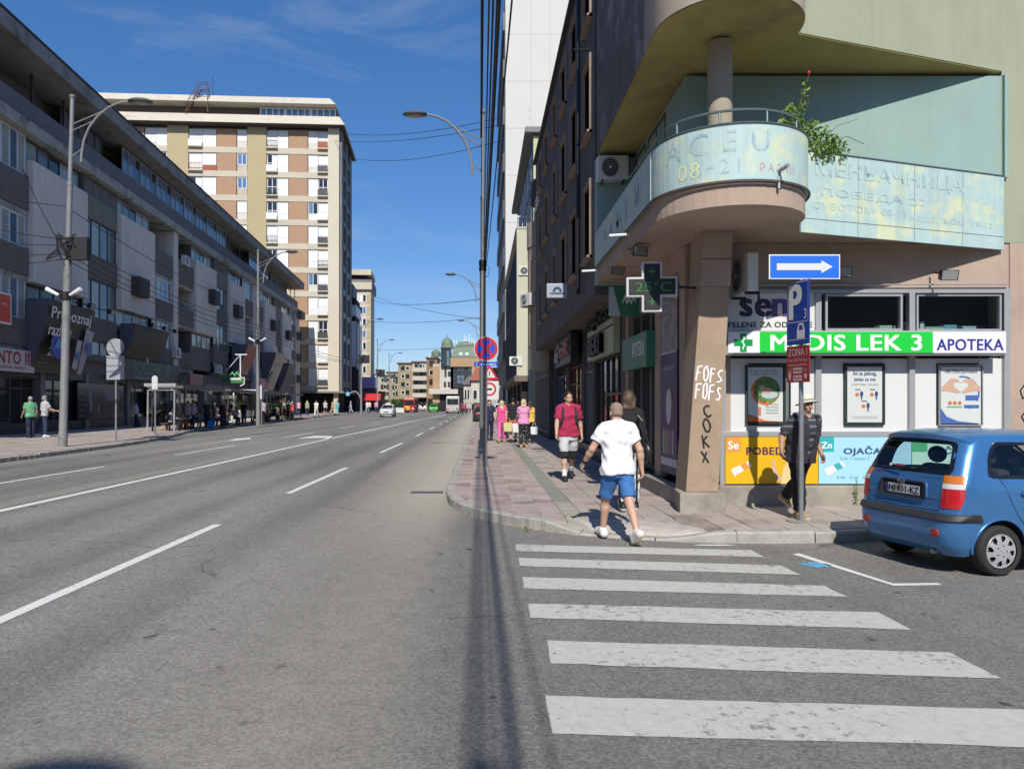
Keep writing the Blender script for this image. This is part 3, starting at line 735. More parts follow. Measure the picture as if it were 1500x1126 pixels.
PEEL_SHADE = mat('peeling_shade_grey_render', (.13, .12, .115), .95, var=.25, scale=1.6, bump=.5, bscale=25, dirt=(.27, .25, .24), dscale=1.1, dlo=.52, dhi=.62)  # peeling render; the shade on this street face is mixed into its grey
cbo(MB(PEEL_SHADE).box(XF, 3.35, 10.905, 15.3, 6.861, 12.6), 'wall')
up = MB(GREEN)
up.prism([ap(0.03), ap(L17), ap(L17, -.35), ap(0.3, -.35)], 6.862, 12.6)
up.prism([ap(L17), (40, 11.5), (40, 12.1), (8.2, 12.1)], 4.2, 12.6)
cbo(up, 'wall')
cbo(MB(BEIGEC).prism([(XF+.15, 10.9)]+arc(0.86, 28)+[ap(.2, -.1), (3.35, 11.6), (3.35, 10.9)], 7.9, 12.6), 'wall', smooth=True)
# dim rooms behind (so the building is solid)
cbo(MB(M['void']).box(3.35, 40, 12.15, 30, 0.2, 12.5), 'interior_core')
# loggia door and window on the left inside wall
window(CB, 0, 1.3, 0, 2.2, 0, cols=2, fm=M['dframe'], pm=M['pane'], loc=(3.19-cb0.x, 13.4-cb0.y, 5.62-cb0.z), rz=rad(-90))
window(CB, 0, 0.9, 0, 2.2, 0, cols=1, fm=M['dframe'], pm=M['pane'], loc=(3.19-cb0.x, 14.7-cb0.y, 5.62-cb0.z), rz=rad(-90))
# faded letters painted on the sheets
FADE = flat('faded_blue_letters', (0.34, 0.47, 0.51), 0.7) if 0 else mat('faded_blue_letters', (.25, .38, .45), .7, var=.1, scale=9, dirt=(.44, .57, .54), dscale=6, dlo=.38, dhi=.56); FADY = flat('faded_yellow_letters', (0.66, 0.68, 0.34), 0.7); FADR = flat('faded_pink_letters', (0.50, 0.37, 0.37), 0.7)
FADEL = flat('faint_blue_letters2', (.4, .5, .5)) if 0 else mat('faint_blue_letters', (.27, .40, .45), .7, var=.1, scale=9, dirt=(.43, .57, .54), dscale=5, dlo=.36, dhi=.53)
def curved_text(s, mt, h, z, sang, adv, bold=0.0, r=1.0485):
    a = sang
    for ch in s:
        if ch != ' ':
            th = rad(a); x = 3.43+r*math.cos(th); y = 10.3+r*math.sin(th)
            o = text(ch, mt, CB, (x-cb0.x, y-cb0.y, z-cb0.z), h=h if ch != '-' else h*.16, w=h*.5 if ch == '-' else None, rz=th+math.pi/2, bold=bold); o.data = o.data.copy()
            for v in o.data.vertices: v.co.y += r-math.sqrt(r*r-v.co.x**2)      # bent round the sheet
        a += adv
curved_text('ACEU', FADE, 0.27, 5.0, 212, 21)
curved_text('08-21', FADE, 0.19, 4.69, 222, 9.5)
curved_text('РАДНИ', FADR, 0.10, 4.66, 276, 6.2, 0.0)
curved_text('08', FADY, 0.21, 4.69, 220.5, 9.5)
def atext(s, mt, s0, s1, z, h, bold=0.02):
    p = ap((s0+s1)/2, .0485); text(s, mt, CB, (p[0]-cb0.x, p[1]-cb0.y, z-cb0.z), w=s1-s0, h=h, rz=A17, bold=bold)
atext('МЕНЬАЧНИЦА', FADEL, 0.25, 3.0, 4.98, 0.25)
atext('ПОБЕДА 27', FADEL, 0.35, 2.3, 4.66, 0.13)
atext('СУБОТОМ  08-13', FADEL, 0.2, 1.9, 4.47, 0.10, 0)
atext('НЕДЕЛЬОМ  09-12', FADEL, 1.95, 3.6, 4.42, 0.10, 0)
for k, y in enumerate((11.2, 12.0, 12.7, 13.4, 14.0)):
    text('МЕЊАЧ'[k], FADE, CB, (XF-.05-cb0.x, y-cb0.y, 4.85-cb0.z), h=0.28, rz=rad(-90), bold=.02)

# slanted pillar with graffiti
pr = MB(BROWN)
Y0, Y1 = 10.72, 11.3
bl, br, tl, tr = 2.985, 3.46, 3.20, 3.62
pr.add([(bl, Y0, .42), (br, Y0, .42), (br, Y1, .42), (bl, Y1, .42), (tl, Y0, 3.4), (tr, Y0, 3.4), (tr, Y1, 3.4), (tl, Y1, 3.4)],
       [(0, 3, 2, 1), (4, 5, 6, 7), (0, 1, 5, 4), (1, 2, 6, 5), (2, 3, 7, 6), (3, 0, 4, 7)])
cbo(pr, 'slanted_pillar', bevel=0.012)
cbo(MB(PINK).add([(tl-.01, Y0-.012, 3.4), (tr+.012, Y0-.012, 3.4), (tr+.012, Y1, 3.4), (tl-.01, Y1, 3.4), (tl+.05, Y0-.012, 4.2), (tr+.05, Y0-.012, 4.2), (tr+.05, Y1, 4.2), (tl+.05, Y1, 4.2)],
       [(0, 3, 2, 1), (4, 5, 6, 7), (0, 1, 5, 4), (1, 2, 6, 5), (2, 3, 7, 6), (3, 0, 4, 7)]), 'pillar_head', bevel=0.01)
cbo(MB(flat('joint_dark', (0.10, 0.08, 0.07), 0.9)).box(tl+.02, tr+.03, Y0-.014, Y0, 3.785, 3.80), 'pillar_joint')
GL = {'F': [[(0, 0), (0, 1)], [(0, 1), (.75, 1.04)], [(0, .55), (.6, .58)]], 'O': [[(.4+.36*math.cos(t*.5), .5+.5*math.sin(t*.5)) for t in range(14)]],
      'S': [[(.7, .95), (.35, 1), (.1, .8), (.3, .55), (.6, .42), (.7, .2), (.4, 0), (.05, .1)]], 'C': [[(.75, .9), (.4, 1), (.08, .75), (.05, .3), (.35, 0), (.78, .1)]],
      'K': [[(.1, 0), (.15, 1)], [(.75, 1), (.15, .5), (.75, .02)]], 'X': [[(.05, 1), (.7, .05)], [(.75, 1), (.1, 0)]], 'A': [[(0, 0), (.4, 1), (.75, 0)], [(.15, .4), (.65, .45)]],
      'Y': [[(.05, 1), (.4, .5), (.75, 1)], [(.4, .5), (.3, 0)]]}
def graffiti(s, x, z, cw, chh, wd, mt, vertical=False, drift=0.0):
    g = MB(mt); k = 0
    for i, ch in enumerate(s):
        for ln in GL[ch]:
            g.ribbon([(x+(0 if vertical else i*cw*1.2)+p[0]*cw*(1 if not vertical else 1+.12*math.sin(i*2.1))+p[1]*chh*(.10 if not vertical else -.16)+r_.uniform(-.007, .007)+(drift*i if vertical else 0), z-(i*chh*1.3 if vertical else 0)+p[1]*chh*(1+.1*math.sin(i*1.7))+r_.uniform(-.010, .010)-(0 if vertical else i*.012)) for p in ln], wd, off=Y0-.004-.0004*k); k += 1
    return cbo(g, 'graffiti')
graffiti('FOFS', 3.135, 2.04, 0.082, 0.19, 0.023, M['white'])
graffiti('FOFS', 3.12, 1.785, 0.082, 0.20, 0.023, M['white'])
graffiti('COKX', 3.26, 1.51, 0.12, 0.17, 0.026, M['ink'], True, -.012)
# odd graffiti on the pink wall at the right edge
g = MB(M['ink']); g.ribbon([(8.47, 2.0), (8.40, 1.9), (8.44, 1.78), (8.52, 1.85), (8.50, 1.6), (8.42, 1.5), (8.5, 1.35)], .022, off=11.496); cbo(g, 'graffiti')

# ------------------------------------------------------------------ shopfront, built as parts of the corner building
SF = YS
fr = MB(M['alu'])
x0, x1 = 3.72, 8.22
fr.box(x0, x1, SF-.05, SF+.06, 3.41, 3.47); fr.box(x0, x1, SF-.06, SF+.06, 1.19, 1.27); fr.box(x0, x1, SF-.05, SF+.05, 0.44, 0.49)
for xx in (3.72, 5.2, 6.65, 8.12): fr.box(xx, xx+.09, SF-.055, SF+.06, .49, 3.41)
cbo(fr, 'shopfront_frame', bevel=0.006)
WPAN = mat('white_shop_panel', (0.66, 0.665, 0.65), 0.35, var=0.04, scale=2)
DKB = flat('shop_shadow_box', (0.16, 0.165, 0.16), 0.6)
for k, (a, b) in enumerate(((3.81, 5.2), (5.29, 6.65), (6.74, 8.12))):
    # recessed lower bay behind the posters: white panels with a dark vertical opening each side of the poster
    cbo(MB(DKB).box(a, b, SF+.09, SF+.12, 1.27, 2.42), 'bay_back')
    c = (a+b)/2
    cbo(MB(WPAN).box(a, a+.36, SF+.01, SF+.05, 1.27, 2.40), 'bay_panel'); cbo(MB(WPAN).box(b-.36, b, SF+.01, SF+.05, 1.27, 2.40), 'bay_panel')
    cbo(MB(WPAN).box(a+.36, b-.36, SF+.012, SF+.05, 1.27, 1.36), 'bay_panel')
    cbo(MB(WPAN).box(a+.36, b-.36, SF+.012, SF+.05, 2.33, 2.40), 'bay_panel')
# upper row: seni panel (left) and two glazed openings
cbo(MB(WPAN).box(3.81, 5.2, SF-.01, SF+.03, 2.79, 3.41), 'upper_panel')
SEN = flat('seni_navy', (0.02, 0.022, 0.07), 0.5); SRED = flat('seni_red', (0.55, 0.03, 0.05), 0.5); SVIO = flat('seni_violet', (0.10, 0.06, 0.22), 0.5)
text('se', SEN, CB, (4.28-cb0.x, SF-.014-cb0.y, 3.19-cb0.z), w=0.46, h=0.26, bold=.035)
text('n', SVIO, CB, (4.66-cb0.x, SF-.014-cb0.y, 3.19-cb0.z), w=0.22, h=0.26, bold=.035)
text('ı', SRED, CB, (4.86-cb0.x, SF-.014-cb0.y, 3.19-cb0.z), w=0.07, h=0.26, bold=.035)
text('PELENE ZA ODRASLE', M['ink'], CB, (4.51-cb0.x, SF-.014-cb0.y, 2.925-cb0.z), w=1.3, h=0.085, bold=.02)
g = MB(SRED).poly([(4.56, SF-.013, 3.055), (4.9, SF-.013, 3.055), (4.9, SF-.013, 3.085), (4.8, SF-.013, 3.07), (4.66, SF-.013, 3.07), (4.56, SF-.013, 3.10)]); g.disc(4.87, 3.36, .04, SF-.013); cbo(g, 'print')
window(CB, 5.36-cb0.x, 6.56-cb0.x, 2.83-cb0.z, 3.4-cb0.z, SF-.03-cb0.y, cols=1, fm=M['alu'], pm=glass('clear_shop_glass', (0.8, 0.85, 0.85), 0.02), fw=.035)
window(CB, 6.78-cb0.x, 8.1-cb0.x, 2.83-cb0.z, 3.4-cb0.z, SF-.02-cb0.y, cols=1, fm=M['alu'], pm=glass('clear_shop_glass'), fw=.03)
# shop interior seen through the upper glass
ins = MB(M['void']).box(5.25, 8.12, SF+.45, SF+.55, 2.6, 3.6); ins.box(5.25, 8.12, SF+.12, SF+.5, 2.6, 2.84)
ins.use(flat('shop_ceiling_pale', (0.35, 0.37, 0.40), 0.7)).box(5.3, 8.1, SF+.1, SF+.44, 3.44, 3.47)
cbo(ins, 'shop_interior')
pk = r_
for (xx, wd, hh, cc) in ((5.6, .3, .04, (.5, .6, .75)), (6.2, .35, .05, (.45, .65, .35)), (6.45, .25, .09, (.55, .7, .5)), (6.83, .07, .16, (.7, .72, .65)), (6.91, .08, .17, (.25, .5, .2)), (7.0, .07, .15, (.72, .73, .7)), (7.2, .3, .07, (.35, .6, .35)), (7.45, .2, .1, (.2, .45, .6)), (7.75, .22, .08, (.4, .6, .65))):
    bx = MB(flat('parcel_%d' % int(xx*100), cc, .5)).box(-wd/2, wd/2, 0, .18, 0, hh)
    o = bx.obj('package', None, (xx, SF+.2, 2.845), bevel=.012)
    tag(o, {5.6: 'flat bluish package lying behind the left upper pharmacy window', 6.2: 'flat green package behind the left upper pharmacy window', 6.45: 'pale green bag at the right end of the left upper window', 6.83: 'white pack standing first on the ledge behind the right window',
            6.91: 'dark green pack standing between two white ones behind the window', 7.0: 'white pack standing right of the dark green one', 7.2: 'flat green pack lying behind the right upper window', 7.45: 'bluish folded pack behind the right upper window', 7.75: 'pale blue bag at the right end of the window ledge'}[xx], 'package')
# fascia sign
SG = thing('pharmacy_sign', 'long white and bright green lightbox sign reading MEDIS LEK 3 APOTEKA', 'sign', (6.0, SF-.06, 2.62))
gx0, gx1 = PX(1063, SF-.3)-6.0, PX(1475, SF-.3)-6.0
SGY = -.26
LITW = flat('lightbox_white', (0.78, 0.78, 0.80), 0.35); LITG = flat('lightbox_green', (0.015, 0.56, 0.05), 0.35)
MB(M['alu']).box(gx0, gx1, SGY+.02, 0, -.185, .185).obj('sign_box', SG, bevel=.008)
MB(LITW).box(gx0+.03, gx1-.03, SGY, SGY+.019, -.155, .165).obj('sign_face', SG)
gxa, gxb = PX(1112, SF-.3)-6.0, PX(1365, SF-.3)-6.0
MB(LITG).box(gxa, gxb, SGY-.004, SGY-.0005, -.154, .164).obj('green_band', SG)
GW = flat('lettering_white', (0.80, 0.82, 0.80), .4)
xw = PX(1128, SF-.3)-6.0; xe = PX(1348, SF-.3)-6.0
text('MEDIS LEK 3', GW, SG, ((xw+xe)/2, SGY-.007, .0), w=xe-xw, h=.235, bold=.024)
xw = PX(1371, SF-.3)-6.0; xe = PX(1468, SF-.3)-6.0
text('APOTEKA', flat('apoteka_blue', (0.03, 0.03, 0.28), .4), SG, ((xw+xe)/2, SGY-.004, -.03), w=xe-xw, h=.17, bold=.02)
cx = PX(1088, SF-.3)-6.0
g = MB(flat('cross_green', (0.0, 0.28, 0.06), .4)).rect(cx-.05, cx+.05, -.14, .14, SGY-.004); g.rect(cx-.14, cx-.05, -.05, .05, SGY-.004); g.rect(cx+.05, cx+.14, -.05, .05, SGY-.004)
g.obj('green_cross', SG)
g = MB(GW); g.ribbon([(cx+.03*math.sin(k*1.1)*(1-k*.05), .09-k*.018) for k in range(11)], .014, off=SGY-.007); g.ribbon([(cx, .1), (cx, -.11)], .008, off=SGY-.009); g.obj('snake_emblem', SG)

def poster(name, label, cat, x, z, w, h, fm, build, y=SF-.02, fw=.03, rz=0):
    t = thing(name, label, cat, (x, y, z), rz)
    if fm:
        b = MB(fm); b.box(-w/2, w/2, -.02, .02, -h/2, -h/2+fw); b.box(-w/2, w/2, -.02, .02, h/2-fw, h/2); b.box(-w/2, -w/2+fw, -.021, .02, -h/2+fw, h/2-fw); b.box(w/2-fw, w/2, -.021, .02, -h/2+fw, h/2-fw)
        b.obj('frame', t)
    build(t); return t
def F(n, c): return flat(n, c, .45)
PAPER = F('poster_paper', (0.58, 0.61, 0.585))
LEAFP = mat('poster_photo_foliage', (0.10, 0.19, 0.05), .5, var=.8, scale=25)
def b1(t):
    MB(PAPER).box(-.27, .27, -.008, .015, -.42, .42).obj('sheet', t)
    p = MB(F('orange_print', (.60, .16, .05))); p.disc(-.0, .06, .225, -.010)
    p.use(LEAFP).disc(.02, .07, .205, -.012)
    p.use(F('skin_print', (.55, .35, .25))).disc(.02, .06, .09, -.014, rz=.05).disc(-.06, .10, .045, -.0145); p.use(F('shirt_print', (.42, .5, .55))).disc(.06, .0, .13, -.0135, rz=.06)
    p.use(F('orange_print', None or (.60, .16, .05))).poly([(-.27, -.010, -.42), (.27, -.010, -.42), (.0, -.010, -.40), (-.27, -.010, -.30)]).rect(-.11, -.07, -.33, -.19, -.011).rect(-.0, .04, -.17, -.1, -.0145)
    p.obj('print', t)
    text('Briga o zdravlju', F('grey_print', (.2, .2, .2)), t, (-.03, -.011, .365), w=.42, bold=.0); text('kada je vama važno', F('grey_print', (.2, .2, .2)), t, (-.02, -.011, .315), w=.44)
    for k in range(4): scrawl(F('grey_print', (.2, .2, .2)), t, (.1, -.0115, -.15-k*.045), .2, .022)
poster('poster', 'framed poster with round green photo, left of the three pharmacy windows', 'poster', 4.43, 1.84, .62, .92, F('poster_frame_dark', (.02, .04, .035)), b1)
def b2(t):
    MB(PAPER).box(-.27, .27, -.008, .015, -.43, .43).obj('sheet', t)
    NB = F('navy_print', (.03, .07, .2))
    text('Svi za jednog,', NB, t, (.0, -.011, .32), w=.36, h=.075, bold=.03); text('jedan za sve', NB, t, (.0, -.011, .23), w=.33, h=.065, bold=.03)
    text('ADAPTOGENI  ZDRAVLJE', F('grey_print', (.2, .2, .2)), t, (0, -.011, .15), w=.42)
    p = MB(NB)
    for (x, z) in ((-.1, .05), (.13, .05), (0, -.13)): p.use(NB).rect(x-.05, x+.03, z+.02, z+.035, -.011); p.use(F('orange_print', (.6, .16, .05))).disc(x-.02, z-.05, .03, -.011); p.use(NB).disc(x+.05, z-.04, .025, -.011, rz=.045).rect(x+.04, x+.06, z-.13, z-.08, -.011)
    p.use(F('grey_print', (.2, .2, .2))).rect(-.2, .2, -.345, -.34, -.011).rect(-.18, .18, -.37, -.365, -.011).obj('print', t)
poster('poster', 'framed poster with small figures and two lines of navy headline, middle pharmacy window', 'poster', 5.97, 1.84, .62, .94, F('poster_frame_dark', (.02, .04, .035)), b2)
def b3(t):
    MB(PAPER).box(-.31, .31, -.008, .015, -.44, .44).obj('sheet', t)
    text('ARTEROprotect', F('grey_print2', (.10, .12, .14)), t, (0, -.011, .36), w=.5, bold=.02)
    p = MB(F('blue_print', (.06, .13, .38)))
    for k in range(22):
        a = rad(100-k*7.5); b_ = rad(100-(k+1)*7.5)
        p.poly([(.02+.27*math.cos(a), -.010, .03+.27*math.sin(a)), (.02+.27*math.cos(b_), -.010, .03+.27*math.sin(b_)), (.02+.245*math.cos(b_), -.010, .03+.245*math.sin(b_)), (.02+.245*math.cos(a), -.010, .03+.245*math.sin(a))])
    p.poly([(-.31, -.010, -.44), (.31, -.010, -.44), (-.05, -.010, -.40), (-.22, -.010, -.33), (-.31, -.010, -.2)])
    p.rect(.07, .27, -.08, -.0, -.012).rect(.05, .28, -.20, -.15, -.012)
    p.use(PAPER).rect(.05, .28, -.15, -.09, -.0125)
    p.use(F('skin_print', (.55, .35, .25)))
    for sg in (-1, 1): p.poly([(sg*.30, -.0115, .06), (sg*.30, -.0115, .12), (sg*.16, -.0115, .26), (sg*.06, -.0115, .25), (sg*.0, -.0115, .19), (sg*.05, -.0115, .21), (sg*.12, -.0115, .19), (sg*.10, -.0115, .12), (sg*.0, -.0115, .05), (sg*.05, -.0115, .03), (sg*.2, -.0115, .06)])
    p.use(F('orange_print', (.6, .16, .05)))
    for k in range(3): p.disc(-.17+k*.075, -.12, .03, -.012)
    p.use(F('green_print', (.1, .4, .15))).rect(-.22, .02, -.19, -.17, -.012)
    p.obj('print', t)
poster('poster', 'pale poster reading ARTEROprotect with two hands forming a heart', 'poster', 7.46, 1.83, .68, .94, M['alu'], b3, fw=.015)
def ad(t, bg, sq, sym, word, w2, capc, wd, extra):
    MB(bg).box(-.715, .715, -.01, .012, -.36, .36).obj('sheet', t)
    MB(sq).rect(-.714, -.48, .13, .359, -.0115).obj('print', t)
    if sym: text(sym, GW, t, (-.595, -.014, .235), w=.155, bold=.03)
    text(word, capc, t, (wd, -.013, .145), h=.115 if 'Č' not in word else .15, w=.66, bold=.03)
    if w2: text(w2, F('teal_print', (.05, .35, .36)), t, (-.16, -.013, .03), w=.46)
    q = MB(F('box_white_print', (.72, .72, .7))); q.poly([(-.62, -.013, -.13), (-.36, -.013, -.01), (-.30, -.013, -.09), (-.56, -.013, -.23)]).poly([(-.62, -.0135, -.13), (-.56, -.0135, -.23), (-.565, -.0135, -.26), (-.63, -.0135, -.16)])
    q.use(sq).poly([(-.49, -.014, -.07), (-.40, -.014, -.03), (-.34, -.014, -.11), (-.43, -.014, -.155)]); q.obj('print', t)
    extra(t)
def ex1(t):
    p = MB(F('arm_skin', (.62, .40, .26))); p.poly([(.02, -.013, -.06), (.05, -.013, -.04), (.10, -.013, -.22), (.22, -.013, -.30), (.2, -.013, -.35), (.09, -.013, -.32), (.03, -.013, -.2), (-.01, -.013, -.1)]).disc(.02, -.03, .035, -.0135)
    p.use(F('pale_yellow_top', (.70, .55, .25))).poly([(.14, -.0145, -.36), (.17, -.0145, -.12), (.24, -.0145, -.02), (.36, -.0145, -.02), (.46, -.0145, -.1), (.5, -.0145, -.36)])
    p.use(F('curly_hair_print', (.22, .1, .06))).disc(.30, .06, .10, -.0148, rz=.12).use(F('arm_skin', None or (.62, .40, .26))).disc(.32, .06, .06, -.0152, rz=.09); p.obj('print', t)
poster('advert', 'yellow advert panel reading Se POBEDI under the left pharmacy window', 'advert', 4.505, .825, 1.43, .72, None,
       lambda t: ad(t, F('advert_yellow', (.72, .42, .008)), F('advert_orange', (.75, .30, .05)), 'Se', 'POBEDI.', None, F('maroon_print', (.10, .03, .06)), -.06, ex1), y=SF-.075)
def ex2(t):
    p = MB(F('teal_print', (.05, .35, .36)))
    for k in range(3):
        for i in range(12):
            a = i*math.pi/6; b_ = (i+1)*math.pi/6; x = -.42+k*.2
            p.poly([(x+.02*math.cos(a), -.013, -.265+.02*math.sin(a)), (x+.02*math.cos(b_), -.013, -.265+.02*math.sin(b_)), (x+.013*math.cos(b_), -.013, -.265+.013*math.sin(b_)), (x+.013*math.cos(a), -.013, -.265+.013*math.sin(a))])
        p.rect(-.38+k*.2, -.30+k*.2, -.26, -.25, -.013).rect(-.38+k*.2, -.32+k*.2, -.28, -.272, -.013)
    p.obj('print', t)
poster('advert', 'light blue advert panel reading Zn OJAČAJ behind the man in the hat', 'advert', 5.945, .825, 1.43, .72, None,
       lambda t: ad(t, F('advert_blue', (.36, .64, .78)), F('advert_teal', (.03, .40, .43)), 'Zn', 'OJAČAJ.', 'Cink + vitamin C', F('navy_print', (.03, .07, .2)), .0, ex2), y=SF-.075)
poster('advert', 'pale green advert panel with the word SAČUVAJ behind the blue car', 'advert', 7.385, .825, 1.43, .72, None,
       lambda t: ad(t, F('advert_palegreen', (.45, .70, .58)), F('advert_green', (.08, .40, .18)), None, 'SAČUVAJ.', None, F('navy_print', (.03, .07, .2)), -.05, lambda q: None), y=SF-.075)

# ------------------------------------------------------------------ left (street) face of the corner building: shop entrance, banner
bx = MB(F('banner_violet', (.055, .035, .12))); BN = thing('advert_banner', 'tall violet pharmacy banner on the wall left of the slanted pillar', 'banner', (XG-.012, 12.52, 2.2), rad(-90))
bx.box(-.52, .52, -.012, .01, -1.68, 0.35).obj('sheet', BN)
MB(mat('banner_photo_grey', (.28, .24, .25), .5, var=.5, scale=3.5)).box(-.52, .52, -.012, .01, 0.37, 1.62).obj('sheet', BN)
q = MB(F('banner_pale', (.55, .55, .62))); q.disc(0, -.55, .18, -.016, rz=.3); q.rect(-.52, .52, .345, .37, -.016); q.rect(-.52, .52, -1.55, -1.42, -.016)
for k, c in enumerate(((.5, .5, .45), (.2, .4, .2), (.45, .4, .1), (.15, .2, .45), (.4, .15, .2), (.45, .45, .5))): q.use(F('banner_stripe%d' % k, c)).rect(-.36+k*.12, -.28+k*.12, -1.35, -.95, -.016)
q.use(F('banner_green', (.2, .4, .1)))
for k in range(10): a = rad(80-k*8); q.poly([(.26*math.cos(a), -.018, -.55+.37*math.sin(a)), (.21*math.cos(a), -.018, -.55+.32*math.sin(a)), (.21*math.cos(a-.15), -.018, -.55+.32*math.sin(a-.15)), (.26*math.cos(a-.15), -.018, -.55+.37*math.sin(a-.15))])
q.obj('print', BN)
text('izaberi najbolje', F('banner_pale', (.55, .55, .62)), BN, (0, -.016, .1), w=.7, shear=.3)
for k in range(4): scrawl(F('banner_pale', (.55, .55, .62)), BN, (-.2+k*.02, -.018, 1.35-k*.13), .4, .06)
# entrance glazing
DG = mat('entrance_dark_glass', (.015, .018, .022), .05, var=.3, scale=1, spec=.6)
for (a, b) in ((13.64, 14.45), (14.47, 15.28), (15.3, 16.08)):
    window(CB, 0, b-a, .42, 3.58, 0, cols=1, fm=flat('navy_door_frame', (.03, .04, .055), .4), pm=DG, fw=.07, rows=.72, name='door' if a > 14 and a < 15 else 'window', loc=(XG+.12-cb0.x, (a+b)/2-cb0.y, 2.0-cb0.z), rz=rad(-90))
AS = thing('shop_sign', 'small green sign reading APOTEKA over the side entrance of the pharmacy', 'sign', (XG-.10, 14.75, 2.72), rad(-90))
AG = F('apoteka_sign_green', (.035, .20, .12))
MB(AG).box(-1.15, 1.15, -.06, .10, -.33, .33).obj('sign_box', AS, bevel=.01)
text('APOTEKA', GW, AS, (.42, -.064, .04), w=1.1, h=.28, bold=.02); text('PHARMACY', F('faint_sign_letters', (.25, .42, .33)), AS, (-.65, -.064, -.06), w=.75, h=.13)
# projecting pale flag sign above
fs = thing('shop_sign', 'green and grey slanted flag sign under the soffit behind the cross', 'sign', (2.96, 14.8, 3.75))
MB(AG).box(-.38, .22, -.03, .03, -.30, .28).obj('sign_box', fs); q = MB(F('sign_greyprint', (.45, .5, .5))); q.poly([(-.38, -.034, -.30), (-.15, -.034, -.30), (-.3, -.034, .28), (-.38, -.034, .28)]); q.obj('print', fs)
scrawl(GW, fs, (.02, -.036, .02), .25, .16)
# LED cross
LC = thing('pharmacy_cross', 'black LED pharmacy cross with white rim showing 25°C under the balcony', 'sign', (PX(955, 10.9), 10.9, PZ(420, 10.9)), rad(-6))
u = .118
def cross(mb, k, y0, y1):
    s_ = k; a = .37*s_/.37; n = .13*s_/.37
    return mb.prism_xz([(-n, -a), (n, -a), (n, -n), (a, -n), (a, n), (n, n), (n, a), (-n, a), (-n, n), (-a, n), (-a, -n), (-n, -n)], y0, y1)
def cross2(mb, a, n, y0, y1):
    return mb.prism_xz([(-n, -a), (n, -a), (n, -n), (a, -n), (a, n), (n, n), (n, a), (-n, a), (-n, n), (-a, n), (-a, -n), (-n, -n)], y0, y1)
cross2(MB(mat('cross_rim_white', (.55, .56, .56), .4)), .37, .145, -.0, .13).obj('rim', LC, bevel=.006)
cross2(MB(flat('led_matrix_black', (.012, .013, .013), .5)), .338, .115, -.012, -.0005).obj('led_face', LC)
text('25°C', flat('led_green', (.02, .16, .04), .5, emit=(.03, .5, .08), estr=.08), LC, (.02, -.015, 0), w=.52, h=.14, bold=-.012)
text('+', flat('led_green', (.02, .16, .04)), LC, (0, -.015, .22), w=.1, bold=-.01); text('+', flat('led_green', (.02, .16, .04)), LC, (0, -.015, -.22), w=.1, bold=-.01)
MB(M['dark_metal']).tube([(.37, .06, 0), (.78, .1, -.02)], .02, 6).box(.76, .82, .04, .2, -.12, .1).obj('bracket', LC)
# floodlights
def flood(loc, label, rz=0, arm=.25):
    t = thing('floodlight', label, 'floodlight', loc, rz, 'floodlights on the corner building')
    b = MB(M['dark_metal']); b.add([(-.13, -.05, -.09), (.13, -.05, -.09), (.1, .06, -.05), (-.1, .06, -.05), (-.13, -.09, .06), (.13, -.09, .06), (.1, .03, .07), (-.1, .03, .07)],
        [(0, 3, 2, 1), (4, 5, 6, 7), (0, 1, 5, 4), (1, 2, 6, 5), (2, 3, 7, 6), (3, 0, 4, 7)]); b.obj('lamp_housing', t)
    MB(flat('floodlight_lens', (.25, .26, .26), .15)).poly([(-.115, -.056, -.08), (.115, -.056, -.08), (.115, -.09, .05), (-.115, -.09, .05)]).obj('lens', t)
    MB(M['dark_metal']).tube([(0, .05, .03), (0, .05+arm, .1)], .014, 6).obj('arm', t)
    return t
flood((PX(935, 11.6), 11.6, PZ(368, 11.6)), 'dark floodlight under the balcony soffit just above the LED cross', rad(20))
flood((PX(903, 13.6), 13.6, PZ(396, 13.6)), 'dark floodlight under the soffit left of the LED cross', rad(20))
flood((PX(1387, 11.1), 11.1, PZ(403, 11.1)), 'floodlight on its arm over the right end of the pharmacy sign', 0, .3)
flood((PX(1232, 11.2), 11.2, PZ(398, 11.2)), 'floodlight peeping out behind the blue arrow sign', 0, .25)
t = air_con((3.86, 11.05, 3.33), rad(-90), 'air conditioner hung beside the slanted pillar head above the pharmacy sign')
t.scale = (1, .5, 1)
air_con((PX(899, 15.0), 15.05, PZ(262, 15.0)), 0, 'white air conditioner with round fan on the loggia end wall').scale = (.78, .8, .9)
# cable and house number plate near the pillar
NP = thing('street_plate', 'small dark blue street name plate on the dim wall behind the cross', 'sign', (PX(1000, 12.1)-.0, 12.0, PZ(395, 12)), rad(-80))
MB(F('plate_navy', (.02, .03, .09))).box(-.22, .22, -.01, .01, -.22, .22).obj('plate', NP)
cbo(MB(M['alu']).tube([(3.85, 11.46, 3.53), (8.2, 11.46, 3.55)], .012, 6), 'conduit')

# ================================================================== RIGHT ROW
DB = thing('dark_building', 'dark weathered building with jutting upper floors beyond the pharmacy corner', 'building', (XF, 15.6, .14))
db0 = Vector((XF, 15.6, .14))
def dbo(mb, name, **k):
    k.setdefault('parent', DB); return mb.obj(name, loc=tuple(-db0), **k)
dw = MB(DARKR)
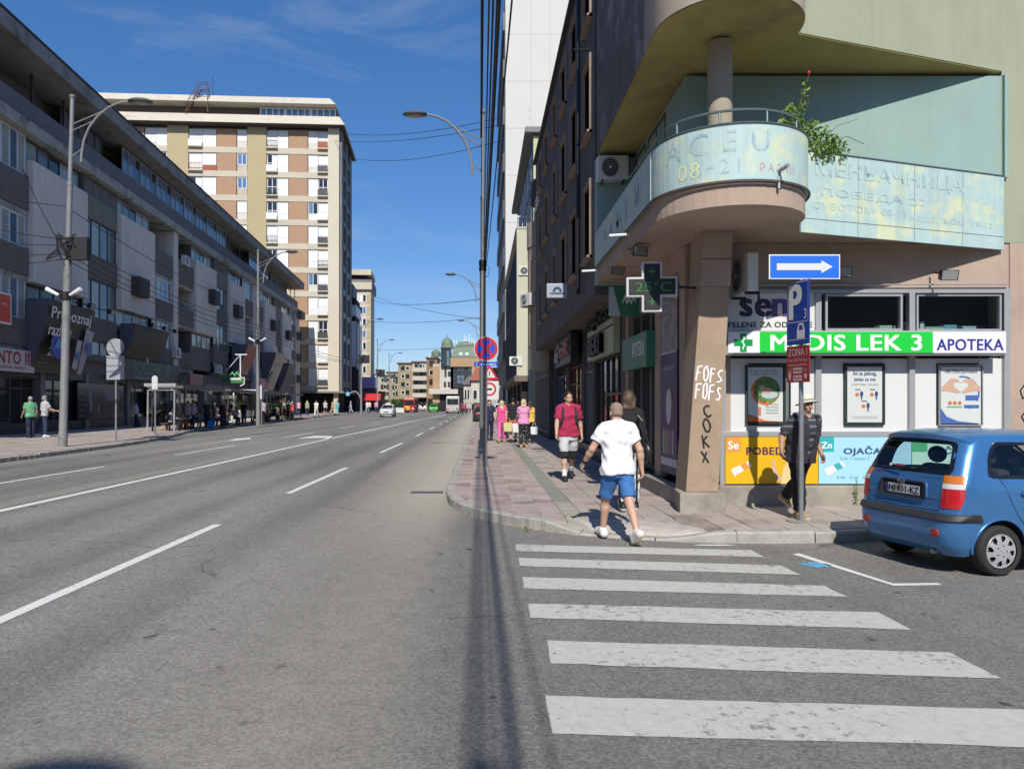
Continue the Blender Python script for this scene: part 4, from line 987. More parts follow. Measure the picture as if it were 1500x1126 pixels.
# upper storeys wall with window holes: piers and spandrels
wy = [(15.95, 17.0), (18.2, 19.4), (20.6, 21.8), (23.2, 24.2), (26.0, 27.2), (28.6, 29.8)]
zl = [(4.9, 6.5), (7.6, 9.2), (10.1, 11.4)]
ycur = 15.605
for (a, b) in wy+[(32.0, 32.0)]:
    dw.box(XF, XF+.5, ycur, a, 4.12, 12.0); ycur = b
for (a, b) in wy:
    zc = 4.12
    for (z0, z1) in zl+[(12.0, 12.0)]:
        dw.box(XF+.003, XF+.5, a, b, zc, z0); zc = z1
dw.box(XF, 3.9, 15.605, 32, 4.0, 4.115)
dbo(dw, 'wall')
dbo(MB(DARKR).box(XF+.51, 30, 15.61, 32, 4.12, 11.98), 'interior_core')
dbo(MB(flat('roof_edge', (.05, .045, .045), .8)).box(XF-.12, 30, 15.605, 32.0, 12.0, 12.12), 'roof_edge')
TANW = mat('tan_window_surround', (.30, .215, .165), .8, var=.15, scale=3)
for i, (a, b) in enumerate(wy):
    for j, (z0, z1) in enumerate(zl):
        f = MB(TANW); f.box(XF-.07, XF+.1, a-.05, a, z0-.05, z1+.05).box(XF-.07, XF+.1, b, b+.05, z0-.05, z1+.05).box(XF-.07, XF+.1, a, b, z1, z1+.05).box(XF-.12, XF+.1, a-.05, b+.05, z0-.05, z0-.001)
        dbo(f, 'window_surround')
        window(DB, 0, b-a, z0, z1, 0, cols=2, fm=M['dframe'], pms=[M['pane'], M['pane_grey']] if (i+j) % 3 else [M['pane']], fw=.06, loc=(XF+.22-db0.x, (a+b)/2-db0.y, (z0+z1)/2-db0.z), rz=rad(-90))
# awning-like ledge and pipes
dbo(MB(M['dark_metal']).tube([(XF-.08, 17.6, 4.3), (XF-.08, 17.6, 12)], .045, 8), 'drainpipe')
dbo(MB(M['dark_metal']).tube([(XF-.05, 15.9, 9.3), (XF-.4, 15.9, 9.3)], .03, 6), 'drainpipe')
# ground floor shops
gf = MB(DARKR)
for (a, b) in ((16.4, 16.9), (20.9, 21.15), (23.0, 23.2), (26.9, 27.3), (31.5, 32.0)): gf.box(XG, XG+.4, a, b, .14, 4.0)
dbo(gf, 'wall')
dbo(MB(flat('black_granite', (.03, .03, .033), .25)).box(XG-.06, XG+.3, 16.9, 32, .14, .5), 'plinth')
FRG = flat('grey_shop_frame', (.16, .17, .18), .4); FRD = flat('black_shop_frame', (.02, .02, .023), .4); FRR = flat('red_shop_frame', (.12, .012, .02), .45)
sg = glass('shop_display_glass', (.3, .33, .34), .12)
def shopwin(a, b, z0, z1, cols, fm, nm='shop_window', rows=None, pm=None):
    return window(DB, 0, b-a, z0, z1, 0, cols=cols, fm=fm, pm=pm or M['pane'], fw=.07, rows=rows, name=nm, loc=(XG+.08-db0.x, (a+b)/2-db0.y, (z0+z1)/2-db0.z), rz=rad(-90))
shopwin(16.9, 19.3, .5, 2.9, 3, FRD, rows=.6)
shopwin(19.3, 20.9, .2, 2.9, 2, FRD, 'shop_door')
shopwin(21.15, 23.0, .2, 3.6, 2, FRG, 'shop_door', rows=.72, pm=M['pane_grey'])
shopwin(23.2, 25.0, .2, 3.0, 2, FRR, 'shop_door', rows=.75)
shopwin(25.0, 26.9, .5, 3.0, 2, FRR, rows=.75)
shopwin(27.3, 29.4, .3, 2.8, 2, FRD, 'shop_door')
shopwin(29.4, 31.5, .4, 2.8, 3, flat('blue_shop_frame', (.05, .075, .12), .4), pm=M['pane_blue'])
# sign: pale box with deep black letters
S2 = thing('shop_sign', 'pale yellow-green sign board with thick black letters over a dark shop window', 'sign', (XG-.12, 18.9, 3.3), rad(-90))
MB(F('sign_palegreen', (.42, .46, .30))).box(-2.0, 2.0, -.06, .11, -.42, .75).obj('sign_box', S2, bevel=.01)
MB(flat('sign_dark_gap', (.03, .03, .03), .6)).box(-2.0, 2.0, -.064, -.0605, .19, .24).obj('seam', S2)
text('MENJAČNICA', M['ink'], S2, (0.1, -.12, .5), w=3.6, h=.36, bold=.04, ext=.06); text('BEKI', M['ink'], S2, (-.2, -.12, -.1), w=1.8, h=.46, bold=.05, ext=.06)
S3 = thing('shop_sign', 'black shop sign with pale raised letters above the farther shop doors', 'sign', (XG-.35, 25.3, 3.45), rad(-90))
MB(flat('sign_black', (.018, .017, .018), .4)).box(-2.2, 2.2, -.05, .2, -.45, .5).obj('sign_box', S3)
text('Ace', F('sign_paleblue', (.45, .47, .55)), S3, (-1.55, -.09, -.02), w=1.05, h=.5, bold=.02, ext=.03); text('Petrović', F('sign_palered', (.42, .14, .16)), S3, (.55, -.09, .08), w=2.6, h=.55, bold=.02, ext=.03)
FL = thing('flag_sign', 'small grey-blue projecting sign with a dark arch emblem on the dark wall', 'sign', (PX(816, 20.3), 20.3, PZ(426, 20.3)))
MB(F('flag_sign_blue', (.33, .37, .45))).box(-.29, .29, -.04, .04, -.2, .2).obj('panel', FL, bevel=.02)
q = MB(F('flag_emblem', (.04, .05, .08))); q.poly([(.13*math.cos(math.pi*k/12), -.044, -.04+.15*math.sin(math.pi*k/12)) for k in range(13)]); q.use(F('flag_sign_blue', (.33, .37, .45))).poly([(.06*math.cos(math.pi*k/12), -.046, -.04+.07*math.sin(math.pi*k/12)) for k in range(13)]); q.use(F('flag_emblem', None or (.04, .05, .08))).rect(-.2, .2, -.1, -.06, -.044); q.obj('emblem', FL)
MB(M['dark_metal']).tube([(.29, 0, .1), (.33, 0, .1)], .02, 6).obj('bracket', FL)
air_con((PX(889, 15.9)-.0, 15.85, 10.1), rad(-90), 'air conditioner high on the dark wall at the top of the picture')
air_con((PX(808, 25.5), 25.2, PZ(482, 25.5)), rad(-90), 'dusty white air conditioner above the farther shop signs')
air_con((2.38, 30.6, 9.9), rad(-90), 'first of two white air conditioners by the round balcony high on the dark building')
air_con((2.38, 31.6, 9.9), rad(-90), 'second of two white air conditioners by the round balcony high on the dark building')
# rounded bay beyond
TANB = mat('tan_bay_render', (.36, .31, .24), .92, var=.14, scale=1.6, bump=.35, bscale=35, dirt=(.17, .14, .11), dscale=.8, dlo=.5, dhi=.72)
RB = thing('bay_house', 'narrow house with a rounded tan bay between the dark building and the cream block', 'building', (3.0, 33.0, .14))
rb0 = Vector((3.0, 33.0, .14))
def halfround(mb, z0, z1, r, c=(3.1, 33.1)):
    return mb.prism([(c[0]+r*math.cos(rad(a)), c[1]+r*math.sin(rad(a))) for a in range(90, 300, 10)]+[(3.6, 32.02), (3.6, 34.3)], z0, z1)
halfround(MB(TANB), 3.2, 8.6, .95).obj('bay', RB, tuple(-rb0), smooth=True)
halfround(MB(TANB), 8.61, 9.7, 1.0).obj('bay', RB, tuple(-rb0), smooth=True)
halfround(MB(flat('dark_round_balcony', (.06, .055, .05), .7)), 10.6, 11.6, .85).obj('balcony', RB, tuple(-rb0), smooth=True)
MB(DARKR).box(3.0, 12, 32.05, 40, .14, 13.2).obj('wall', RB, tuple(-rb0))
for z in (4.2, 6.5): 
    window(RB, 0, .7, 0, 1.5, 0, cols=1, fm=TANW, pm=M['pane'], loc=(2.42-rb0.x, 32.42-rb0.y, z+.8-rb0.z), rz=rad(-45))
MB(M['wframe']).box(3.1, 3.2, 32.5, 39.5, .3, 3.0).obj('shop_front', RB, tuple(-rb0))
for k in range(5): window(RB, 0, 1.3, .3, 2.9, 0, cols=1, fm=flat('blue_shop_frame', (.05, .075, .12), .4), pm=M['pane_blue'], name='shop_window', loc=(2.98-rb0.x, 33.3+k*1.4-rb0.y, 1.7-rb0.z), rz=rad(-90))
air_con((1.98, 32.6, 6.0), rad(-60), 'white air conditioner fixed to the rounded tan bay')
# building B (bluish with many ACs)
BB = thing('balcony_block', 'bluish shaded block with air conditioners rising behind the cream building', 'building', (2.95, 41, .14))
bb0 = Vector((2.95, 41, .14))
MB(mat('bluegreen_render', (.13, .19, .22), .9, var=.2, scale=1)).box(2.95, 14, 41.02, 58, .14, 16.6).obj('wall', BB, tuple(-bb0))
MB(mat('yellowgreen_render', (.46, .48, .26), .9, var=.08, scale=1)).box(2.96, 14, 40.9, 41.0, .14, 16.5).obj('wall', BB, tuple(-bb0))
MB(flat('roof_edge_grey', (.2, .2, .2), .8)).box(2.5, 14, 40.6, 58.3, 16.61, 16.9).obj('roof_edge', BB, tuple(-bb0))
for k in range(6):
    for j in range(2): window(BB, 0, 1.4, 0, 1.6, 0, cols=2, fm=M['wframe'], pm=M['pane_blue'], loc=(2.93-bb0.x, 43+k*2.6-bb0.y, 13.2+j*2.2-.3-bb0.z), rz=rad(-90))
for k in range(5): air_con((2.92, 42.6+k*3, 12.9+(k*1.7) % 2.2), rad(-90), ['nearest', 'second', 'third', 'fourth', 'farthest'][k]+' air conditioner on the bluish block above the cream building')
# cream building overhanging the pavement
CRM = mat('cream_panel', (.50, .49, .375), .8, var=.05, scale=.8, dirt=(.48, .46, .36), dscale=.5)
CR = thing('cream_building', 'pale yellow block overhanging the pavement on dark columns', 'building', (2.24, 45, .14))
cr0 = Vector((2.24, 45, .14))
MB(CRM).box(2.24, 9, 44.98, 45.3, 3.4, 12.3).obj('end_wall', CR, tuple(-cr0))
MB(flat('cream_core', (.08, .09, .1), .6)).box(2.5, 9, 45.31, 69, 3.41, 12.28).obj('wall', CR, tuple(-cr0))
MB(flat('soffit_brown', (.16, .13, .10), .9)).box(2.1, 9, 44.9, 69, 3.05, 3.39).obj('overhang', CR, tuple(-cr0))
MB(flat('roof_edge_cream', (.40, .39, .32), .8)).box(2.2, 9, 44.95, 69, 12.31, 12.45).obj('roof_edge', CR, tuple(-cr0))
for k in range(8):
    window(CR, 0, 2.8, 3.6, 12.1, 0, cols=2, fm=M['dframe'], pm=M['pane_blue'], rows=.5, name='glazing', loc=(2.40-cr0.x, 47+k*2.9-cr0.y, 7.85-cr0.z), rz=rad(-90))
ral = MB(M['wframe'])
for k in range(9): ral.cyl((2.35+k*.25, 45.05, 12.45), (2.35+k*.25, 45.05, 13.1), .02, n=5)
ral.box(2.3, 4.5, 45.03, 45.07, 13.06, 13.12); ral.obj('roof_railing', CR, tuple(-cr0))
for k in range(5): MB(flat('black_column', (.02, .02, .022), .4)).box(2.55, 2.95, 45.6+k*5.5, 46.0+k*5.5, .14, 3.05).obj('column', CR, tuple(-cr0))
MB(flat('shop_black', (.015, .015, .017), .4)).box(4.6, 9, 45.4, 69, .14, 3.04).obj('shop_front', CR, tuple(-cr0))
air_con((PX(770, 44.6), 44.9, PZ(402, 44.6)), 0, 'white air conditioner on the cream end wall above the pavement')
air_con((PX(744, 44.6)+.5, 44.9, PZ(535, 44.6)), 0, 'white air conditioner low on the cream building corner')
# tall white tower
WT = thing('tower_block', 'tall windowless white tower end wall rising over the right-hand row', 'tower', (2.6, 74, .14))
wt0 = Vector((2.6, 74, .14))
WTM = mat('white_cladding', (.54, .54, .50), .75, var=.035, scale=.5)
MB(flat('tower_core', (.4, .4, .38), .8)).box(2.65, 18, 74.06, 100, .14, 43.2).obj('wall', WT, tuple(-wt0))
xs = [2.56, 5.1, 7.0, 10.4, 13.0, 18]
for i in range(5):
    for j in range(9):
        z0 = 1.0+j*4.7
        MB(WTM).box(xs[i]+.006, xs[i+1]-.006, 73.95, 74.055, z0+.012, z0+4.69).obj('cladding_panel', WT, tuple(-wt0))
tw = MB(flat('tower_side_dark', (.05, .055, .065), .5))
for j in range(9): tw.box(2.3, 2.64, 74.0, 100, 1.4+j*4.7, 3.2+j*4.7)
tw.obj('window_band', WT, tuple(-wt0))
MB(mat('tower_side_grey', (.2, .2, .2), .8)).box(2.5, 2.648, 74.02, 100, .14, 43.2).obj('side_wall', WT, tuple(-wt0))

# ------------------------------------------------------------------ the side of the crossing behind the viewer (seen in the window reflections)
for k, (x0, x1, y0, y1, h, lab) in enumerate(((5, 42, -34, -18, 13, 'grey house across the side street behind the viewer'), (-52, -23, -60, 6, 17, 'long grey block continuing behind the viewer on the left'), (-14, 3.0, -140, -120, 14, 'beige house far down the street behind the viewer'), (5, 30, -110, -36, 12, 'row of houses along the street behind the viewer'))):
    t = thing('house', lab, 'house', ((x0+x1)/2, (y0+y1)/2, 0)); w, d = (x1-x0)/2, (y1-y0)/2
    MB(mat('behind_render', (.30, .27, .23), .9, var=.15, scale=.4)).box(-w, w, -d, d, 0, h).obj('wall', t); MB(TIL_ := flat('behind_roof', (.15, .08, .06), .8)).box(-w-.3, w+.3, -d-.3, d+.3, h+.01, h+.4).obj('roof', t)
    for f in range(int(h/3.2)):
        for i in range(int(w)): window(t, 0, 1.2, 0, 1.6, 0, cols=2, pm=M['pane'], loc=(-w+1+i*2, d+.05, 2.2+f*3.1), rz=rad(180))
# ================================================================== LEFT BUILDING
LROT = math.atan(.062)
LPC = mat('left_pale_concrete_panel', (.74, .65, .575), .92, var=.10, scale=.9, bump=.25, bscale=18, streak=.25, dirt=(.56, .49, .44), dscale=.45, dlo=.5, dhi=.75)
LDC = mat('left_dark_panel', (.165, .15, .135), .9, var=.2, scale=1.2, stretch=(1, 1, .25), dirt=(.09, .08, .07), dscale=1.2, dlo=.5, dhi=.7)
LPUR = mat('left_attic_band', (.16, .15, .17), .85, var=.12, scale=.8)
LLED = mat('left_ledge_concrete', (.38, .36, .33), .9, var=.18, scale=1.2, dirt=(.10, .09, .08), dscale=1.0, dlo=.5, dhi=.66)
LBR = mat('left_brown_spandrel', (.22, .20, .165), .9, var=.15, scale=1)
LB = thing('long_building', 'long grey concrete apartment block with shops along the left side of the street', 'building', (-23.4, 36, .14), LROT)
# local frame of the block: x outward (to the street), y along the street, heights above ground level .14
def lbo(mb, name, **k):
    k.setdefault('parent', LB); return mb.obj(name, **k)
U0, U1 = -24.0, 79.0
Hm = -.14
core = MB(LDC).box(-14, -1.75, U0, U1, .0, 19.2); lbo(core, 'wall')
lbo(MB(LLED).box(-1.74, .38, U0, U1, 15.5, 16.1), 'ledge')
for k in range(13):
    a = U0+k*8; b = min(U1, a+8)
    if b > a: lbo(MB(LPUR).box(-.35, .0, a+.004, b-.004, 16.101, 17.35), 'parapet_panel')
rf = MB(mat('roof_fascia_grey', (.26, .25, .24), .85, var=.15, scale=.7, dirt=(.09, .085, .08), dscale=.8)).box(-14.2, 1.0, U0, U1, 19.25, 20.05)
lbo(rf, 'roof', bevel=.02)
lbo(MB(flat('roof_flashing', (.03, .03, .035), .6)).box(-14.3, 1.06, U0, U1, 20.055, 20.15), 'roof_flashing')
lbo(MB(LDC).box(-1.74, -.5, U0, U1, 16.1, 16.3), 'attic_floor')
def lwin(u0, u1, z0, z1, x, cols, fm=None, pm=None, pms=None, fw=.09, rows=None, name='window'):
    return window(LB, 0, u1-u0, 0, z1-z0, 0, cols=cols, fm=fm, pm=pm, pms=pms, fw=fw, rows=rows, name=name, loc=(x, (u0+u1)/2, (z0+z1)/2-.14), rz=rad(90))
# attic: open dark loggia, recessed windows, then the long blue glazing flush with the band
lwin(7.8, 13.3, 17.4, 19.25, -.9, 5, fm=M['dframe'], pm=M['pane_grey'])
lwin(-20, 1.0, 17.4, 19.25, -1.6, 8, fm=M['dframe'], pm=M['void'])
for k in range(4): lbo(MB(M['dframe']).box(-.55, -.42, -3+k*3.4, -2.9+k*3.4, 17.36, 19.24), 'loggia_post')
for k in range(4):
    lwin(14.6+k*6.3, 14.6+k*6.3+6.25, 17.5, 19.24, -.12, 6, fm=M['alu'], pms=[M['pane_blue'], M['pane_blue'], M['pane']], fw=.10)
lwin(40.2, 44.6, 17.4, 19.2, -.9, 4, fm=M['dframe'], pm=M['pane_grey'])
lwin(49.5, 55, 17.5, 19.2, -.15, 4, fm=M['alu'], pm=M['pane_blue'])
lwin(57, 61, 17.5, 19.2, -.5, 3, fm=M['alu'], pm=M['pane_blue'])
lwin(64, 71, 17.5, 19.2, -.9, 4, fm=M['alu'], pm=M['pane_blue'])
for u in (46.2, 72.5, 75.5, 78.7): lbo(MB(M['dframe']).box(-.5, -.4, u, u+.12, 17.36, 19.24), 'loggia_post')
ARC = MB(M['void'])
k2 = 0
def panel(u0, u1):
    n = 1
    lbo(MB(LPC).box(-1.74, .25, u0, u1, 7.9, 14.25), 'concrete_panel', bevel=.02)
    lbo(MB(LDC).box(-1.74, -.25, u0+.02, u1-.02, 14.26, 15.49), 'spandrel')
    lwin(u0+.1, u1-.1, 14.4, 15.55, -.2, 5, fm=M['alu'] if RND.random() < .5 else M['dframe'], pms=[M['pane_curtain'], M['pane_grey'], M['pane'], M['pane_curtain']], fw=.07)
    lbo(MB(LDC).box(-1.74, -.3, u0, u1, 4.6, 7.89), 'spandrel')
    lwin(u0+.2, u1-.2, 6.75, 7.95, -.22, 4, fm=M['wframe'] if RND.random() < .6 else M['dframe'], pms=[M['pane_curtain'], M['pane'], M['blind'], M['pane_grey']], fw=.08)
def strip(u0, u1):
    for a, b, mt in ((4.2, 4.55, LDC), (5.5, 6.9, LDC), (9.3, 10.75, LDC), (13.0, 14.5, LBR), (14.51, 15.5, LDC)):
        lbo(MB(mt).box(-1.74, -.02, u0+.01, u1-.01, a, b), 'spandrel')
    lwin(u0+.05, u1-.05, 14.55, 15.5, -.0, 4, fm=M['dframe'], pms=[M['pane_curtain'], M['pane_grey'], M['pane']], fw=.07)
    for a, b in ((10.75, 13.0), (6.9, 9.3), (4.55, 5.5)):
        lwin(u0+.05, u1-.05, a+.14, b+.14, -.1, 4, fm=M['dframe'], pms=[M['pane_grey'], M['pane_curtain'], M['pane_grey'], M['pane_grey']], fw=.09)
def loggia(u0, u1, blue=True, dark=False):
    for fl, (a, b) in enumerate(((11.6, 13.35), (8.2, 9.6), (4.5, 5.9))):
        lbo(MB(LDC).box(-.3, .05, u0+.02, u1-.02, a, b), 'balcony_front')
        lbo(MB(LLED).box(-1.74, -.02, u0+.02, u1-.02, a-.3, a-.02), 'balcony_floor')
    for fl, (a, b) in enumerate(((13.35, 15.5), (9.6, 12.0-.7), (5.9, 8.0))):
        glz = RND.random() if not dark else 0.1
        if glz > .38: lwin(u0+.1, u1-.1, a+.14, b+.12, -.06, 4, fm=M['wframe'], pms=[M['pane_blue'], M['pane_curtain'], M['pane_blue'], M['pane_grey']] if blue else [M['pane_curtain'], M['pane_curtain'], M['pane_blue']], fw=.1)
        else: lwin(u0+.6, u1-.4, a+.1, b+.1, -1.72, 3, fm=M['dframe'], pms=[M['pane'], M['pane_grey']], fw=.09)
def pier(u0, u1): lbo(MB(LPC).box(-1.74, .12, u0, u1, .0, 15.48), 'pier', bevel=.02)
for m0 in (-23.9, 2.6, 29.1, 55.6):
    if m0 > -20:
        panel(m0, m0+6.1); strip(m0+6.12, m0+10.9); panel(m0+10.92, m0+16.9)
        pier(m0+21.3, m0+22.3) if m0+22 < 79 else None
        loggia(m0+16.95, min(78.9, m0+21.25), True)
        if m0+26 < 79: loggia(m0+22.35, m0+26.45, True, m0 < 5)
    else:
        loggia(-4.6, -.6, False); pier(-.55, .3) if False else None; loggia(-.55, 2.55, False)
        panel(-10.8, -4.7); strip(-16, -10.85)
# corner piece at the far end
lbo(MB(LPC).box(-8, .0, 79.01, 80.5, 0, 16), 'end_wall')
for k in range(4): lbo(MB(LDC).box(-.4, .9, 77.2, 80.4, 4.8+k*3.3, 5.9+k*3.3), 'balcony_front')
# shop storey
SHF = [flat('shop_black_wall', (.03, .03, .03), .4), mat('shop_grey_tile', (.19, .185, .175), .6, var=.2, scale=2), flat('shop_dark_brown', (.07, .05, .042), .5)]
u = -14.0; kk = 0
while u < 78:
    wdt = [6.2, 5.6, 6.4, 5.2][kk % 4]; e = min(u+wdt, 78.9)
    lbo(MB(SHF[1]).box(-1.0, -.2, u, u+.5, .0, 3.4), 'shop_pier')
    lbo(MB(SHF[0] if 5 < u < 22 else SHF[kk % 3]).box(-1.0, -.28, u+.51, e, .0, .55), 'shop_base')
    lbo(MB(SHF[0]).box(-1.0, -.25, u, e, 2.95, 3.4), 'shop_lintel')
    pmn = [M['pane'], M['void'], M['pane']][kk % 3]
    lwin(u+.55, u+wdt*.62, .69, 3.08, -.45, 2, fm=[M['dframe'], M['alu'], M['dframe']][kk % 3], pm=pmn, fw=.09, name='shop_window')
    lwin(u+wdt*.64, e-.05, .2, 3.08, -.6, 2, fm=M['dframe'], pm=M['void'], fw=.09, rows=.8, name='shop_door')
    u = e; kk += 1
lbo(MB(M['void']).box(-1.74, -1.2, U0, 78.9, .0, 4.6), 'shop_back')
lbo(MB(LDC).box(-1.19, -.22, U0, 78.9, 3.41, 4.2), 'shop_fascia')
for k, (u, z) in enumerate(((16, 9.7), (33.5, 11.5), (42, 11.2), (59.5, 11.6), (69, 11.2), (26.5, 13.3), (24.2, 5.4), (36.0, 4.6), (50.5, 4.4))):
    lab = ['dark air conditioner box on the pale panel above the black shop', 'dark air conditioner box on a panel in the middle of the long block', 'second dark box to its right on the long block', 'dark box on a far pale panel of the long block', 'farthest dark air conditioner box of the long block',
           'white air conditioner inside an upper loggia of the long block', 'white air conditioner under the white slatted window of the long block', 'white air conditioner low on the long block beside the green bracket sign', 'white air conditioner below the red hanging banner'][k]
    if k < 5:
        t = thing('air_conditioner', lab, 'air conditioner', (0, 0, 0), 0, 'air conditioners on the facades')
        b = MB(mat('dark_slatted_box', (.05, .045, .04), .7, var=.2, scale=4)); b.box(0, .6, -.9, .9, 0, 1.3); b.obj('casing', t, bevel=.02)
        g = MB(flat('slat_dark', (.025, .024, .022), .6))
        for i in range(6): g.box(.601, .62, -.84, .84, .1+i*.19, .2+i*.19)
        g.obj('louvre', t)
        t.location = LB.matrix_basis @ Vector((.25, u, z-.7)) if False else (-23.4-.062*u+.25, 36+u*.998, z-.5); t.rotation_euler = (0, 0, LROT)
    else:
        x = -23.4-.062*u+.1; t = air_con((x+.3, 36+u*.998, z), rad(90)+LROT, lab); t.scale = (1.5, 1.3, 1.5)
def lpos(u, x=0.0): return (-23.4-.0619*u+x*.998, 36+u*.998+x*.062)

# signs on the long block
RZ = rad(90)+LROT
def lsign(name, label, u, x, z, cat='sign', tilt=0):
    p = lpos(u, x); t = thing(name, label, cat, (p[0], p[1], z), RZ); return t
t = lsign('shop_sign', 'white shop sign with tall red letters at the left edge of the picture', 0.2, .25, 3.85)
MB(F('sign_white', (.55, .53, .50))).box(-3.6, 2.4, -.05, .25, -.56, .56).obj('sign_box', t, bevel=.01)
RL_ = F('sign_red', (.35, .015, .03)); text('NTO III', RL_, t, (.65, -.056, .13), w=3.0, h=.62, bold=.03); text('zlatna zemlje', RL_, t, (.45, -.056, -.36), w=2.2, h=.2, bold=.01)
t = lsign('red_sign', 'small orange-red sign with white edge on the upper window at the left picture edge', -.2, .4, 6.3)
MB(M['white']).box(-.6, .42, -.05, .05, -.75, .75).obj('panel', t); MB(F('sign_orange', (.65, .06, .03))).rect(-.58, .34, -.66, .66, -.054).obj('print', t)
scrawl(GW, t, (-.2, -.062, .2), .5, .1)
def curved_board(name, label, u, w, z0, z1, lean, mt, n=8, cat='billboard', bow=.35):
    t = lsign(name, label, u, .15, z0, cat)
    v = []; H = z1-z0
    for i in range(n+1):
        q = i/n; yy = -(lean*q+bow*math.sin(math.pi*q)*.5+.05); v.append((yy, H*q))
    b = MB(mt)
    for i in range(n): b.add([(-w/2, v[i][0], v[i][1]), (w/2, v[i][0], v[i][1]), (w/2, v[i+1][0], v[i+1][1]), (-w/2, v[i+1][0], v[i+1][1])], [(0, 1, 2, 3)])
    b.obj('sheet', t, smooth=True)
    s_ = MB(flat('board_side', (.10, .10, .125), .6))
    for x in (-w/2, w/2): s_.poly([(x, y-.0, z) for y, z in v]+[(x, .1, H), (x, .1, 0)])
    s_.poly([(-w/2, v[-1][0], H), (w/2, v[-1][0], H), (w/2, .1, H), (-w/2, .1, H)]); s_.obj('side_panel', t)
    return t, (lambda q: -(lean*q+bow*math.sin(math.pi*q)*.5+.05))
BBK = flat('billboard_black', (.014, .013, .018), .4)
t, fy = curved_board('billboard', 'curved black billboard reading Prepoznaj razliku with a ZEN emblem', 4.9, 5.3, 3.35, 7.15, 1.0, BBK)
text('Prepoznaj', GW, t, (-.2, fy(.83)-.12, 3.05), w=4.4, h=.8, bold=.015, rx=rad(8)); text('razliku', GW, t, (-1.3, fy(.65)-.12, 2.25), w=2.3, h=.6, bold=.015, rx=rad(11))
text('ZEN', F('zen_pale', (.6, .62, .8)), t, (-1.4, fy(.37)-.2, 1.1), w=1.5, h=.42, bold=.02, rx=rad(18))
q = MB(F('zen_blue', (.06, .06, .40))); q.disc(-1.4, 1.45, .7, fy(.6)-.08); q.use(F('zen_cyan', (.10, .30, .62))).poly([(-1.85, fy(.6)-.1, 1.3), (-.95, fy(.6)-.1, 1.3), (-1.35, fy(.6)-.12, 1.9)])
q.use(F('pouch_pale', (.45, .43, .48))).poly([(.55, fy(.3)-.2, .35), (1.1, fy(.3)-.2, .25), (1.3, fy(.5)-.2, 1.9), (.75, fy(.5)-.2, 1.95)]).poly([(1.45, fy(.2)-.2, .05), (1.9, fy(.2)-.2, .0), (2.6, fy(.6)-.2, 2.5), (1.6, fy(.6)-.2, 2.65)])
q.use(F('zen_blue2', (.05, .16, .45))).poly([(1.6, fy(.45)-.3, 1.2), (2.2, fy(.45)-.3, 1.15), (2.35, fy(.5)-.3, 1.7), (1.9, fy(.5)-.3, 1.95)]); q.disc(.9, 1.0, .25, fy(.4)-.28)
q.obj('print', t)
scrawl(F('zen_cyan2', (.12, .42, .45)), t, (-1.8, fy(.1)-.06, .55), .9, .2)
for k, x in enumerate((-.1, 2.5)):
    p = lpos(5.8+x, 1.75); f = flood((p[0], p[1], 7.2), ['white spotlight above the left part of the curved billboard', 'white spotlight above the right part of the curved billboard'][k], RZ, .4); f.scale = (2.2, 2.2, 2.2)
t, fy = curved_board('billboard', 'plain black curved billboard above the black betting shop', 16.8, 6.2, 4.6, 7.1, .9, flat('billboard_black2', (.02, .018, .016), .5))
for k, x in enumerate((-1.5, .8, 3.0)):
    p = lpos(16.8+x, 1.6); f = flood((p[0], p[1], 7.15), ['first', 'second', 'third'][k]+' white spotlight in the row over the plain black billboard', RZ, .4); f.scale = (2, 2, 2)
t = lsign('shop_sign', 'dark olive betting shop sign with green outlined SOCCER lettering', 17.8, .3, 3.95)
MB(flat('sign_olive', (.045, .04, .03), .5)).box(-4.6, 6.8, -.1, .25, -.62, .8).obj('sign_box', t)
SGN = F('soccer_green', (.06, .21, .09))
text('SOCCER', SGN, t, (-.2, -.106, .25), w=5.0, h=.85, bold=-.005); text('WWW.SOCCERBET.RS', F('soccer_grey', (.4, .38, .36)), t, (.1, -.106, -.42), w=5.3, h=.22)
MB(F('soccer_darkgreen', (.02, .07, .03))).poly([(3.0, -.106, -.6), (3.9, -.106, -.6), (4.5, -.106, .78), (3.6, -.106, .78)]).obj('print', t)
q = MB(F('soccer_pale', (.5, .5, .5))); q.ribbon([(-.2, .7), (-.4, 1.0), (-.2, 1.35), (0, 1.0), (-.2, .7)], .13, off=-.11); q.obj('emblem', t)
# darkened display window with white streaks
t = lsign('window_display', 'dark shop window display with a white figure print', 20.5, -.2, .95, 'display')
MB(flat('display_dark', (.02, .02, .03), .2)).box(-1.6, 1.6, -.03, .02, .0, 1.6).obj('sheet', t)
q = MB(F('display_white', (.34, .34, .36))); q.poly([(-.9, -.034, 1.5), (-.3, -.034, 1.35), (-.2, -.034, .9), (-.5, -.034, 1.1)]).poly([(.3, -.034, 1.5), (1.0, -.034, 1.4), (1.1, -.034, .5), (.8, -.034, 1.0), (.4, -.034, 1.1)]).poly([(-.3, -.034, .1), (-.1, -.034, .1), (.0, -.034, .7), (-.2, -.034, .6)]); q.obj('print', t)
t = lsign('window_display', 'dark shop window display with blurry white football players print', 11.5, -.2, .75, 'display')
MB(flat('display_dark', (.02, .02, .03), .2)).box(-3.2, 3.4, -.03, .02, .0, 2.2).obj('sheet', t)
q = MB(F('display_white2', (.17, .17, .19))); q.poly([(.4, -.034, 2.0), (2.8, -.034, 1.9), (2.7, -.034, 1.2), (1.2, -.034, 1.1), (.5, -.034, 1.3)]).poly([(-1.9, -.034, 1.9), (-1.4, -.034, 2.0), (-1.2, -.034, .6), (-1.6, -.034, .3)]).poly([(-.6, -.034, .7), (-.2, -.034, .9), (-.4, -.034, .1)])
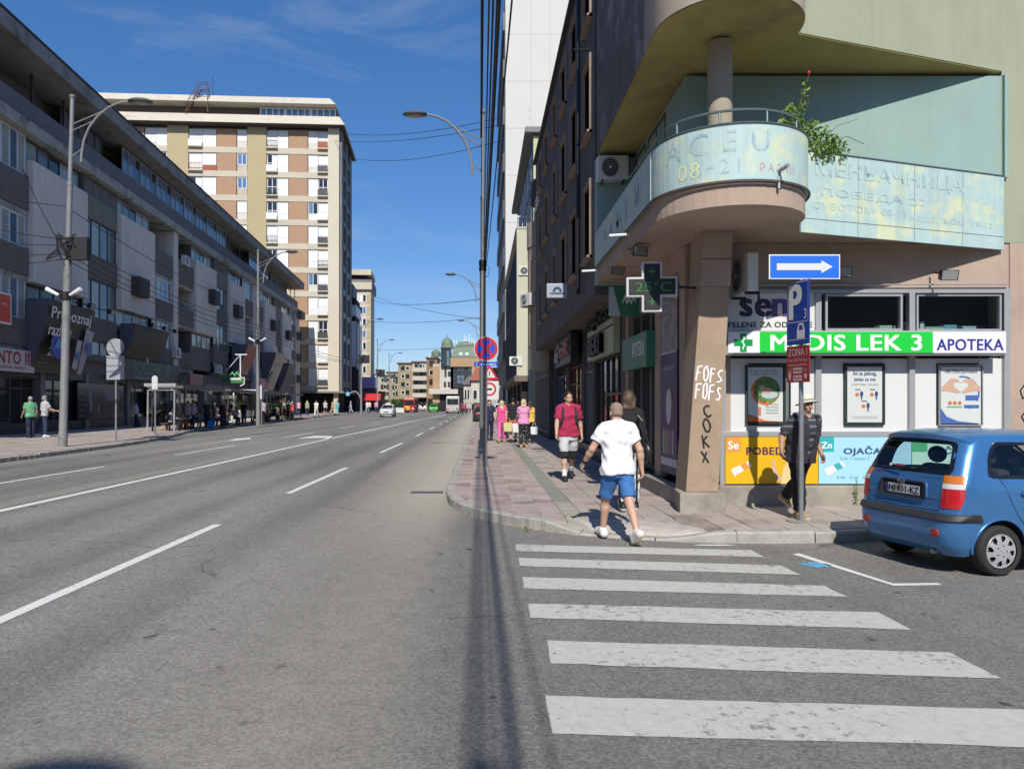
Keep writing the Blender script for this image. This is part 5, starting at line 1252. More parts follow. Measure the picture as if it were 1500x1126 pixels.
for k in range(6): q.rect(-3.0, -2.3, .2+k*.33, .24+k*.33, -.034)
q.obj('print', t)
t = lsign('shop_sign', 'small faded red shop sign above the shelter', 27.0, .9, 3.75); MB(F('sign_fadedred', (.24, .07, .07))).box(-1.7, 1.7, -.05, .25, -.45, .45).obj('panel', t); scrawl(F('sign_pink', (.38, .18, .18)), t, (0, -.06, .0), 2.6, .4)
# neon bracket sign
p = lpos(33.5, 2.2); t = thing('bracket_sign', 'green lit bracket sign hanging on a white tubular frame', 'sign', (p[0], p[1], 4.0))
b = MB(M['wframe']); t.scale = (.62, .62, .72); b.tube([(0.4, 0, 3.2), (2.2, 0, 3.2)], .08, 6).tube([(1.2, 0, 3.2), (1.2, 0, .2)], .1, 6).tube([(1.2, 0, .2), (1.8, 0, .2), (1.8, 0, -.6), (1.2, 0, -.9)], .08, 6).tube([(-1.0, 0, 1.0), (1.1, 0, 3.1)], .05, 6); b.obj('frame', t)
MB(F('neon_green', (.05, .17, .06))).box(-1.6, 1.7, -.06, .06, -.5, .25).obj('panel', t); MB(F('neon_white', (.6, .65, .6))).box(-.3, 1.3, -.08, -.062, -.1, .15).obj('print', t)
q = MB(F('neon_green2', (.10, .45, .18))); q.ribbon([(-.5, .4), (.0, .9), (.3, .5), (.7, .95), (1.1, .4)], .16, off=-.02); q.ribbon([(-1.9, .3), (-1.2, .6)], .1, off=-.02); q.obj('emblem', t)
# leaning banners
t, fy = curved_board('advert_banner', 'red leaning banner with pale handwriting on the long block', 43.5, 4.6, 4.3, 7.9, 1.6, F('banner_red', (.33, .06, .055)), cat='banner', bow=.2)
q = MB(F('banner_script', (.62, .45, .42))); q.ribbon([(-1.9, .5), (-1.4, 1.6), (-.9, 1.7), (-1.1, 1.1), (-1.5, 1.0), (-.8, .5), (-.5, 1.0), (-.3, .55), (.1, 1.0), (.2, 2.0), (.1, .6), (.5, .55), (.8, 1.2), (.7, .6), (1.2, .9)], .12, off=fy(.3)-.12); q.obj('print', t)
MB(F('banner_olive', (.20, .17, .12))).poly([(1.3, fy(0)-.03, 0.02), (2.28, fy(0)-.03, .02), (2.28, fy(1)-.03, 3.58), (1.3, fy(1)-.03, 3.58)]).obj('print', t)
t, fy = curved_board('advert_banner', 'cream leaning banner with brown lettering on the long block', 57.5, 5.6, 3.4, 8.0, 1.7, F('banner_cream', (.36, .33, .29)), cat='banner', bow=.1)
scrawl(F('banner_gold', (.30, .18, .05)), t, (.2, fy(.68)-.2, 3.1), 3.4, .5)
MB(F('banner_dusk', (.26, .19, .17))).poly([(-2.7, fy(.02)-.06, .1), (-.8, fy(.02)-.06, .1), (-1.2, fy(.5)-.06, 2.3), (-2.2, fy(.5)-.06, 2.1)]).obj('print', t)
t, fy = curved_board('billboard', 'dark grey leaning board at the far end of the long block', 66.5, 5.0, 3.4, 7.2, 1.4, flat('board_grey', (.10, .10, .10), .6))
t = lsign('shop_sign', 'blue and red bank-like sign over the bus shelter', 48.5, 1.3, 3.9); MB(F('sign_grey', (.4, .4, .4))).box(-2.6, 2.8, -.05, .2, -.65, .65).obj('sign_box', t)
q = MB(F('sign_blue', (.10, .25, .50))).rect(-2.5, -.4, -.5, .55, -.056); q.use(F('sign_red2', (.38, .05, .05))).rect(-.35, 2.7, -.5, .55, -.056); q.use(F('sign_white3', (.6, .6, .6))).ribbon([(-2.1, .0), (-1.5, .3), (-.9, 0), (-1.5, -.3), (-2.1, 0)], .12, off=-.062); q.obj('print', t); scrawl(GW, t, (1.1, -.064, 0), 1.6, .5)

# ================================================================== BEIGE TOWER
TWR = thing('apartment_tower', 'tall sunlit beige apartment tower with brick panels and white blinds', 'building', (-23.2, 122, .14), LROT)
def two(mb, name, **k):
    k.setdefault('parent', TWR); return mb.obj(name, **k)
TC = mat('tower_beige_concrete', (.52, .46, .36), .9, var=.06, scale=.35, dirt=(.42, .36, .28), dscale=.3, dlo=.5, dhi=.8)
TY = mat('tower_yellow_render', (.42, .345, .20), .9, var=.05, scale=.4)
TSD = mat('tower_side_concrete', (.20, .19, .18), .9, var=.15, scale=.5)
def brickmat():
    m = bpy.data.materials.new('tower_brick'); m.use_nodes = True; N = m.node_tree.nodes; L = m.node_tree.links; p = N['Principled BSDF']
    g = N.new('ShaderNodeTexCoord'); mm = N.new('ShaderNodeMapping'); mm.inputs['Rotation'].default_value = (rad(90), 0, 0)
    b = N.new('ShaderNodeTexBrick'); b.inputs['Scale'].default_value = 3.2; b.inputs['Color1'].default_value = (.41, .255, .155, 1); b.inputs['Color2'].default_value = (.34, .19, .115, 1); b.inputs['Mortar'].default_value = (.40, .30, .2, 1); b.inputs['Mortar Size'].default_value = .022
    L.new(g.outputs['Object'], mm.inputs['Vector']); L.new(mm.outputs[0], b.inputs['Vector']); L.new(b.outputs['Color'], p.inputs['Base Color']); p.inputs['Roughness'].default_value = .9; return m
TBK = brickmat()
ztop = [46.4-3.9*k for k in range(11)]
two(MB(TSD).box(-38.6, -.02, .6, 15.4, 3.6, 47.5), 'wall')
colz = [('c', -1.8, 0), ('w', -5.1, -1.8), ('b', -8.25, -5.1), ('w', -11.8, -8.25), ('y', -14.9, -11.8), ('n', -16.6, -14.9), ('b', -19.85, -16.6), ('w', -24.3, -19.85), ('y', -27.7, -24.3), ('w', -31.3, -27.7), ('b', -34.2, -31.3), ('w', -36.2, -34.2), ('y', -38.6, -36.2)]
zmin = {0: 0}
SIDEC = mat('tower_corner_concrete', (.56, .50, .40), .9, var=.05, scale=.3)
BLU2 = mat('tower_pane_blue', (.10, .19, .34), .08, var=.3, scale=.5, spec=.7)
REDP = flat('tower_red_panel', (.33, .10, .05), .8)
GRP = flat('tower_pale_panel', (.58, .56, .50), .8)
RT = random.Random(5)
for kind, a, b in colz:
    # the long block hides the lower floors further left
    nvis = 11 if a > -13 else (9 if a > -17 else 6 if a > -25 else 3)
    if kind == 'c': two(MB(SIDEC).box(a, b, -.35, .59, 3.6, 46.8), 'corner_pier'); continue
    if kind == 'y': two(MB(TY).box(a+.02, b-.02, -.12, .59, 3.6, 46.8), 'rendered_strip'); continue
    for k in range(11):
        z = ztop[k]
        if k >= nvis: two(MB(TC).box(a, b, .1, .59, z-2.9-1.0, z), 'storey_panel'); continue
        two(MB(TC).box(a, b, -.10, .59, z-3.9, z-2.95), 'spandrel')
        if kind == 'b': two(MB(TBK).box(a+.05, b-.05, -.04, .59, z-2.95, z), 'brick_panel'); continue
        w_ = b-a
        two(MB(M['void']).box(a, b, .4, .59, z-2.95, z), 'recess')
        if kind == 'n':
            window(TWR, a+.08, b-.08, z-1.9, z-.05, .02, cols=2, pms=[BLU2] if RT.random() < .5 else [M['blind']], fw=.12)
            two(MB(GRP if RT.random() < .7 else TC).box(a+.08, b-.08, .02, .2, z-2.95, z-1.95), 'panel'); continue
        # a wide opening: window half plus french balcony half
        h = a+w_*.5; flip = (b < -8)
        (wa, wb), (ba, bb_) = ((a+.06, h-.04), (h+.02, b-.06)) if not flip else ((h+.02, b-.06), (a+.06, h-.04))
        q = RT.random()
        window(TWR, wa, wb, z-2.0, z-.04, .05, cols=2 if q < .4 else 1, pms=[M['blind']] if q > .3 else [BLU2, M['pane']], fw=.11)
        two(MB(M['wframe'] if RT.random() < .6 else REDP if RT.random() < .5 else GRP).box(wa, wb, .06, .2, z-2.95, z-2.02), 'panel')
        q = RT.random()
        window(TWR, ba, bb_, z-2.9, z-.04, .12, cols=2, rows=.5, pms=[M['blind']] if q > .55 else [M['pane'], M['blind']] if q > .3 else [M['pane']], fw=.12, name='balcony_door')
        rl = MB([M['dframe'], M['wframe'], REDP][RT.choice((0, 0, 1, 1, 2))]); rl.box(ba-.05, bb_+.05, -.5, -.45, z-1.95, z-1.87)
        if RT.random() < .5: rl.box(ba-.03, bb_+.03, -.49, -.47, z-2.9, z-1.98)
        else:
            for i in range(9): rl.box(ba+(bb_-ba)*i/8-.03, ba+(bb_-ba)*i/8+.03, -.49, -.46, z-2.9, z-1.96)
        two(rl, 'balcony_rail'); two(MB(TC).box(ba-.1, bb_+.1, -.55, -.11, z-3.1, z-2.92), 'balcony_floor')
# cornice: sloped fascia, dark recess, attic glazing, top ledge
fa = MB(mat('tower_fascia_concrete', (.50, .46, .38), .9, var=.08, scale=.4, dirt=(.30, .27, .23), dscale=.5, dlo=.55, dhi=.75))
fa.add([(-40.8, -1.7, 46.9), (1.1, -1.7, 46.9), (1.1, 16.6, 46.9), (-40.8, 16.6, 46.9), (-40.0, -.6, 48.6), (.1, -.6, 48.6), (.1, 15.6, 48.6), (-40.0, 15.6, 48.6)], [(0, 3, 2, 1), (4, 5, 6, 7), (0, 1, 5, 4), (1, 2, 6, 5), (2, 3, 7, 6), (3, 0, 4, 7)]); two(fa, 'fascia')
two(MB(flat('tower_soffit', (.07, .06, .05), .9)).box(-40.7, .9, -1.6, 16, 46.8, 46.89), 'soffit')
two(MB(flat('tower_attic_dark', (.10, .085, .075), .9)).box(-39, -.6, 1.2, 14, 48.6, 50.4), 'attic_wall')
for k in range(3): window(TWR, -13.0+k*4.15, -13.0+k*4.15+4.1, 48.6, 50.3, .5, cols=4, fm=M['wframe'], pm=BLU2, fw=.2)
two(fa.__class__(fa.mats[0]).add([(-40.2, -1.2, 50.4), (-.4, -1.2, 50.4), (-.4, 15, 50.4), (-40.2, 15, 50.4), (-38.8, .2, 51.9), (-1.6, .2, 51.9), (-1.6, 14, 51.9), (-38.8, 14, 51.9)], [(0, 3, 2, 1), (4, 5, 6, 7), (0, 1, 5, 4), (1, 2, 6, 5), (2, 3, 7, 6), (3, 0, 4, 7)]), 'roof_ledge')
b = MB(flat('rusty_red_steel', (.13, .05, .05), .6))
for y in (0.0, .8): b.tube([(-24.5, y-1.0, 48.7), (-22.3, y-1.0, 52.3), (-21.0, y-1.0, 52.3)], .09, 5).tube([(-24.5, y-1.0, 49.9), (-22.3, y-1.0, 53.5), (-21.0, y-1.0, 53.5)], .07, 5).tube([(-21.0, y-1, 53.5), (-21.0, y-1, 48.7)], .07, 5)
for k in range(8): b.box(-24.4+k*.3, -24.2+k*.3, -1, -.2, 48.9+k*.49, 48.97+k*.49)
two(b, 'roof_ladder'); two(MB(M['dframe']).cyl((-20.6, .5, 51.9), (-20.6, .5, 55.4), .06, n=5).cyl((-16, 1, 51.9), (-16, 1, 53), .05, n=5), 'antenna')
# shaded side: piers and stacked balconies
sd = MB(TSD)
for y0, y1 in ((.6, 3), (6.5, 9), (12.6, 15.4)): sd.box(-.02, .35, y0, y1, 3.6, 46.8)
two(sd, 'side_pier')
for k in range(11):
    z = ztop[k]
    for y0 in (3.2, 9.2):
        two(MB(M['dframe']).box(.0, .3, y0, y0+3.0, z-3.0, z-2.0), 'side_balcony')
        window(TWR, 0, 2.6, z-2.0, z-.2, 0, cols=2, fm=M['dframe'], pms=[M['pane'], M['pane_grey']], fw=.1, loc=(.06, y0+1.5, z-1.1), rz=rad(90))
# ground arcade
two(MB(M['void']).box(-38, -1.0, 2.2, 15, 0, 3.3), 'shop_front'); two(MB(TSD).box(-39, .9, -1.2, 15.5, 3.3, 3.59), 'canopy')
for x in (-.9, -7, -13): two(MB(TC).box(x, x+.7, -.2, .5, 0, 3.29), 'column')
# dark covered passage beside it
# second beige tower further back
T2 = thing('apartment_tower', 'second narrower beige tower further down the left side', 'building', (PX(543, 190), 190, .14), LROT)
s2 = 190/1083.0
def t2(mb, nm): return mb.obj(nm, T2)
W2 = 36*s2; H2 = (591-415)*s2
t2(MB(TC).box(-W2, -.0, .05, 12, 0, H2), 'wall')
t2(MB(TSD).box(-W2-2, .4, -.6, 13, H2+.01, H2+2.4), 'fascia'); t2(MB(TC).box(-W2-2, .3, -.7, 13, H2-.1, H2+1.7), 'parapet'); t2(MB(M['void']).box(-W2-1, -1, .4, 12, H2+2.41, H2+3.6), 'attic_wall'); t2(MB(TC).box(-W2-2, .2, -.6, 12, H2+3.61, H2+5.0), 'roof_ledge')
for k in range(10):
    z = H2-1.2-k*3.05
    if z < 3: break
    t2(MB(TY).box(-1.0, -.2, -.02, .049, z-2.4, z), 'rendered_strip')
    window(T2, -2.9, -1.1, z-2.1, z-.1, -.05, cols=2, pms=[M['pane'], BLU2] if k % 2 else [M['blind'], M['pane']], fw=.16); window(T2, -7.9, -3.1, z-2.1, z-.1, -.05, cols=2, pms=[BLU2, M['blind']], fw=.16)
# white banded block
WB = thing('white_block', 'white banded modern block with a big black screen low on its front', 'building', (PX(521.5, 150), 150, .14), LROT)
zq = lambda py: PZ(py, 150)-.14
WWW = mat('white_facade_sheet', (.62, .64, .68), .5, var=.04, scale=.5)
for j in range(6): MB(WWW).box(-5, 0, 0, .3, 9.1+j*1.53, 9.1+j*1.53+1.49).obj('facade_panel', WB)
MB(M['void']).box(-5, -.1, .31, 9, 0, 23).obj('wall', WB); MB(WWW).box(-5, .1, -.2, 9, zq(463), zq(447)).obj('upper_band', WB)
MB(flat('block_grey_box', (.16, .16, .17), .7)).box(-5, -.6, -.1, 8, zq(436), zq(416)).obj('roof_box', WB); MB(mat('block_side', (.22, .25, .29), .5)).box(-.09, .25, .35, 10, 3.5, 18).obj('side_wall', WB)
SCN = thing('billboard', 'large black rectangular screen above the dark arcade', 'billboard', (PX(513, 140), 140, PZ(563, 140)), LROT)
MB(flat('screen_black', (.008, .008, .01), .4)).box(-1.6, 1.6, 0, .4, -1.9, 2.9).obj('panel', SCN); MB(M['dframe']).box(-1.65, 1.65, .05, .45, -2.05, -1.91).obj('frame', SCN)
PB = thing('billboard', 'purple billboard over the pavement far down the left side', 'billboard', (PX(541, 165), 165, PZ(560, 165)), LROT)
MB(F('billboard_violet', (.33, .26, .5))).box(-1.7, 1.6, 0, .35, -1.2, 1.2).obj('panel', PB); MB(F('billboard_dark', (.05, .04, .06))).box(-1.8, 1.7, .02, .36, -2.0, -1.21).obj('frame', PB); scrawl(F('violet_pale', (.4, .32, .5)), PB, (.2, -.012, .1), 1.4, .2)
# ------------------------------------------------------------------ far end of the street
BRK = mat('far_ochre_render', (.33, .265, .17), .9, var=.1, scale=.25)
BEI = mat('far_beige_render', (.42, .37, .28), .9, var=.08, scale=.2)
PAL = mat('far_pale_render', (.50, .47, .42), .9, var=.06, scale=.2)
def far_building(name, label, x0, x1, Y, z1, depth, wallm, rows, cols, wsz, cat='building', z0=3.4, balc=None, margin=.6, front=0, pms=None):
    t = thing(name, label, cat, ((x0+x1)/2, Y, 0)); w = x1-x0
    MB(wallm).box(-w/2, w/2, .2, depth, 0, z1).obj('wall', t)
    MB(flat('far_roof', (.12, .09, .075), .9)).box(-w/2-.25, w/2+.25, -.1, depth+.2, z1+.01, z1+.35).obj('roof', t)
    MB(M['void']).box(-w/2+.2, w/2-.2, .05, .19, .1, 2.8).obj('shop_front', t)
    ph = (z1-z0)/rows
    for j in range(rows):
        for i in range(cols):
            cx = -w/2+margin+(w-2*margin)*(i+.5)/cols; cz = z0+ph*(j+.5)
            window(t, cx-wsz[0]/2, cx+wsz[0]/2, cz-wsz[1]/2, cz+wsz[1]/2, .12, cols=2 if wsz[0] > 1.2 else 1, fm=M['dframe'] if (i+j) % 2 else M['wframe'], pms=pms or [M['pane'], M['pane_grey']], fw=.12)
        if balc:
            MB(balc).box(-w/2+.1, w/2-.1, -1.1, .19, z0+ph*j-.25, z0+ph*j+.75).obj('balcony', t)
    return t
k_ = 185/1083.0
def fb(name, lab, p0, p1, ptop, Y, *a, **k): return far_building(name, lab, PX(p0, Y), PX(p1, Y), Y, PZ(ptop, Y), *a, **k)
fb('apartment_block', 'ochre apartment block with a windowless end wall beyond the red bus', 583, 604, 533, 176, 14, BRK, 4, 2, (.9, 1.0))
fb('apartment_block', 'beige apartment block with stacked white balconies at the end of the street', 604, 626, 531, 172, 14, BEI, 4, 2, (1.3, 1.4), balc=PAL)
fb('apartment_block', 'low brown and beige house left of the ochre block', 572, 585, 553, 190, 14, BRK, 3, 2, (.8, 1.1))
fb('apartment_block', 'narrow beige house with dark windows far down the left side', 555, 573, 551, 200, 14, BEI, 3, 3, (.9, 1.2))
fb('apartment_block', 'distant tall tan house peeping over the left roofs', 566, 582, 546, 215, 14, BEI, 4, 3, (.9, 1.2))
fb('tower_wing', 'narrow building with brown bay between the balconies and the domed corner', 625, 640, 525, 166, 12, mat('far_brown_tile', (.28, .17, .10), .85, var=.1, scale=.3), 4, 1, (1.2, 1.3))
# domed building
DM = thing('domed_building', 'corner building with green dome, glass front and orange frame at the street end', 'building', (PX(665, 160), 160, 0))
c = 160/1083.0
def dz(py): return PZ(py, 160)
def dx_(px): return PX(px, 160)-PX(665, 160)
MB(PAL).box(dx_(634), dx_(665), .3, 14, 0, dz(533)).obj('wall', DM)
ORG = mat('orange_stone', (.40, .26, .155), .85, var=.06, scale=.4)
MB(ORG).box(dx_(660), dx_(703), -.6, .6, dz(537), dz(524)).obj('frame_beam', DM)
MB(ORG).box(dx_(691), dx_(700), -.5, 12, 0, dz(537)-.01).obj('frame_pier', DM); MB(ORG).box(dx_(634), dx_(644), -.2, 12, dz(590), dz(536)).obj('bay', DM)
for i in range(5):
    for j in range(5): window(DM, dx_(664)+i*.8, dx_(664)+i*.8+.78, dz(568)+j*.93, dz(568)+j*.93+.91, .1, cols=1, fm=M['dframe'], pm=M['pane_blue'] if (i*j) % 3 else M['pane'], fw=.08, name='glazing')
MB(M['void']).box(dx_(660), dx_(692), .3, 12, 0, dz(538)).obj('wall', DM)
MB(PAL).box(dx_(630), dx_(671), -1.6, .29, dz(577), dz(570)).obj('balcony', DM); MB(M['void']).box(dx_(634), dx_(670), -.1, .28, 0, dz(578)).obj('shop_front', DM)
for (p0, p1, q0, q1) in ((651, 654, 552, 537), (656, 660, 551, 544), (650, 653.5, 567, 559), (656, 659.5, 567, 559)): window(DM, dx_(p0), dx_(p1), dz(q0), dz(q1), .2, fm=M['dframe'], fw=.07)
for k in range(2): window(DM, dx_(648+k*6), dx_(653+k*6), dz(536), dz(513), -.6, cols=1, rows=.5, fm=M['dframe'], pm=M['pane_blue'] if k else M['pane'], fw=.08, name='oriel_window')
MB(M['pane']).box(dx_(646), dx_(661), -.4, 2, dz(537), dz(511)).obj('oriel', DM)
COP = mat('verdigris_roof', (.15, .20, .145), .7, var=.15, scale=.6, stretch=(1, 1, .2))
R_ = (dx_(664)-dx_(646))/2
MB(COP).lathe([(R_*1.08, 0), (R_*1.08, .25), (R_*.98, .4), (R_*.95, 1.0), (R_*.78, 1.7), (R_*.45, 2.2), (.08, 2.4), (.05, 3.1)], (dx_(655), .9, dz(510)), 20).obj('turret_dome', DM, smooth=True)
rw = dx_(702)-dx_(662)
MB(COP).add([(dx_(661), 0, dz(523)), (dx_(703), 0, dz(523)), (dx_(703), 14, dz(523)), (dx_(661), 14, dz(523)), (dx_(665), 1.4, dz(508)), (dx_(700), 1.4, dz(508)), (dx_(700), 12, dz(508)), (dx_(665), 12, dz(508)), (dx_(672), 3.5, dz(499)), (dx_(693), 3.5, dz(499)), (dx_(693), 10, dz(499)), (dx_(672), 10, dz(499))],
  [(0, 1, 5, 4), (1, 2, 6, 5), (2, 3, 7, 6), (3, 0, 4, 7), (4, 5, 9, 8), (5, 6, 10, 9), (6, 7, 11, 10), (7, 4, 8, 11), (8, 9, 10, 11)]).obj('dome_roof', DM)
MB(COP).lathe([(1.0, 0), (1.0, .8), (.7, 1.3), (.1, 1.6)], (dx_(638.5), .5, dz(522)), 12).obj('turret_dome', DM)
an = MB(M['wframe'])
for px, h in ((664, 1.3), (668, 1.3), (680, 2.4), (683, 2.0), (687, 2.6), (691, 1.7), (694, 1.4), (628, 1.2), (633, 1.4)): an.box(dx_(px)-.08, dx_(px)+.08, 2, 2.2, dz(505 if px > 650 else 525)+.3, dz(505 if px > 650 else 525)+h)
an.obj('antenna', DM)
dm = MB(M['wframe'])
for px in (675, 684): dm.box(dx_(px)-.35, dx_(px)+.35, .2, 1.2, dz(520), dz(516))
dm.obj('dormer', DM)
# white low house with red tiled roof on the right
WH = thing('old_house', 'low white house with a red tiled roof beyond the road signs', 'house', (PX(715, 120), 120, 0))
def hx(px): return PX(px, 120)-PX(715, 120)
def hz(py): return PZ(py, 120)
MB(PAL).box(hx(690), hx(745), 0, 14, 0, hz(557)).obj('wall', WH); MB(PAL).box(hx(679), hx(690)-.02, .6, 14, 0, hz(563)).obj('side_wing', WH)
TIL = mat('red_roof_tile', (.32, .105, .06), .85, var=.2, scale=2, stretch=(1, 1, 3))
MB(TIL).add([(hx(688), -.5, hz(557)), (hx(746), -.5, hz(557)), (hx(746), 14, hz(557)), (hx(688), 14, hz(557)), (hx(697), 5, hz(536)), (hx(746), 5, hz(536))], [(0, 1, 5, 4), (1, 2, 5), (2, 3, 4, 5), (3, 0, 4), (0, 3, 2, 1)]).obj('roof', WH)
MB(flat('slate_roof', (.16, .15, .15), .8)).add([(hx(677), .2, hz(563)), (hx(690), .2, hz(563)), (hx(690), 8, hz(563)), (hx(677), 8, hz(563)), (hx(684), 4, hz(551)), (hx(690), 4, hz(551))], [(0, 1, 5, 4), (1, 2, 5), (2, 3, 4, 5), (3, 0, 4), (0, 3, 2, 1)]).obj('roof', WH)
for px in (696, 706, 716, 726, 735): window(WH, hx(px)-.35, hx(px)+.35, hz(585), hz(571), -.05, fm=M['wframe'], fw=.08)
for px in (682, 686): window(WH, hx(px)-.2, hx(px)+.2, hz(585), hz(570), .55, fm=M['wframe'], fw=.06)
MB(M['void']).box(hx(694), hx(742), -.1, -.01, .1, hz(590)).obj('shop_front', WH)
# glass barrel canopy of hoops over an entrance
HP = thing('arched_canopy', 'white hooped barrel canopy over an underpass entrance down the pavement', 'canopy', (1.9, 80, .14))
b = MB(M['wframe'])
for k in range(7):
    b.tube([(.25*k+1.6*math.cos(rad(180-a)), k*1.3, .2+3.3*math.sin(rad(a))) for a in range(0, 95, 8)], .08, 6)
b.obj('hoop', HP); MB(M['pane']).box(1.7, 2.6, 0, 8, 0, 3.2).obj('glazing', HP)
# dark covered entrance, red awning etc. at the left far end
AW = thing('awning', 'bright red awning over a shop far down the left pavement', 'awning', (PX(542, 150), 150, PZ(580, 150)), LROT)
MB(F('awning_red', (.55, .03, .03))).add([(-2.2, -1.4, -.6), (2.2, -1.4, -.6), (2.2, .3, .5), (-2.2, .3, .5), (-2.2, -1.4, -.9), (2.2, -1.4, -.9)], [(0, 1, 2, 3), (4, 5, 1, 0)]).obj('canvas', AW); MB(M['dframe']).box(-2.2, 2.2, .31, .4, -1.9, .5).obj('frame', AW)
AR = thing('arch_sign', 'small curved steel arch with a round clock face by the tower corner', 'street furniture', (PX(527, 118), 118, .14))
MB(M['alu']).tube([(1.1*math.cos(rad(a))-.9, 0, 1.6+1.9*math.sin(rad(a))) for a in range(0, 130, 10)]+[], .09, 6).tube([(.2, 0, 0), (.2, 0, 1.6)], .09, 6).obj('arch', AR); MB(F('sign_cyan', (.15, .4, .5))).cyl((-1.9, -.05, 3.1), (-1.9, .05, 3.1), .35, n=14).obj('disc', AR)
fbk = fb('shop_row', 'row of low shop fronts under the purple billboard', 500, 556, 575, 178, 10, mat('far_grey_render', (.25, .23, .21), .9), 1, 6, (1.0, .8), z0=2.9)
# foliage clump by the end of the street
def leaf_cloud(mb, c, r, n, s, rng, flatz=1.0):
    for _ in range(n):
        while True:
            p = Vector((rng.uniform(-1, 1), rng.uniform(-1, 1), rng.uniform(-1, 1)))
            if .25 < p.length < 1: break
        q = Vector((c[0]+p.x*r[0], c[1]+p.y*r[1], c[2]+p.z*r[2])); n_ = Vector((rng.gauss(0, 1), rng.gauss(0, 1), rng.gauss(.6, 1))).normalized()
        a = n_.orthogonal().normalized(); b_ = n_.cross(a); t_ = rng.uniform(0, 6.28); a, b_ = a*math.cos(t_)+b_*math.sin(t_), b_*math.cos(t_)-a*math.sin(t_)
        k = s*rng.uniform(.6, 1.3); mb.poly([q-a*k, q-b_*k*.5, q+a*k, q+b_*k*.5])
LEAF = mat('shrub_leaf', (.055, .11, .025), .6, var=.5, scale=2.5)
LEAF2 = mat('young_leaf', (.15, .25, .045), .55, var=.4, scale=9)
rg = random.Random(4)
for k, (px, lab) in enumerate(((578, 'low clipped green shrub left of the red bus'), (586, 'second low green shrub beside the red bus'))):
    p = (PX(px, 145), 145)
    t = thing('shrub', lab, 'shrub', (p[0], p[1], 0), 0, 'shrubs by the red bus')
    mb = MB(LEAF); leaf_cloud(mb, (0, 0, 1.2), (1.2, 1.0, 1.2), 420, .22, rg); mb.obj('foliage', t)
    MB(flat('stem_brown', (.07, .05, .03), .9)).tube([(0, 0, 0), (.05, 0, .9)], .06, 5).obj('stem', t)
MB(F('planter_white', (.6, .6, .58))).box(-2.0, 2.4, -1.4, -1.2, 0, .9).obj('planter', thing('planter', 'white planter wall in front of the shrubs', 'planter', (PX(583, 145), 145, 0)))

# ================================================================== STREET LAMPS
LAMPC = {}
def lamp(loc, label, H=9.9, side=-1, s=1.0, r0=.088, group='street lamps'):
    t = thing('street_lamp', label, 'street lamp', loc, 0, group)
    key = (round(H, 2), side, round(s, 2))
    if key not in LAMPC:
        b = MB(M['pole']); b.lathe([(r0*1.15, 0), (r0*1.1, .5), (r0, .55), (r0*.95, H*.53), (r0*1.05, H*.531), (r0*1.05, H*.537), (r0*.72, H*.54), (r0*.68, H*.74), (r0*.8, H*.742), (r0*.8, H*.75), (r0*.55, H*.752), (r0*.5, H-.12), (.07*s, H-.115), (.085*s, H-.06), (.06*s, H-.01), (.01, H)], n=16)
        pole = b.mesh('pole', True, 30)
        pts = [(-.30, 2.62), (-.30, 2.3), (-.36, 1.75), (-.50, 1.25), (-.72, .82), (-1.0, .48), (-1.25, .30), (-1.45, .22), (-1.62, .20)]
        a = MB(M['pole']); a.tube([(side*-x*s, 0, H-z*s*.72) for x, z in pts], .034*s, 8)
        for z0, z1, x1 in ((1.0, .62, -.86), (1.25, 1.0, -.62), (2.45, 2.1, -.32)): a.tube([(0, 0, H-z0*s*.72-(.15 if z0 < 2 else 0)), (side*-x1*s, 0, H-z1*s*.72)], .018*s, 6)
        arm = a.mesh('arm', True)
        h = MB(flat('lamp_head_grey', (.13, .13, .13), .45, metal=.3)); c = (side*-2.0*s*-1*-1, 0, H-.10*s)
        c = (side*1.92*s, 0, H-.13*s)
        h.ell(c, (.36*s, .19*s, .085*s), 18, 9); head = h.mesh('lamp_head', True)
        l = MB(flat('lamp_lens', (.42, .41, .36), .2)); l.ell((c[0], c[1], c[2]-.03*s), (.27*s, .145*s, .075*s), 16, 7); lens = l.mesh('lens', True)
        LAMPC[key] = (pole, arm, head, lens)
    pole, arm, head, lens = LAMPC[key]
    link('pole', pole, t); link('arm', arm, t); hd = link('lamp_head', head, t); link('lens', lens, hd)
    return t
lamp((.08, 21.0, .14), 'grey street lamp pole right beside the round no-stopping sign')
lamp((.10, -7.9, .14), 'street lamp standing behind the viewer, seen only by its shadow')
lamp((.06, 47, .14), 'second street lamp of the right pavement, its arm just left of the near pole')
lamp((.04, 73, .14), 'third street lamp along the right kerb')
lamp((.02, 99, .14), 'fourth and farthest street lamp along the right kerb')
LH = 12.7
for k, (px, Y, lab) in enumerate(((98, 26.7, 'nearest street lamp on the left pavement, carrying a black cable box'), (378, 53.5, 'second street lamp of the left pavement near the bus shelters'), (529, 96, 'third street lamp of the left pavement with cable tangles'),
     (553, 127, 'fourth street lamp of the left pavement'), (570, 160, 'farthest street lamp of the left pavement'))):
    o = lamp((PX(px, Y), Y, .14), lab, LH, 1, 1.28, .14)
    if k == 0: o.rotation_euler = (0, rad(1.6), 0); o.location.x -= .15
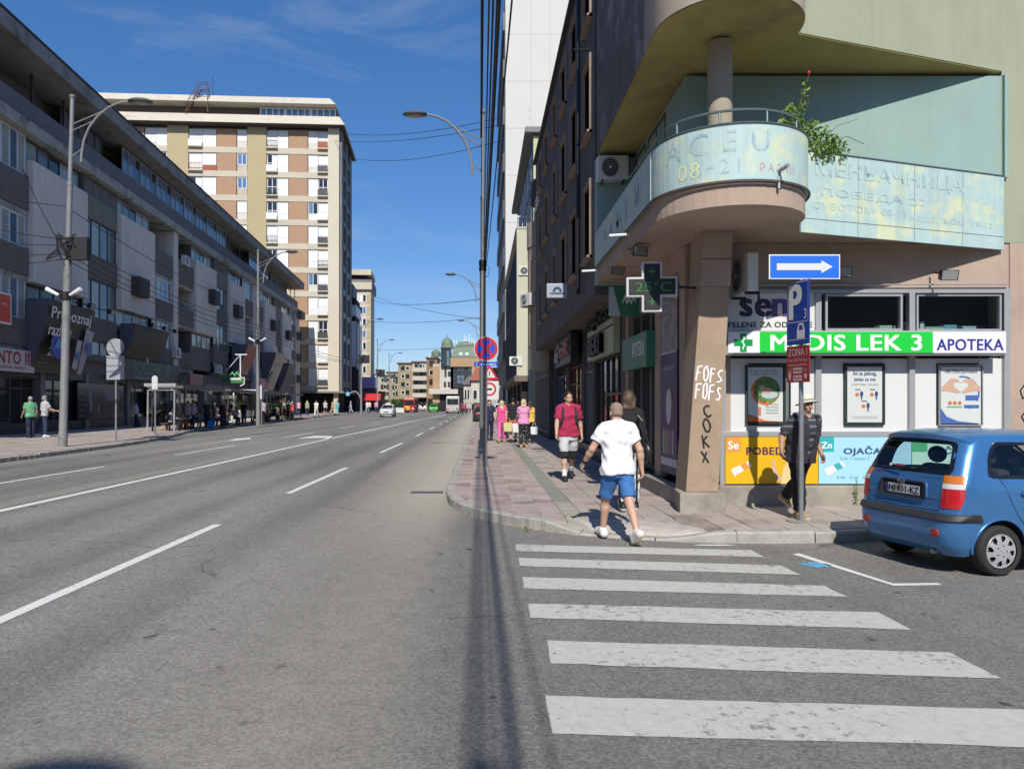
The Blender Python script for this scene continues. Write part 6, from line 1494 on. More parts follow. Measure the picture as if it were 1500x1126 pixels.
# cable boxes and brackets on the poles
def pole_box(loc, label, s=1.0):
    t = thing('cable_box', label, 'cable box', loc, 0); b = MB(M['cable']); rr = random.Random(2)
    b.box(.12*s, .85*s, -.12, .12, -.45*s, .35*s).obj('housing', t)
    b = MB(M['cable'])
    for k in range(9): b.tube([(rr.uniform(-.5, .5)*s, -.15, rr.uniform(-.4, .5)*s), (rr.uniform(-.6, .2)*s, -.2, rr.uniform(-.5, .4)*s), (rr.uniform(-.2, .5)*s, -.15, rr.uniform(-.5, .4)*s)], .03*s, 5)
    b.obj('cable_coil', t); return t
pole_box((-14.9, 26.55, 7.3), 'tangle of black cables and box on the nearest left lamp pole', 1.0)
pole_box((PX(529, 96), 95.8, 7.5), 'cable tangle on the third left lamp pole', 1.3); pole_box((PX(553, 127), 126.8, 7.0), 'cable tangle on the fourth left lamp pole', 1.5)
for (Y, x, z, lab) in ((26.7, -14.95, 5.6, 'pair of small spotlights clamped to the nearest left lamp pole'), (53.5, PX(378, 53.5), 6.2, 'pair of white spotlights on the second left lamp pole')):
    t = thing('spotlight_pair', lab, 'spotlight', (x, Y, z))
    for sg in (-1, 1): MB(M['wframe']).cyl((sg*.2, -.1, .0), (sg*.62, -.15, .22), .05, .085, n=8).obj('spot', t)
    MB(M['dark_metal']).lathe([(.2, -.15), (.2, .12)], n=12).obj('clamp', t)
b = MB(M['dark_metal']); b.lathe([(.135, -.12), (.15, -.1), (.15, .0), (.13, .02), (.15, .1), (.15, .25), (.12, .27)], n=14)
t = thing('pole_bracket', 'black cable clamp on the near lamp pole', 'bracket', (.08, 21, 5.55)); t.scale = (.72, .72, .8); b.obj('clamp', t, smooth=True); MB(M['cable']).tube([(.12, -.05, .1), (.26, -.05, .0), (.24, -.05, -.25), (.1, -.05, -.35)], .012, 5).obj('cable_loop', t)
# overhead cables
def sag(a, b, s=.3, n=12): return [tuple(Vector(a).lerp(Vector(b), k/n)-Vector((0, 0, s*4*(k/n)*(1-k/n)))) for k in range(n+1)]
def wire(label, pts, r, group=None): return tag(MB(M['cable']).tube(pts, r, 6).obj('cable'), label, 'cable', group)
wire('thick black cable bundle running overhead along the pavement lamp poles', sag((.04, 20.9, 9.2), (.047, -7.9, 9.6), .35), .031)
wire('second cable bundle from the pole clamp passing over the viewer', sag((.15, 20.9, 5.7), (.24, -7.9, 6.6), .3), .027)
wire('thin cable just right of the near lamp pole', sag((.12, 20.9, 6.5), (.10, -7.9, 7.5), .25), .012)
wire('thin cable, third from the near lamp pole', sag((.14, 20.9, 6.1), (.17, -7.9, 7.2), .25), .013)
wire('outer loose cable sagging from the pole clamp to the sky', sag((.18, 20.9, 5.6), (.44, -7.9, 6.3), .4), .010)
for k, (a, b_, s_) in enumerate((((PX(490, 118), 121, PZ(195, 121)), (5.0, 73.9, 31), 1.2), ((PX(490, 121), 121.5, PZ(205, 121)), (5.0, 73.9, 30.2), 1.0), ((PX(513, 135), 135, PZ(232, 135)), (5.5, 73.9, 29.0), 1.5),
      ((PX(545, 190), 190, PZ(433, 190)), (.04, 99, 13), .6), ((PX(545, 190), 190, PZ(440, 190)), (.06, 73, 12.0), .8), ((-15.4, 96, 12.5), (.04, 73, 10.2), .4), ((-17.6, 127, 11.0), (.04, 99, 9.6), .3))):
    wire(['upper of the two thin wires crossing the sky beside the tower', 'lower of the two thin wires crossing the sky beside the tower', 'single wire slanting across the sky right of the tower', 'thin wire rising from the far tower to the right', 'thin wire falling from the far tower to the right',
          'low wire crossing the street far away', 'lowest wire crossing the far street'][k], sag(a, b_, s_, 16), .035 if k < 5 else .022)
lp = (-14.95, 26.6)
for k, (z, dz_, u, zz) in enumerate(((7.6, 0, -6, 9.5), (7.4, 0, -6, 8.4), (7.1, 0, -6, 7.6), (6.9, 0, -6, 6.8), (8.8, 0, -6, 10.6))):
    p = lpos(u, .2); wire(('topmost', 'second', 'middle', 'fourth', 'lowest')[(4, 0, 1, 2, 3).index(k)]+' wire from the nearest left lamp pole to the long block' if 0 else ('second', 'third', 'fourth', 'lowest', 'topmost')[k]+' wire from the nearest left lamp pole to the long block', sag((lp[0], lp[1], z), (p[0], p[1]-3, zz), .25), .014, 'wires at the nearest left pole')
for k, (z, zz) in enumerate(((7.6, 7.4), (7.35, 7.1), (7.1, 6.8), (6.9, 6.5), (8.8, 8.6))):
    wire(('second', 'third', 'fourth', 'lowest', 'topmost')[k]+' wire strung between the first two left lamp poles', sag((lp[0], lp[1], z), (PX(378, 53.5), 53.5, zz), .45), .016, 'wires between left poles')
for k, (z, zz) in enumerate(((7.4, 7.3), (7.1, 7.0), (6.8, 6.9))):
    wire(('upper', 'middle', 'lower')[k]+' wire running on from the second left lamp pole', sag((PX(378, 53.5), 53.5, z), (PX(529, 96), 96, zz), .6), .02, 'wires beyond the second pole')
wire('steep wire hanging down before the pale panel at the nearest left pole', sag((lp[0], lp[1], 7.2), (lpos(1.5, .3)[0], lpos(1.5, .3)[1], 13.6), .2), .02)

# ================================================================== SIGNS
NS = thing('no_stopping_sign', 'round blue no-stopping sign with red cross and a small blue plate on its post', 'road sign', (.153, 18.3, .14))
MB(M['steel']).cyl((0, 0, 0), (0, 0, 3.2), .03, n=10).obj('post', NS)
Z0 = PZ(511, 18.3)-.14
MB(M['steel']).cyl((0, -.05, Z0), (0, -.035, Z0), .305, n=36).obj('back_disc', NS)
q = MB(F('sign_white_rim', (.65, .65, .65))); q.disc(0, Z0, .30, -.052, 40); q.use(F('traffic_red', (.50, .012, .025))).disc(0, Z0, .287, -.054, 40); q.use(F('traffic_blue', (.012, .06, .48))).disc(0, Z0, .225, -.056, 40)
q.use(F('traffic_red', (.50, .012, .025)))
for s_ in (1, -1): q.poly([(a_, -.059-.001*s_, Z0+s_*b_) for a_, b_ in ((-.185, -.135), (-.135, -.185), (.185, .135), (.135, .185))][::s_])
q.obj('face', NS)
MB(F('traffic_blue', (.012, .06, .48))).box(-.30, .30, -.055, -.035, Z0-.425, Z0-.325).obj('plate', NS); text('1 na trotoaru', GW, NS, (0, -.058, Z0-.375), w=.46, h=.06, bold=.01)
PS = thing('parking_sign', 'steel post with blue P 3 parking sign and red ZONA I plate before the pharmacy', 'road sign', (4.27, 9.83, .14))
MB(M['steel']).cyl((0, 0, 0), (0, 0, 3.3), .030, n=12).obj('post', PS); MB(CONC).cyl((.06, -.03, -.02), (.06, -.03, .012), .26, n=14).obj('footing', PS)
AP = rad(-74); k9 = 9.83/1083
def plate(z0, z1, w, m, nm):
    o = MB(m).box(-w/2, w/2, -.055, -.04, z0, z1).obj(nm, PS, (0, 0, 0), (0, 0, AP), bevel=.004); return o
pz = lambda py: PZ(py, 9.83)-.14
zt, zm, zb_ = pz(412), pz(506), pz(560)
BL_ = F('parking_blue', (.012, .045, .26)); plate(zm+.01, zt, .60, BL_, 'plate'); plate(zb_, zm-.005, .60, F('zone_red', (.25, .02, .025)), 'zone_plate')
ca, sa = math.cos(AP), math.sin(AP)
def onplate(x, z, y=-.058): return (x*ca-y*sa, x*sa+y*ca, z)
WS = F('sign_silver', (.55, .55, .56))
q = MB(WS)
H_ = zt-zm
for (x0_, x1_, z0_, z1_) in ((-.275, .275, zt-.022, zt-.014), (-.275, .275, zm+H_*.36, zm+H_*.36+.008), (-.275, -.268, zm+H_*.36, zt-.02), (.268, .275, zm+H_*.36, zt-.02), (-.27, .22, zm+.075, zm+.083)): q.rect(x0_, x1_, z0_, z1_, -.057)
q.poly([(-.02, -.057, zm+.09), (.19, -.057, zm+.09), (.19, -.057, zm+.19), (.15, -.057, zm+.29), (.03, -.057, zm+.29), (-.02, -.057, zm+.19)]); q.use(BL_).poly([(.03, -.058, zm+.2), (.14, -.058, zm+.2), (.125, -.058, zm+.265), (.05, -.058, zm+.265)])
o = q.obj('print', PS, rot=(0, 0, AP))
text('P', WS, PS, onplate(-.06, zm+H_*.68), h=.44, rz=AP, bold=.04, w=.30); text('3', WS, PS, onplate(.2, zm+H_*.48), h=.13, rz=AP)
PK = F('zone_pink', (.52, .35, .34))
text('ZONA I', PK, PS, onplate(0, zm-.09), w=.50, h=.10, rz=AP, bold=.01)
for k, s_ in enumerate(('max 120 minuta', 'naplata parkiranja', '7-21   subotom 7-14')): text(s_, PK, PS, onplate(0, zm-.19-k*.07), w=.5, h=.045, rz=AP)
q = MB(PK)
for k in range(2): q.rect(-.12, .12, zb_+.05+k*.1-.03, zb_+.05+k*.1+.045, -.057)
q.disc(-.21, zb_+.09, .035, -.057, 12, .06); q.disc(.21, zb_+.08, .04, -.057, 12); q.obj('print', PS, rot=(0, 0, AP))
for k, s_ in enumerate(('PARKING SERVIS', 'SMS 9181')): text(s_, F('zone_red', (.25, .02, .025)), PS, onplate(0, zb_+.16-k*.1, -.059), w=.2, h=.03, rz=AP)
for o in PS.children:
    if abs(o.rotation_euler[2]-AP) < .001:
        l = o.location.x*ca+o.location.y*sa; o.scale[0] = .72; o.location.x -= l*.28*ca; o.location.y -= l*.28*sa
AS2 = thing('arrow_sign', 'wide blue one-way sign with a white arrow pointing right above the parking sign', 'road sign', (PX(1177, 9.83), 9.80, PZ(391.5, 9.83)))
w_ = 104*k9; h_ = 36*k9
MB(M['white']).box(-w_/2, w_/2, -.0, .012, -h_/2, h_/2).obj('plate', AS2, bevel=.004); q = MB(F('oneway_blue', (.01, .14, .68))).rect(-w_/2+.015, w_/2-.015, -h_/2+.015, h_/2-.015, -.003)
q.use(F('sign_white_rim', None or (.65, .65, .65))).poly([(-.37, -.006, -.045), (.22, -.006, -.045), (.22, -.006, -.085), (.37, -.006, 0), (.22, -.006, .085), (.22, -.006, .045), (-.37, -.006, .045)]); q.obj('print', AS2)
MB(M['steel']).box(-.2, .2, .013, .03, -.03, .03).obj('clamp', AS2); MB(M['steel']).cyl((0, .05, -.9), (0, .05, .12), .029, n=10).obj('post', AS2)
# left pavement signs seen from behind
t = thing('road_sign', 'back of a round sign over a square plate on a slim post, left pavement', 'road sign', (PX(170, 31.0), 31.0, .14))
kz = 31/1083
MB(M['steel']).cyl((0, 0, 0), (0, 0, PZ(498, 31)-.14), .04, n=8).obj('post', t)
MB(flat('sign_back_grey', (.36, .38, .39), .45, metal=.3)).cyl((0, -.06, PZ(509, 31)-.14), (0, -.04, PZ(509, 31)-.14), .36, n=28).obj('disc', t); q = MB(M['alu']); q.tube([(.36*math.cos(a*.2618), -.06, PZ(509, 31)-.14+.36*math.sin(a*.2618)) for a in range(25)], .015, 5); q.obj('rim', t)
MB(flat('sign_back_pale', (.40, .43, .47), .4, metal=.3)).box(-.37, .37, -.06, -.04, PZ(556, 31)-.14, PZ(521, 31)-.14).obj('plate', t)
t = thing('road_sign', 'slim post with a narrow rounded sign seen from behind before the shelter', 'road sign', (PX(227.5, 36.5), 36.5, .14))
MB(M['steel']).cyl((0, 0, 0), (0, 0, PZ(553, 36.5)-.14), .035, n=8).obj('post', t); q = MB(F('sign_back_white', (.55, .56, .54))); z0, z1 = PZ(570, 36.5)-.14, PZ(550, 36.5)-.14
q.prism_xz([(-.14, z0), (.14, z0)]+[(.14*math.cos(a*.3142), z1-.14+.14*math.sin(a*.3142)) for a in range(11)], -.06, -.04); q.obj('plate', t)
t = thing('road_sign', 'slim pole with rounded plate beside the second left lamp', 'road sign', (PX(383, 55), 55, .14)); MB(M['steel']).cyl((0, 0, 0), (0, 0, 3.0), .05, n=8).obj('post', t); MB(F('sign_back_white', (.55, .56, .54))).box(-.22, .22, -.06, -.04, 1.9, 2.9).obj('plate', t)
t = thing('road_sign', 'red triangle and red circle warning signs on one board behind the lamp pole', 'road sign', (PX(717, 60), 60, .14)); MB(M['steel']).cyl((0, 0.05, 0), (0, 0.05, 3.4), .04, n=8).obj('post', t)
za = PZ(547, 60)-.14; zc = PZ(570, 60)-.14
MB(F('board_white', (.62, .58, .58))).box(-.75, .75, -.03, .02, PZ(585, 60)-.14, PZ(558, 60)-.14).obj('board', t)
q = MB(F('traffic_red', None or (.50, .012, .025))); q.poly([(-.75, -.03, za-.5), (.75, -.03, za-.5), (0, -.03, za+.75)]); q.use(F('board_white', None or (.62, .58, .58))).poly([(-.48, -.033, za-.33), (.48, -.033, za-.33), (0, -.033, za+.43)]); q.use(F('traffic_red', None or (.50, .012, .025))).disc(0, zc, .55, -.035); q.use(F('board_white', None or (.62, .58, .58))).disc(0, zc, .40, -.038)
q.use(M['ink']).rect(-.04, .04, za-.2, za+.2, -.036).rect(-.2, .2, zc-.08, zc+.08, -.041); q.obj('print', t)

# ================================================================== BUS SHELTERS
GLS = glass('shelter_glass', (.5, .55, .55), .06)
def shelter(x, Y, L_, label, pale=False):
    t = thing('bus_shelter', label, 'bus shelter', (x, Y, .14), LROT, 'bus shelters on the left pavement')
    fm = M['alu'] if pale else M['dframe']
    if ('sh', L_, pale) not in WCACHE:
        WCACHE[('sh', L_, pale)] = (MB(flat('shelter_roof', (.10, .10, .10), .5) if not pale else M['alu']).box(-1.7, .25, -.2, L_+.2, 2.42, 2.58).mesh('roof'),
            MB(fm).box(-.04, .04, -.04, .04, 0, 2.42).mesh('post'), MB(GLS).box(-.012, .012, .08, L_/3-.08, .3, 2.2).mesh('glass_panel'), MB(flat('bench_dark', (.06, .045, .035), .6)).box(-1.3, -.85, .6, L_-.6, .40, .46).box(-1.1, -1.0, .9, 1.0, 0, .4).box(-1.1, -1.0, L_-1.0, L_-.9, 0, .4).mesh('bench'))
    a, b, c, d = WCACHE[('sh', L_, pale)]
    link('roof', a, t)
    for k in range(4):
        link('post', b, t, (-1.5, L_*k/3, 0))
        if k in (0, 3): link('post', b, t, (.0, L_*k/3, 0))
        if k < 3: link('glass_panel', c, t, (-1.5, L_*k/3, 0))
    link('bench', d, t)
    return t
sx = lambda Y: PX(257, 41.7)+.25-.062*(Y-41.7)
shelter(sx(41.7), 41.7, 8.0, 'nearest bus shelter with pale metal end frame on the left pavement')
shelter(sx(51.5), 51.5, 8.0, 'second bus shelter along the left pavement')
shelter(sx(61.5), 61.5, 8.0, 'third bus shelter along the left pavement')
shelter(sx(71.5), 71.5, 8.0, 'farthest bus shelter along the left pavement')
t = thing('shelter_frame', 'pale tubular portal frame standing at the near end of the shelters', 'frame', (PX(236, 40.9), 40.9, .14)); b = MB(M['alu']); b.tube([(-.75, 0, 0), (-.72, 0, 2.3), (.75, 0, 2.3), (.72, 0, 0)], .05, 8); b.box(-.9, .85, -.1, .1, 2.5, 2.68); b.tube([(-.6, 0, 2.3), (-.6, 0, 2.5)], .03, 5).tube([(.6, 0, 2.3), (.6, 0, 2.5)], .03, 5); b.obj('frame', t)
KI = thing('kiosk', 'glazed white-framed kiosk between the shelters and the second lamp', 'kiosk', (PX(362, 68), 68.0, .14), LROT); b = MB(M['wframe'])
for x in (-1.2, 1.2):
    for y in (0, 2.4): b.box(x-.06, x+.06, y-.06, y+.06, 0, 2.7)
b.box(-1.3, 1.3, -.1, 2.5, 2.7, 2.85).box(-1.2, 1.2, -.02, .02, .8, .95); b.obj('frame', KI); MB(GLS).box(-1.14, 1.14, -.01, .01, .96, 2.69).obj('pane', KI); MB(F('kiosk_yellow', (.5, .45, .08))).box(-1.0, .2, .3, 1.0, .9, 1.7).obj('counter', KI); MB(F('kiosk_base', (.4, .4, .42))).box(-1.14, 1.14, .0, 2.3, 0, .79).obj('base', KI)

# ================================================================== PLANTS ON THE BALCONY AND BY THE WALL
VN = thing('balcony_vine', 'leafy green climber growing over the balcony parapet', 'plant', (4.72, 10.55, 5.2)); VN.scale = (.8, .85, .92); rg = random.Random(8); mb = MB(LEAF2)
leaf_cloud(mb, (-.1, -.12, .16), (.50, .30, .38), 800, .045, rg); leaf_cloud(mb, (-.38, -.1, .48), (.22, .2, .36), 260, .048, rg); leaf_cloud(mb, (.3, -.1, .10), (.32, .22, .22), 200, .045, rg)
leaf_cloud(mb, (-.15, -.1, .95), (.07, .06, .28), 28, .045, rg)
mb.obj('foliage', VN)
b = MB(flat('vine_stem', (.09, .07, .035), .8)); b.tube([(-.3, -.1, -.1), (-.36, -.1, .5), (-.2, -.1, .9), (-.08, -.1, 1.25)], .008, 5); b.tube([(0, -.1, .1), (.4, -.12, .45), (.75, -.15, .55)], .005, 4); b.tube([(.1, -.1, .2), (.6, -.1, .3), (.9, -.1, .18)], .005, 4); b.obj('stem', VN)
MB(F('red_flower', (.5, .03, .03))).ell((-.08, -.1, 1.28), (.03, .03, .03), 8, 5).obj('flower', VN)
def weed(loc, label, h=.42, n=26, s=.03, spread=.06):
    t = thing('weed', label, 'plant', loc); rg = random.Random(int(loc[0]*100)); b = MB(LEAF2)
    leaf_cloud(b, (0, 0, h*.5), (spread, spread, h*.5), n, s, rg); b.obj('leaf', t); MB(flat('weed_stem', (.08, .11, .03), .8)).tube([(0, 0, 0), (.01, 0, h)], .005, 4).obj('stem', t)
weed((PX(1257, 11.2), 11.26, .14), 'tall thin weed growing at the foot of the plinth by the blue car', .42, 30, .02, .03)
weed((PX(770, 10.0), 9.83, .02), 'small tuft of weeds at the kerb by the zebra', .05, 22, .018, .09)
weed((2.6, 14.6, 4.6), 'green plant at the far end of the balcony by the air conditioner', .6, 60, .06, .2)
# ================================================================== CARS
class Body:
    """car shell as stacked rounded-rectangle outlines; x forward, y to the left, z up"""
    def __init__(s, prof):            # prof rows: z, rear x, front x, half width, corner radius rear, corner radius front
        s.p = np.array(prof, float)
    def row(s, z):
        return [float(np.interp(z, s.p[:, 0], s.p[:, i])) for i in range(1, 6)]
    def rear(s, y, z, off=0.0):
        xr, xf, w, r, rf = s.row(z); a = abs(y)-(w-r)
        x = xr if a <= 0 else xr+r-math.sqrt(max(0, r*r-min(a, r)**2)); return x-off
    def side(s, x, z, sg, off=0.0):
        xr, xf, w, r, rf = s.row(z); y = w
        if x < xr+r: d = xr+r-x; y = w-r+math.sqrt(max(0, r*r-min(d, r)**2))
        if x > xf-rf: d = x-(xf-rf); y = w-rf+math.sqrt(max(0, rf*rf-min(d, rf)**2))
        return sg*(y+off)
    def outline(s, z, n):
        """closed outline, counter-clockwise, starting at the rear centre going to the right (-y)"""
        xr, xf, w, r, rf = s.row(z); nr, nc, ns = n; P = []
        for k in range(nr): P.append((xr, -(w-r)*k/nr))
        for k in range(nc): t = k/nc*math.pi/2; P.append((xr+r-r*math.cos(t), -(w-r)-r*math.sin(t)))
        for k in range(ns): P.append((xr+r+(xf-rf-xr-r)*k/ns, -w))
        for k in range(nc): t = k/nc*math.pi/2; P.append((xf-rf+rf*math.sin(t), -w+rf-rf*math.cos(t)))
        for k in range(nr): P.append((xf, -(w-rf)*(1-k/nr)))
        R = [(x, -y) for x, y in P[1:]][::-1]
        return P+[(xf, 0.0)]+R
def inpoly(x, y, P):
    c = False
    for i in range(len(P)):
        (x1, y1), (x2, y2) = P[i-1], P[i]
        if (y1 > y) != (y2 > y) and x < (x2-x1)*(y-y1)/(y2-y1)+x1: c = not c
    return c
def roundpoly(P, r, n=5):
    out = []; m = len(P)
    for i in range(m):
        p = Vector(P[i]); a = (Vector(P[i-1])-p); b = (Vector(P[(i+1) % m])-p)
        d = min(r, a.length*.45, b.length*.45); A = p+a.normalized()*d; B = p+b.normalized()*d
        for k in range(n+1):
            t = k/n; q = A*(1-t)**2+p*2*t*(1-t)+B*t*t; out.append((q.x, q.y))
    return out
CARGLASS = glass('car_glass', (.80, .84, .84), .02); FRIT = flat('glass_black_border', (.010, .010, .012), .15, spec=.6)
PLAS = mat('black_bumper_plastic', (.03, .031, .033), .55, var=.2, scale=12)
def car_shell(t, B, paintm, wins, arches, res, low):
    """wins: list of ('rear'|'front'|'side', outline, border)  outline in (y,z) or (x,z)"""
    nz = max(10, int((B.p[-1, 0]-B.p[0, 0])/res)); zs = list(np.linspace(B.p[0, 0], B.p[-1, 0], nz)); n = (max(4, int(.55/res)), max(3, int(.22/res)), max(8, int(2.9/res)))
    L_ = [B.outline(z, n) for z in zs]; m = len(L_[0]); V = [(x, y, z) for z, O in zip(zs, L_) for x, y in O]
    V = [list(v) for v in V]
    for v in V:
        for (cx, cz, R) in arches:
            if abs(v[1]) > .45:
                d = math.hypot(v[0]-cx, v[2]-cz)
                if R*.86 < d < R*1.12: k = R/d; v[0] = cx+(v[0]-cx)*k; v[2] = cz+(v[2]-cz)*k
    Fs = []; xm = (B.p[:, 1].min()+B.p[:, 2].max())/2
    for k in range(nz-1):
        for i in range(m):
            f = (k*m+i, k*m+(i+1) % m, (k+1)*m+(i+1) % m, (k+1)*m+i)
            c = [sum(V[j][q] for j in f)/4 for q in range(3)]
            cut = any(abs(c[1]) > .45 and math.hypot(c[0]-cx, c[2]-cz) < R for cx, cz, R in arches)
            if not cut:
                for kind, P, bd in wins:
                    if kind == 'rear' and c[0] < xm and abs(c[1]) < B.row(c[2])[2]-.012 and inpoly(c[1], c[2], P): cut = True
                    if kind == 'front' and c[0] > xm and abs(c[1]) < B.row(c[2])[2]-.03 and inpoly(c[1], c[2], P): cut = True
                    if kind == 'side' and abs(c[1]) > B.row(c[2])[2]-.05 and inpoly(c[0], c[2], P): cut = True
            if not cut: Fs.append(f)
    top = list(range((nz-1)*m, nz*m)); cx = sum(V[i][0] for i in top)/m; ci = len(V); V.append([cx, 0, zs[-1]+.012])
    for i in range(m): Fs.append(((nz-1)*m+i, (nz-1)*m+(i+1) % m, ci))
    mb = MB(paintm); mb.v = [tuple(v) for v in V]; mb.f = [list(f) for f in Fs]; mb.fm = [0]*len(Fs)
    mb.obj('body', t, smooth=True, ang=42)
    def onsurf(kind, a, z, off, sg):
        if kind == 'rear': return (B.rear(a, z, off), a, z)
        if kind == 'front':
            xr, xf, w, r, rf = B.row(z); q = abs(a)-(w-rf); x = xf if q <= 0 else xf-rf+math.sqrt(max(0, rf*rf-min(q, rf)**2)); return (x+off, a, z)
        return (a, B.side(a, z, sg, off), z)
    for kind, P, bd in wins:
        for sg in ((1, -1) if kind == 'side' else (1,)):
            R = roundpoly(P, bd[2] if len(bd) > 2 else .05, 4); cx = sum(p[0] for p in R)/len(R); cz = sum(p[1] for p in R)/len(R)
            wdt = max(p[0] for p in R)-min(p[0] for p in R); hgt = max(p[1] for p in R)-min(p[1] for p in R)
            rings = []
            for q in (1.03, None, .75, .45, .18):
                if q is None: rings.append([(cx+(p[0]-cx)*(1-2*bd[0]/wdt), cz+(p[1]-cz)*(1-2*bd[1]/hgt)) for p in R])
                elif q > 1: rings.append([(cx+(p[0]-cx)*q, cz+(p[1]-cz)*q) for p in R])
                else: rings.append([(cx+(p[0]-cx)*q*(1-2*bd[0]/wdt), cz+(p[1]-cz)*q*(1-2*bd[1]/hgt)) for p in R])
            nn = len(R); g = MB(CARGLASS); v = [onsurf(kind, a, z, .003, sg) for a, z in rings[1]+rings[2]+rings[3]+rings[4]]
            f = [(r*nn+i, r*nn+(i+1) % nn, (r+1)*nn+(i+1) % nn, (r+1)*nn+i) for r in range(3) for i in range(nn)]+[list(range(3*nn, 4*nn))]
            g.add(v, f); go = g.obj({'rear': 'rear_window', 'front': 'windscreen', 'side': 'side_window'}[kind], t, smooth=True)
            fr = MB(FRIT); v = [onsurf(kind, a, z, .004, sg) for a, z in rings[0]+rings[1]]; fr.add(v, [(i, (i+1) % nn, nn+(i+1) % nn, nn+i) for i in range(nn)]); fr.obj('border', go, smooth=True)
    return onsurf
def patch(t, B, onsurf, kind, P, mt, name, off=.008, sg=1, rr=.02, label=None, side_close=True):
    R = roundpoly(P, rr, 3) if rr else P; cx = sum(p[0] for p in R)/len(R); cz = sum(p[1] for p in R)/len(R); nn = len(R); v = []; 
    for q in (1.0, .96, .7, .35): v += [onsurf(kind, cx+(p[0]-cx)*q, cz+(p[1]-cz)*q, off if q < 1 else -.002, sg) for p in R]
    g = MB(mt).add(v, [(r*nn+i, r*nn+(i+1) % nn, (r+1)*nn+(i+1) % nn, (r+1)*nn+i) for r in range(3) for i in range(nn)]+[list(range(3*nn, 4*nn))]); return g.obj(name, t, smooth=True, label=label)
def wheel(t, x, y, R, w, sg, detail=True):
    """wheel with its axis along y; sg=-1 for the right side"""
    o = MB(M['rubber'])
    prof = [(R*.70, -w/2), (R*.90, -w/2), (R*.97, -w/2+.02), (R, -w/2+.045), (R, w/2-.045), (R*.97, w/2-.02), (R*.90, w/2), (R*.70, w/2)]
    n = 40 if detail else 16; vs = []
    for r, q in prof:
        for i in range(n): a = 2*math.pi*i/n; vs.append((r*math.cos(a), q, r*math.sin(a)))
    o.add(vs, [(k*n+i, (k+1)*n+i, (k+1)*n+(i+1) % n, k*n+(i+1) % n) for k in range(len(prof)-1) for i in range(n)])
    wh = o.obj('wheel', t, (x, y, R), smooth=True)
    S_ = mat('silver_hubcap', (.44, .45, .46), .38, var=.12, scale=14, metal=.35, obj=True)
    D_ = flat('hub_shadow', (.015, .015, .016), .7)
    h = MB(D_); yy = sg*w*.30
    h.poly([(R*.70*math.cos(2*math.pi*i/n), yy, R*.70*math.sin(2*math.pi*i/n)) for i in range(n)][::-1 if sg > 0 else 1]); h.use(S_)
    if detail:
        # ring, eight broad spokes leaving oval holes near the rim, centre with nuts
        nn = 64
        def rp(r, q, k): a = 2*math.pi*k/nn; return (r*math.cos(a), sg*q, r*math.sin(a))
        rg = [(R*.70, w*.40), (R*.66, w*.47), (R*.60, w*.45)]
        for j in range(2): h.add([rp(*rg[j], k) for k in range(nn)]+[rp(*rg[j+1], k) for k in range(nn)], [(k, (k+1) % nn, nn+(k+1) % nn, nn+k) for k in range(nn)])
        for s in range(8):
            a0 = s*8
            ks = list(range(a0, a0+6)); r0, r1 = R*.60, R*.34
            v = [rp(r0, w*.45, a0+k*.9) for k in range(6)]+[rp(R*.47, w*.50, a0+.4+k*.78) for k in range(6)]+[rp(r1, w*.52, a0-.5+k*1.8*.95) for k in range(6)]
            h.add(v, [(r*6+k, r*6+k+1, (r+1)*6+k+1, (r+1)*6+k) for r in range(2) for k in range(5)])
        h.add([rp(R*.36, w*.52, k) for k in range(nn)]+[rp(R*.1, w*.54, k) for k in range(nn)], [(k, (k+1) % nn, nn+(k+1) % nn, nn+k) for k in range(nn)]+[list(range(nn, 2*nn))])
        for s in range(5):
            a = 2*math.pi*s/5; h.use(D_).cyl((R*.22*math.cos(a), sg*w*.51, R*.22*math.sin(a)), (R*.22*math.cos(a), sg*w*.535, R*.22*math.sin(a)), R*.035, n=8)
    else: h.poly([(R*.62*math.cos(2*math.pi*i/n), yy+sg*.01, R*.62*math.sin(2*math.pi*i/n)) for i in range(n)])
    h.obj('hubcap', wh, smooth=True, ang=30)
    return wh

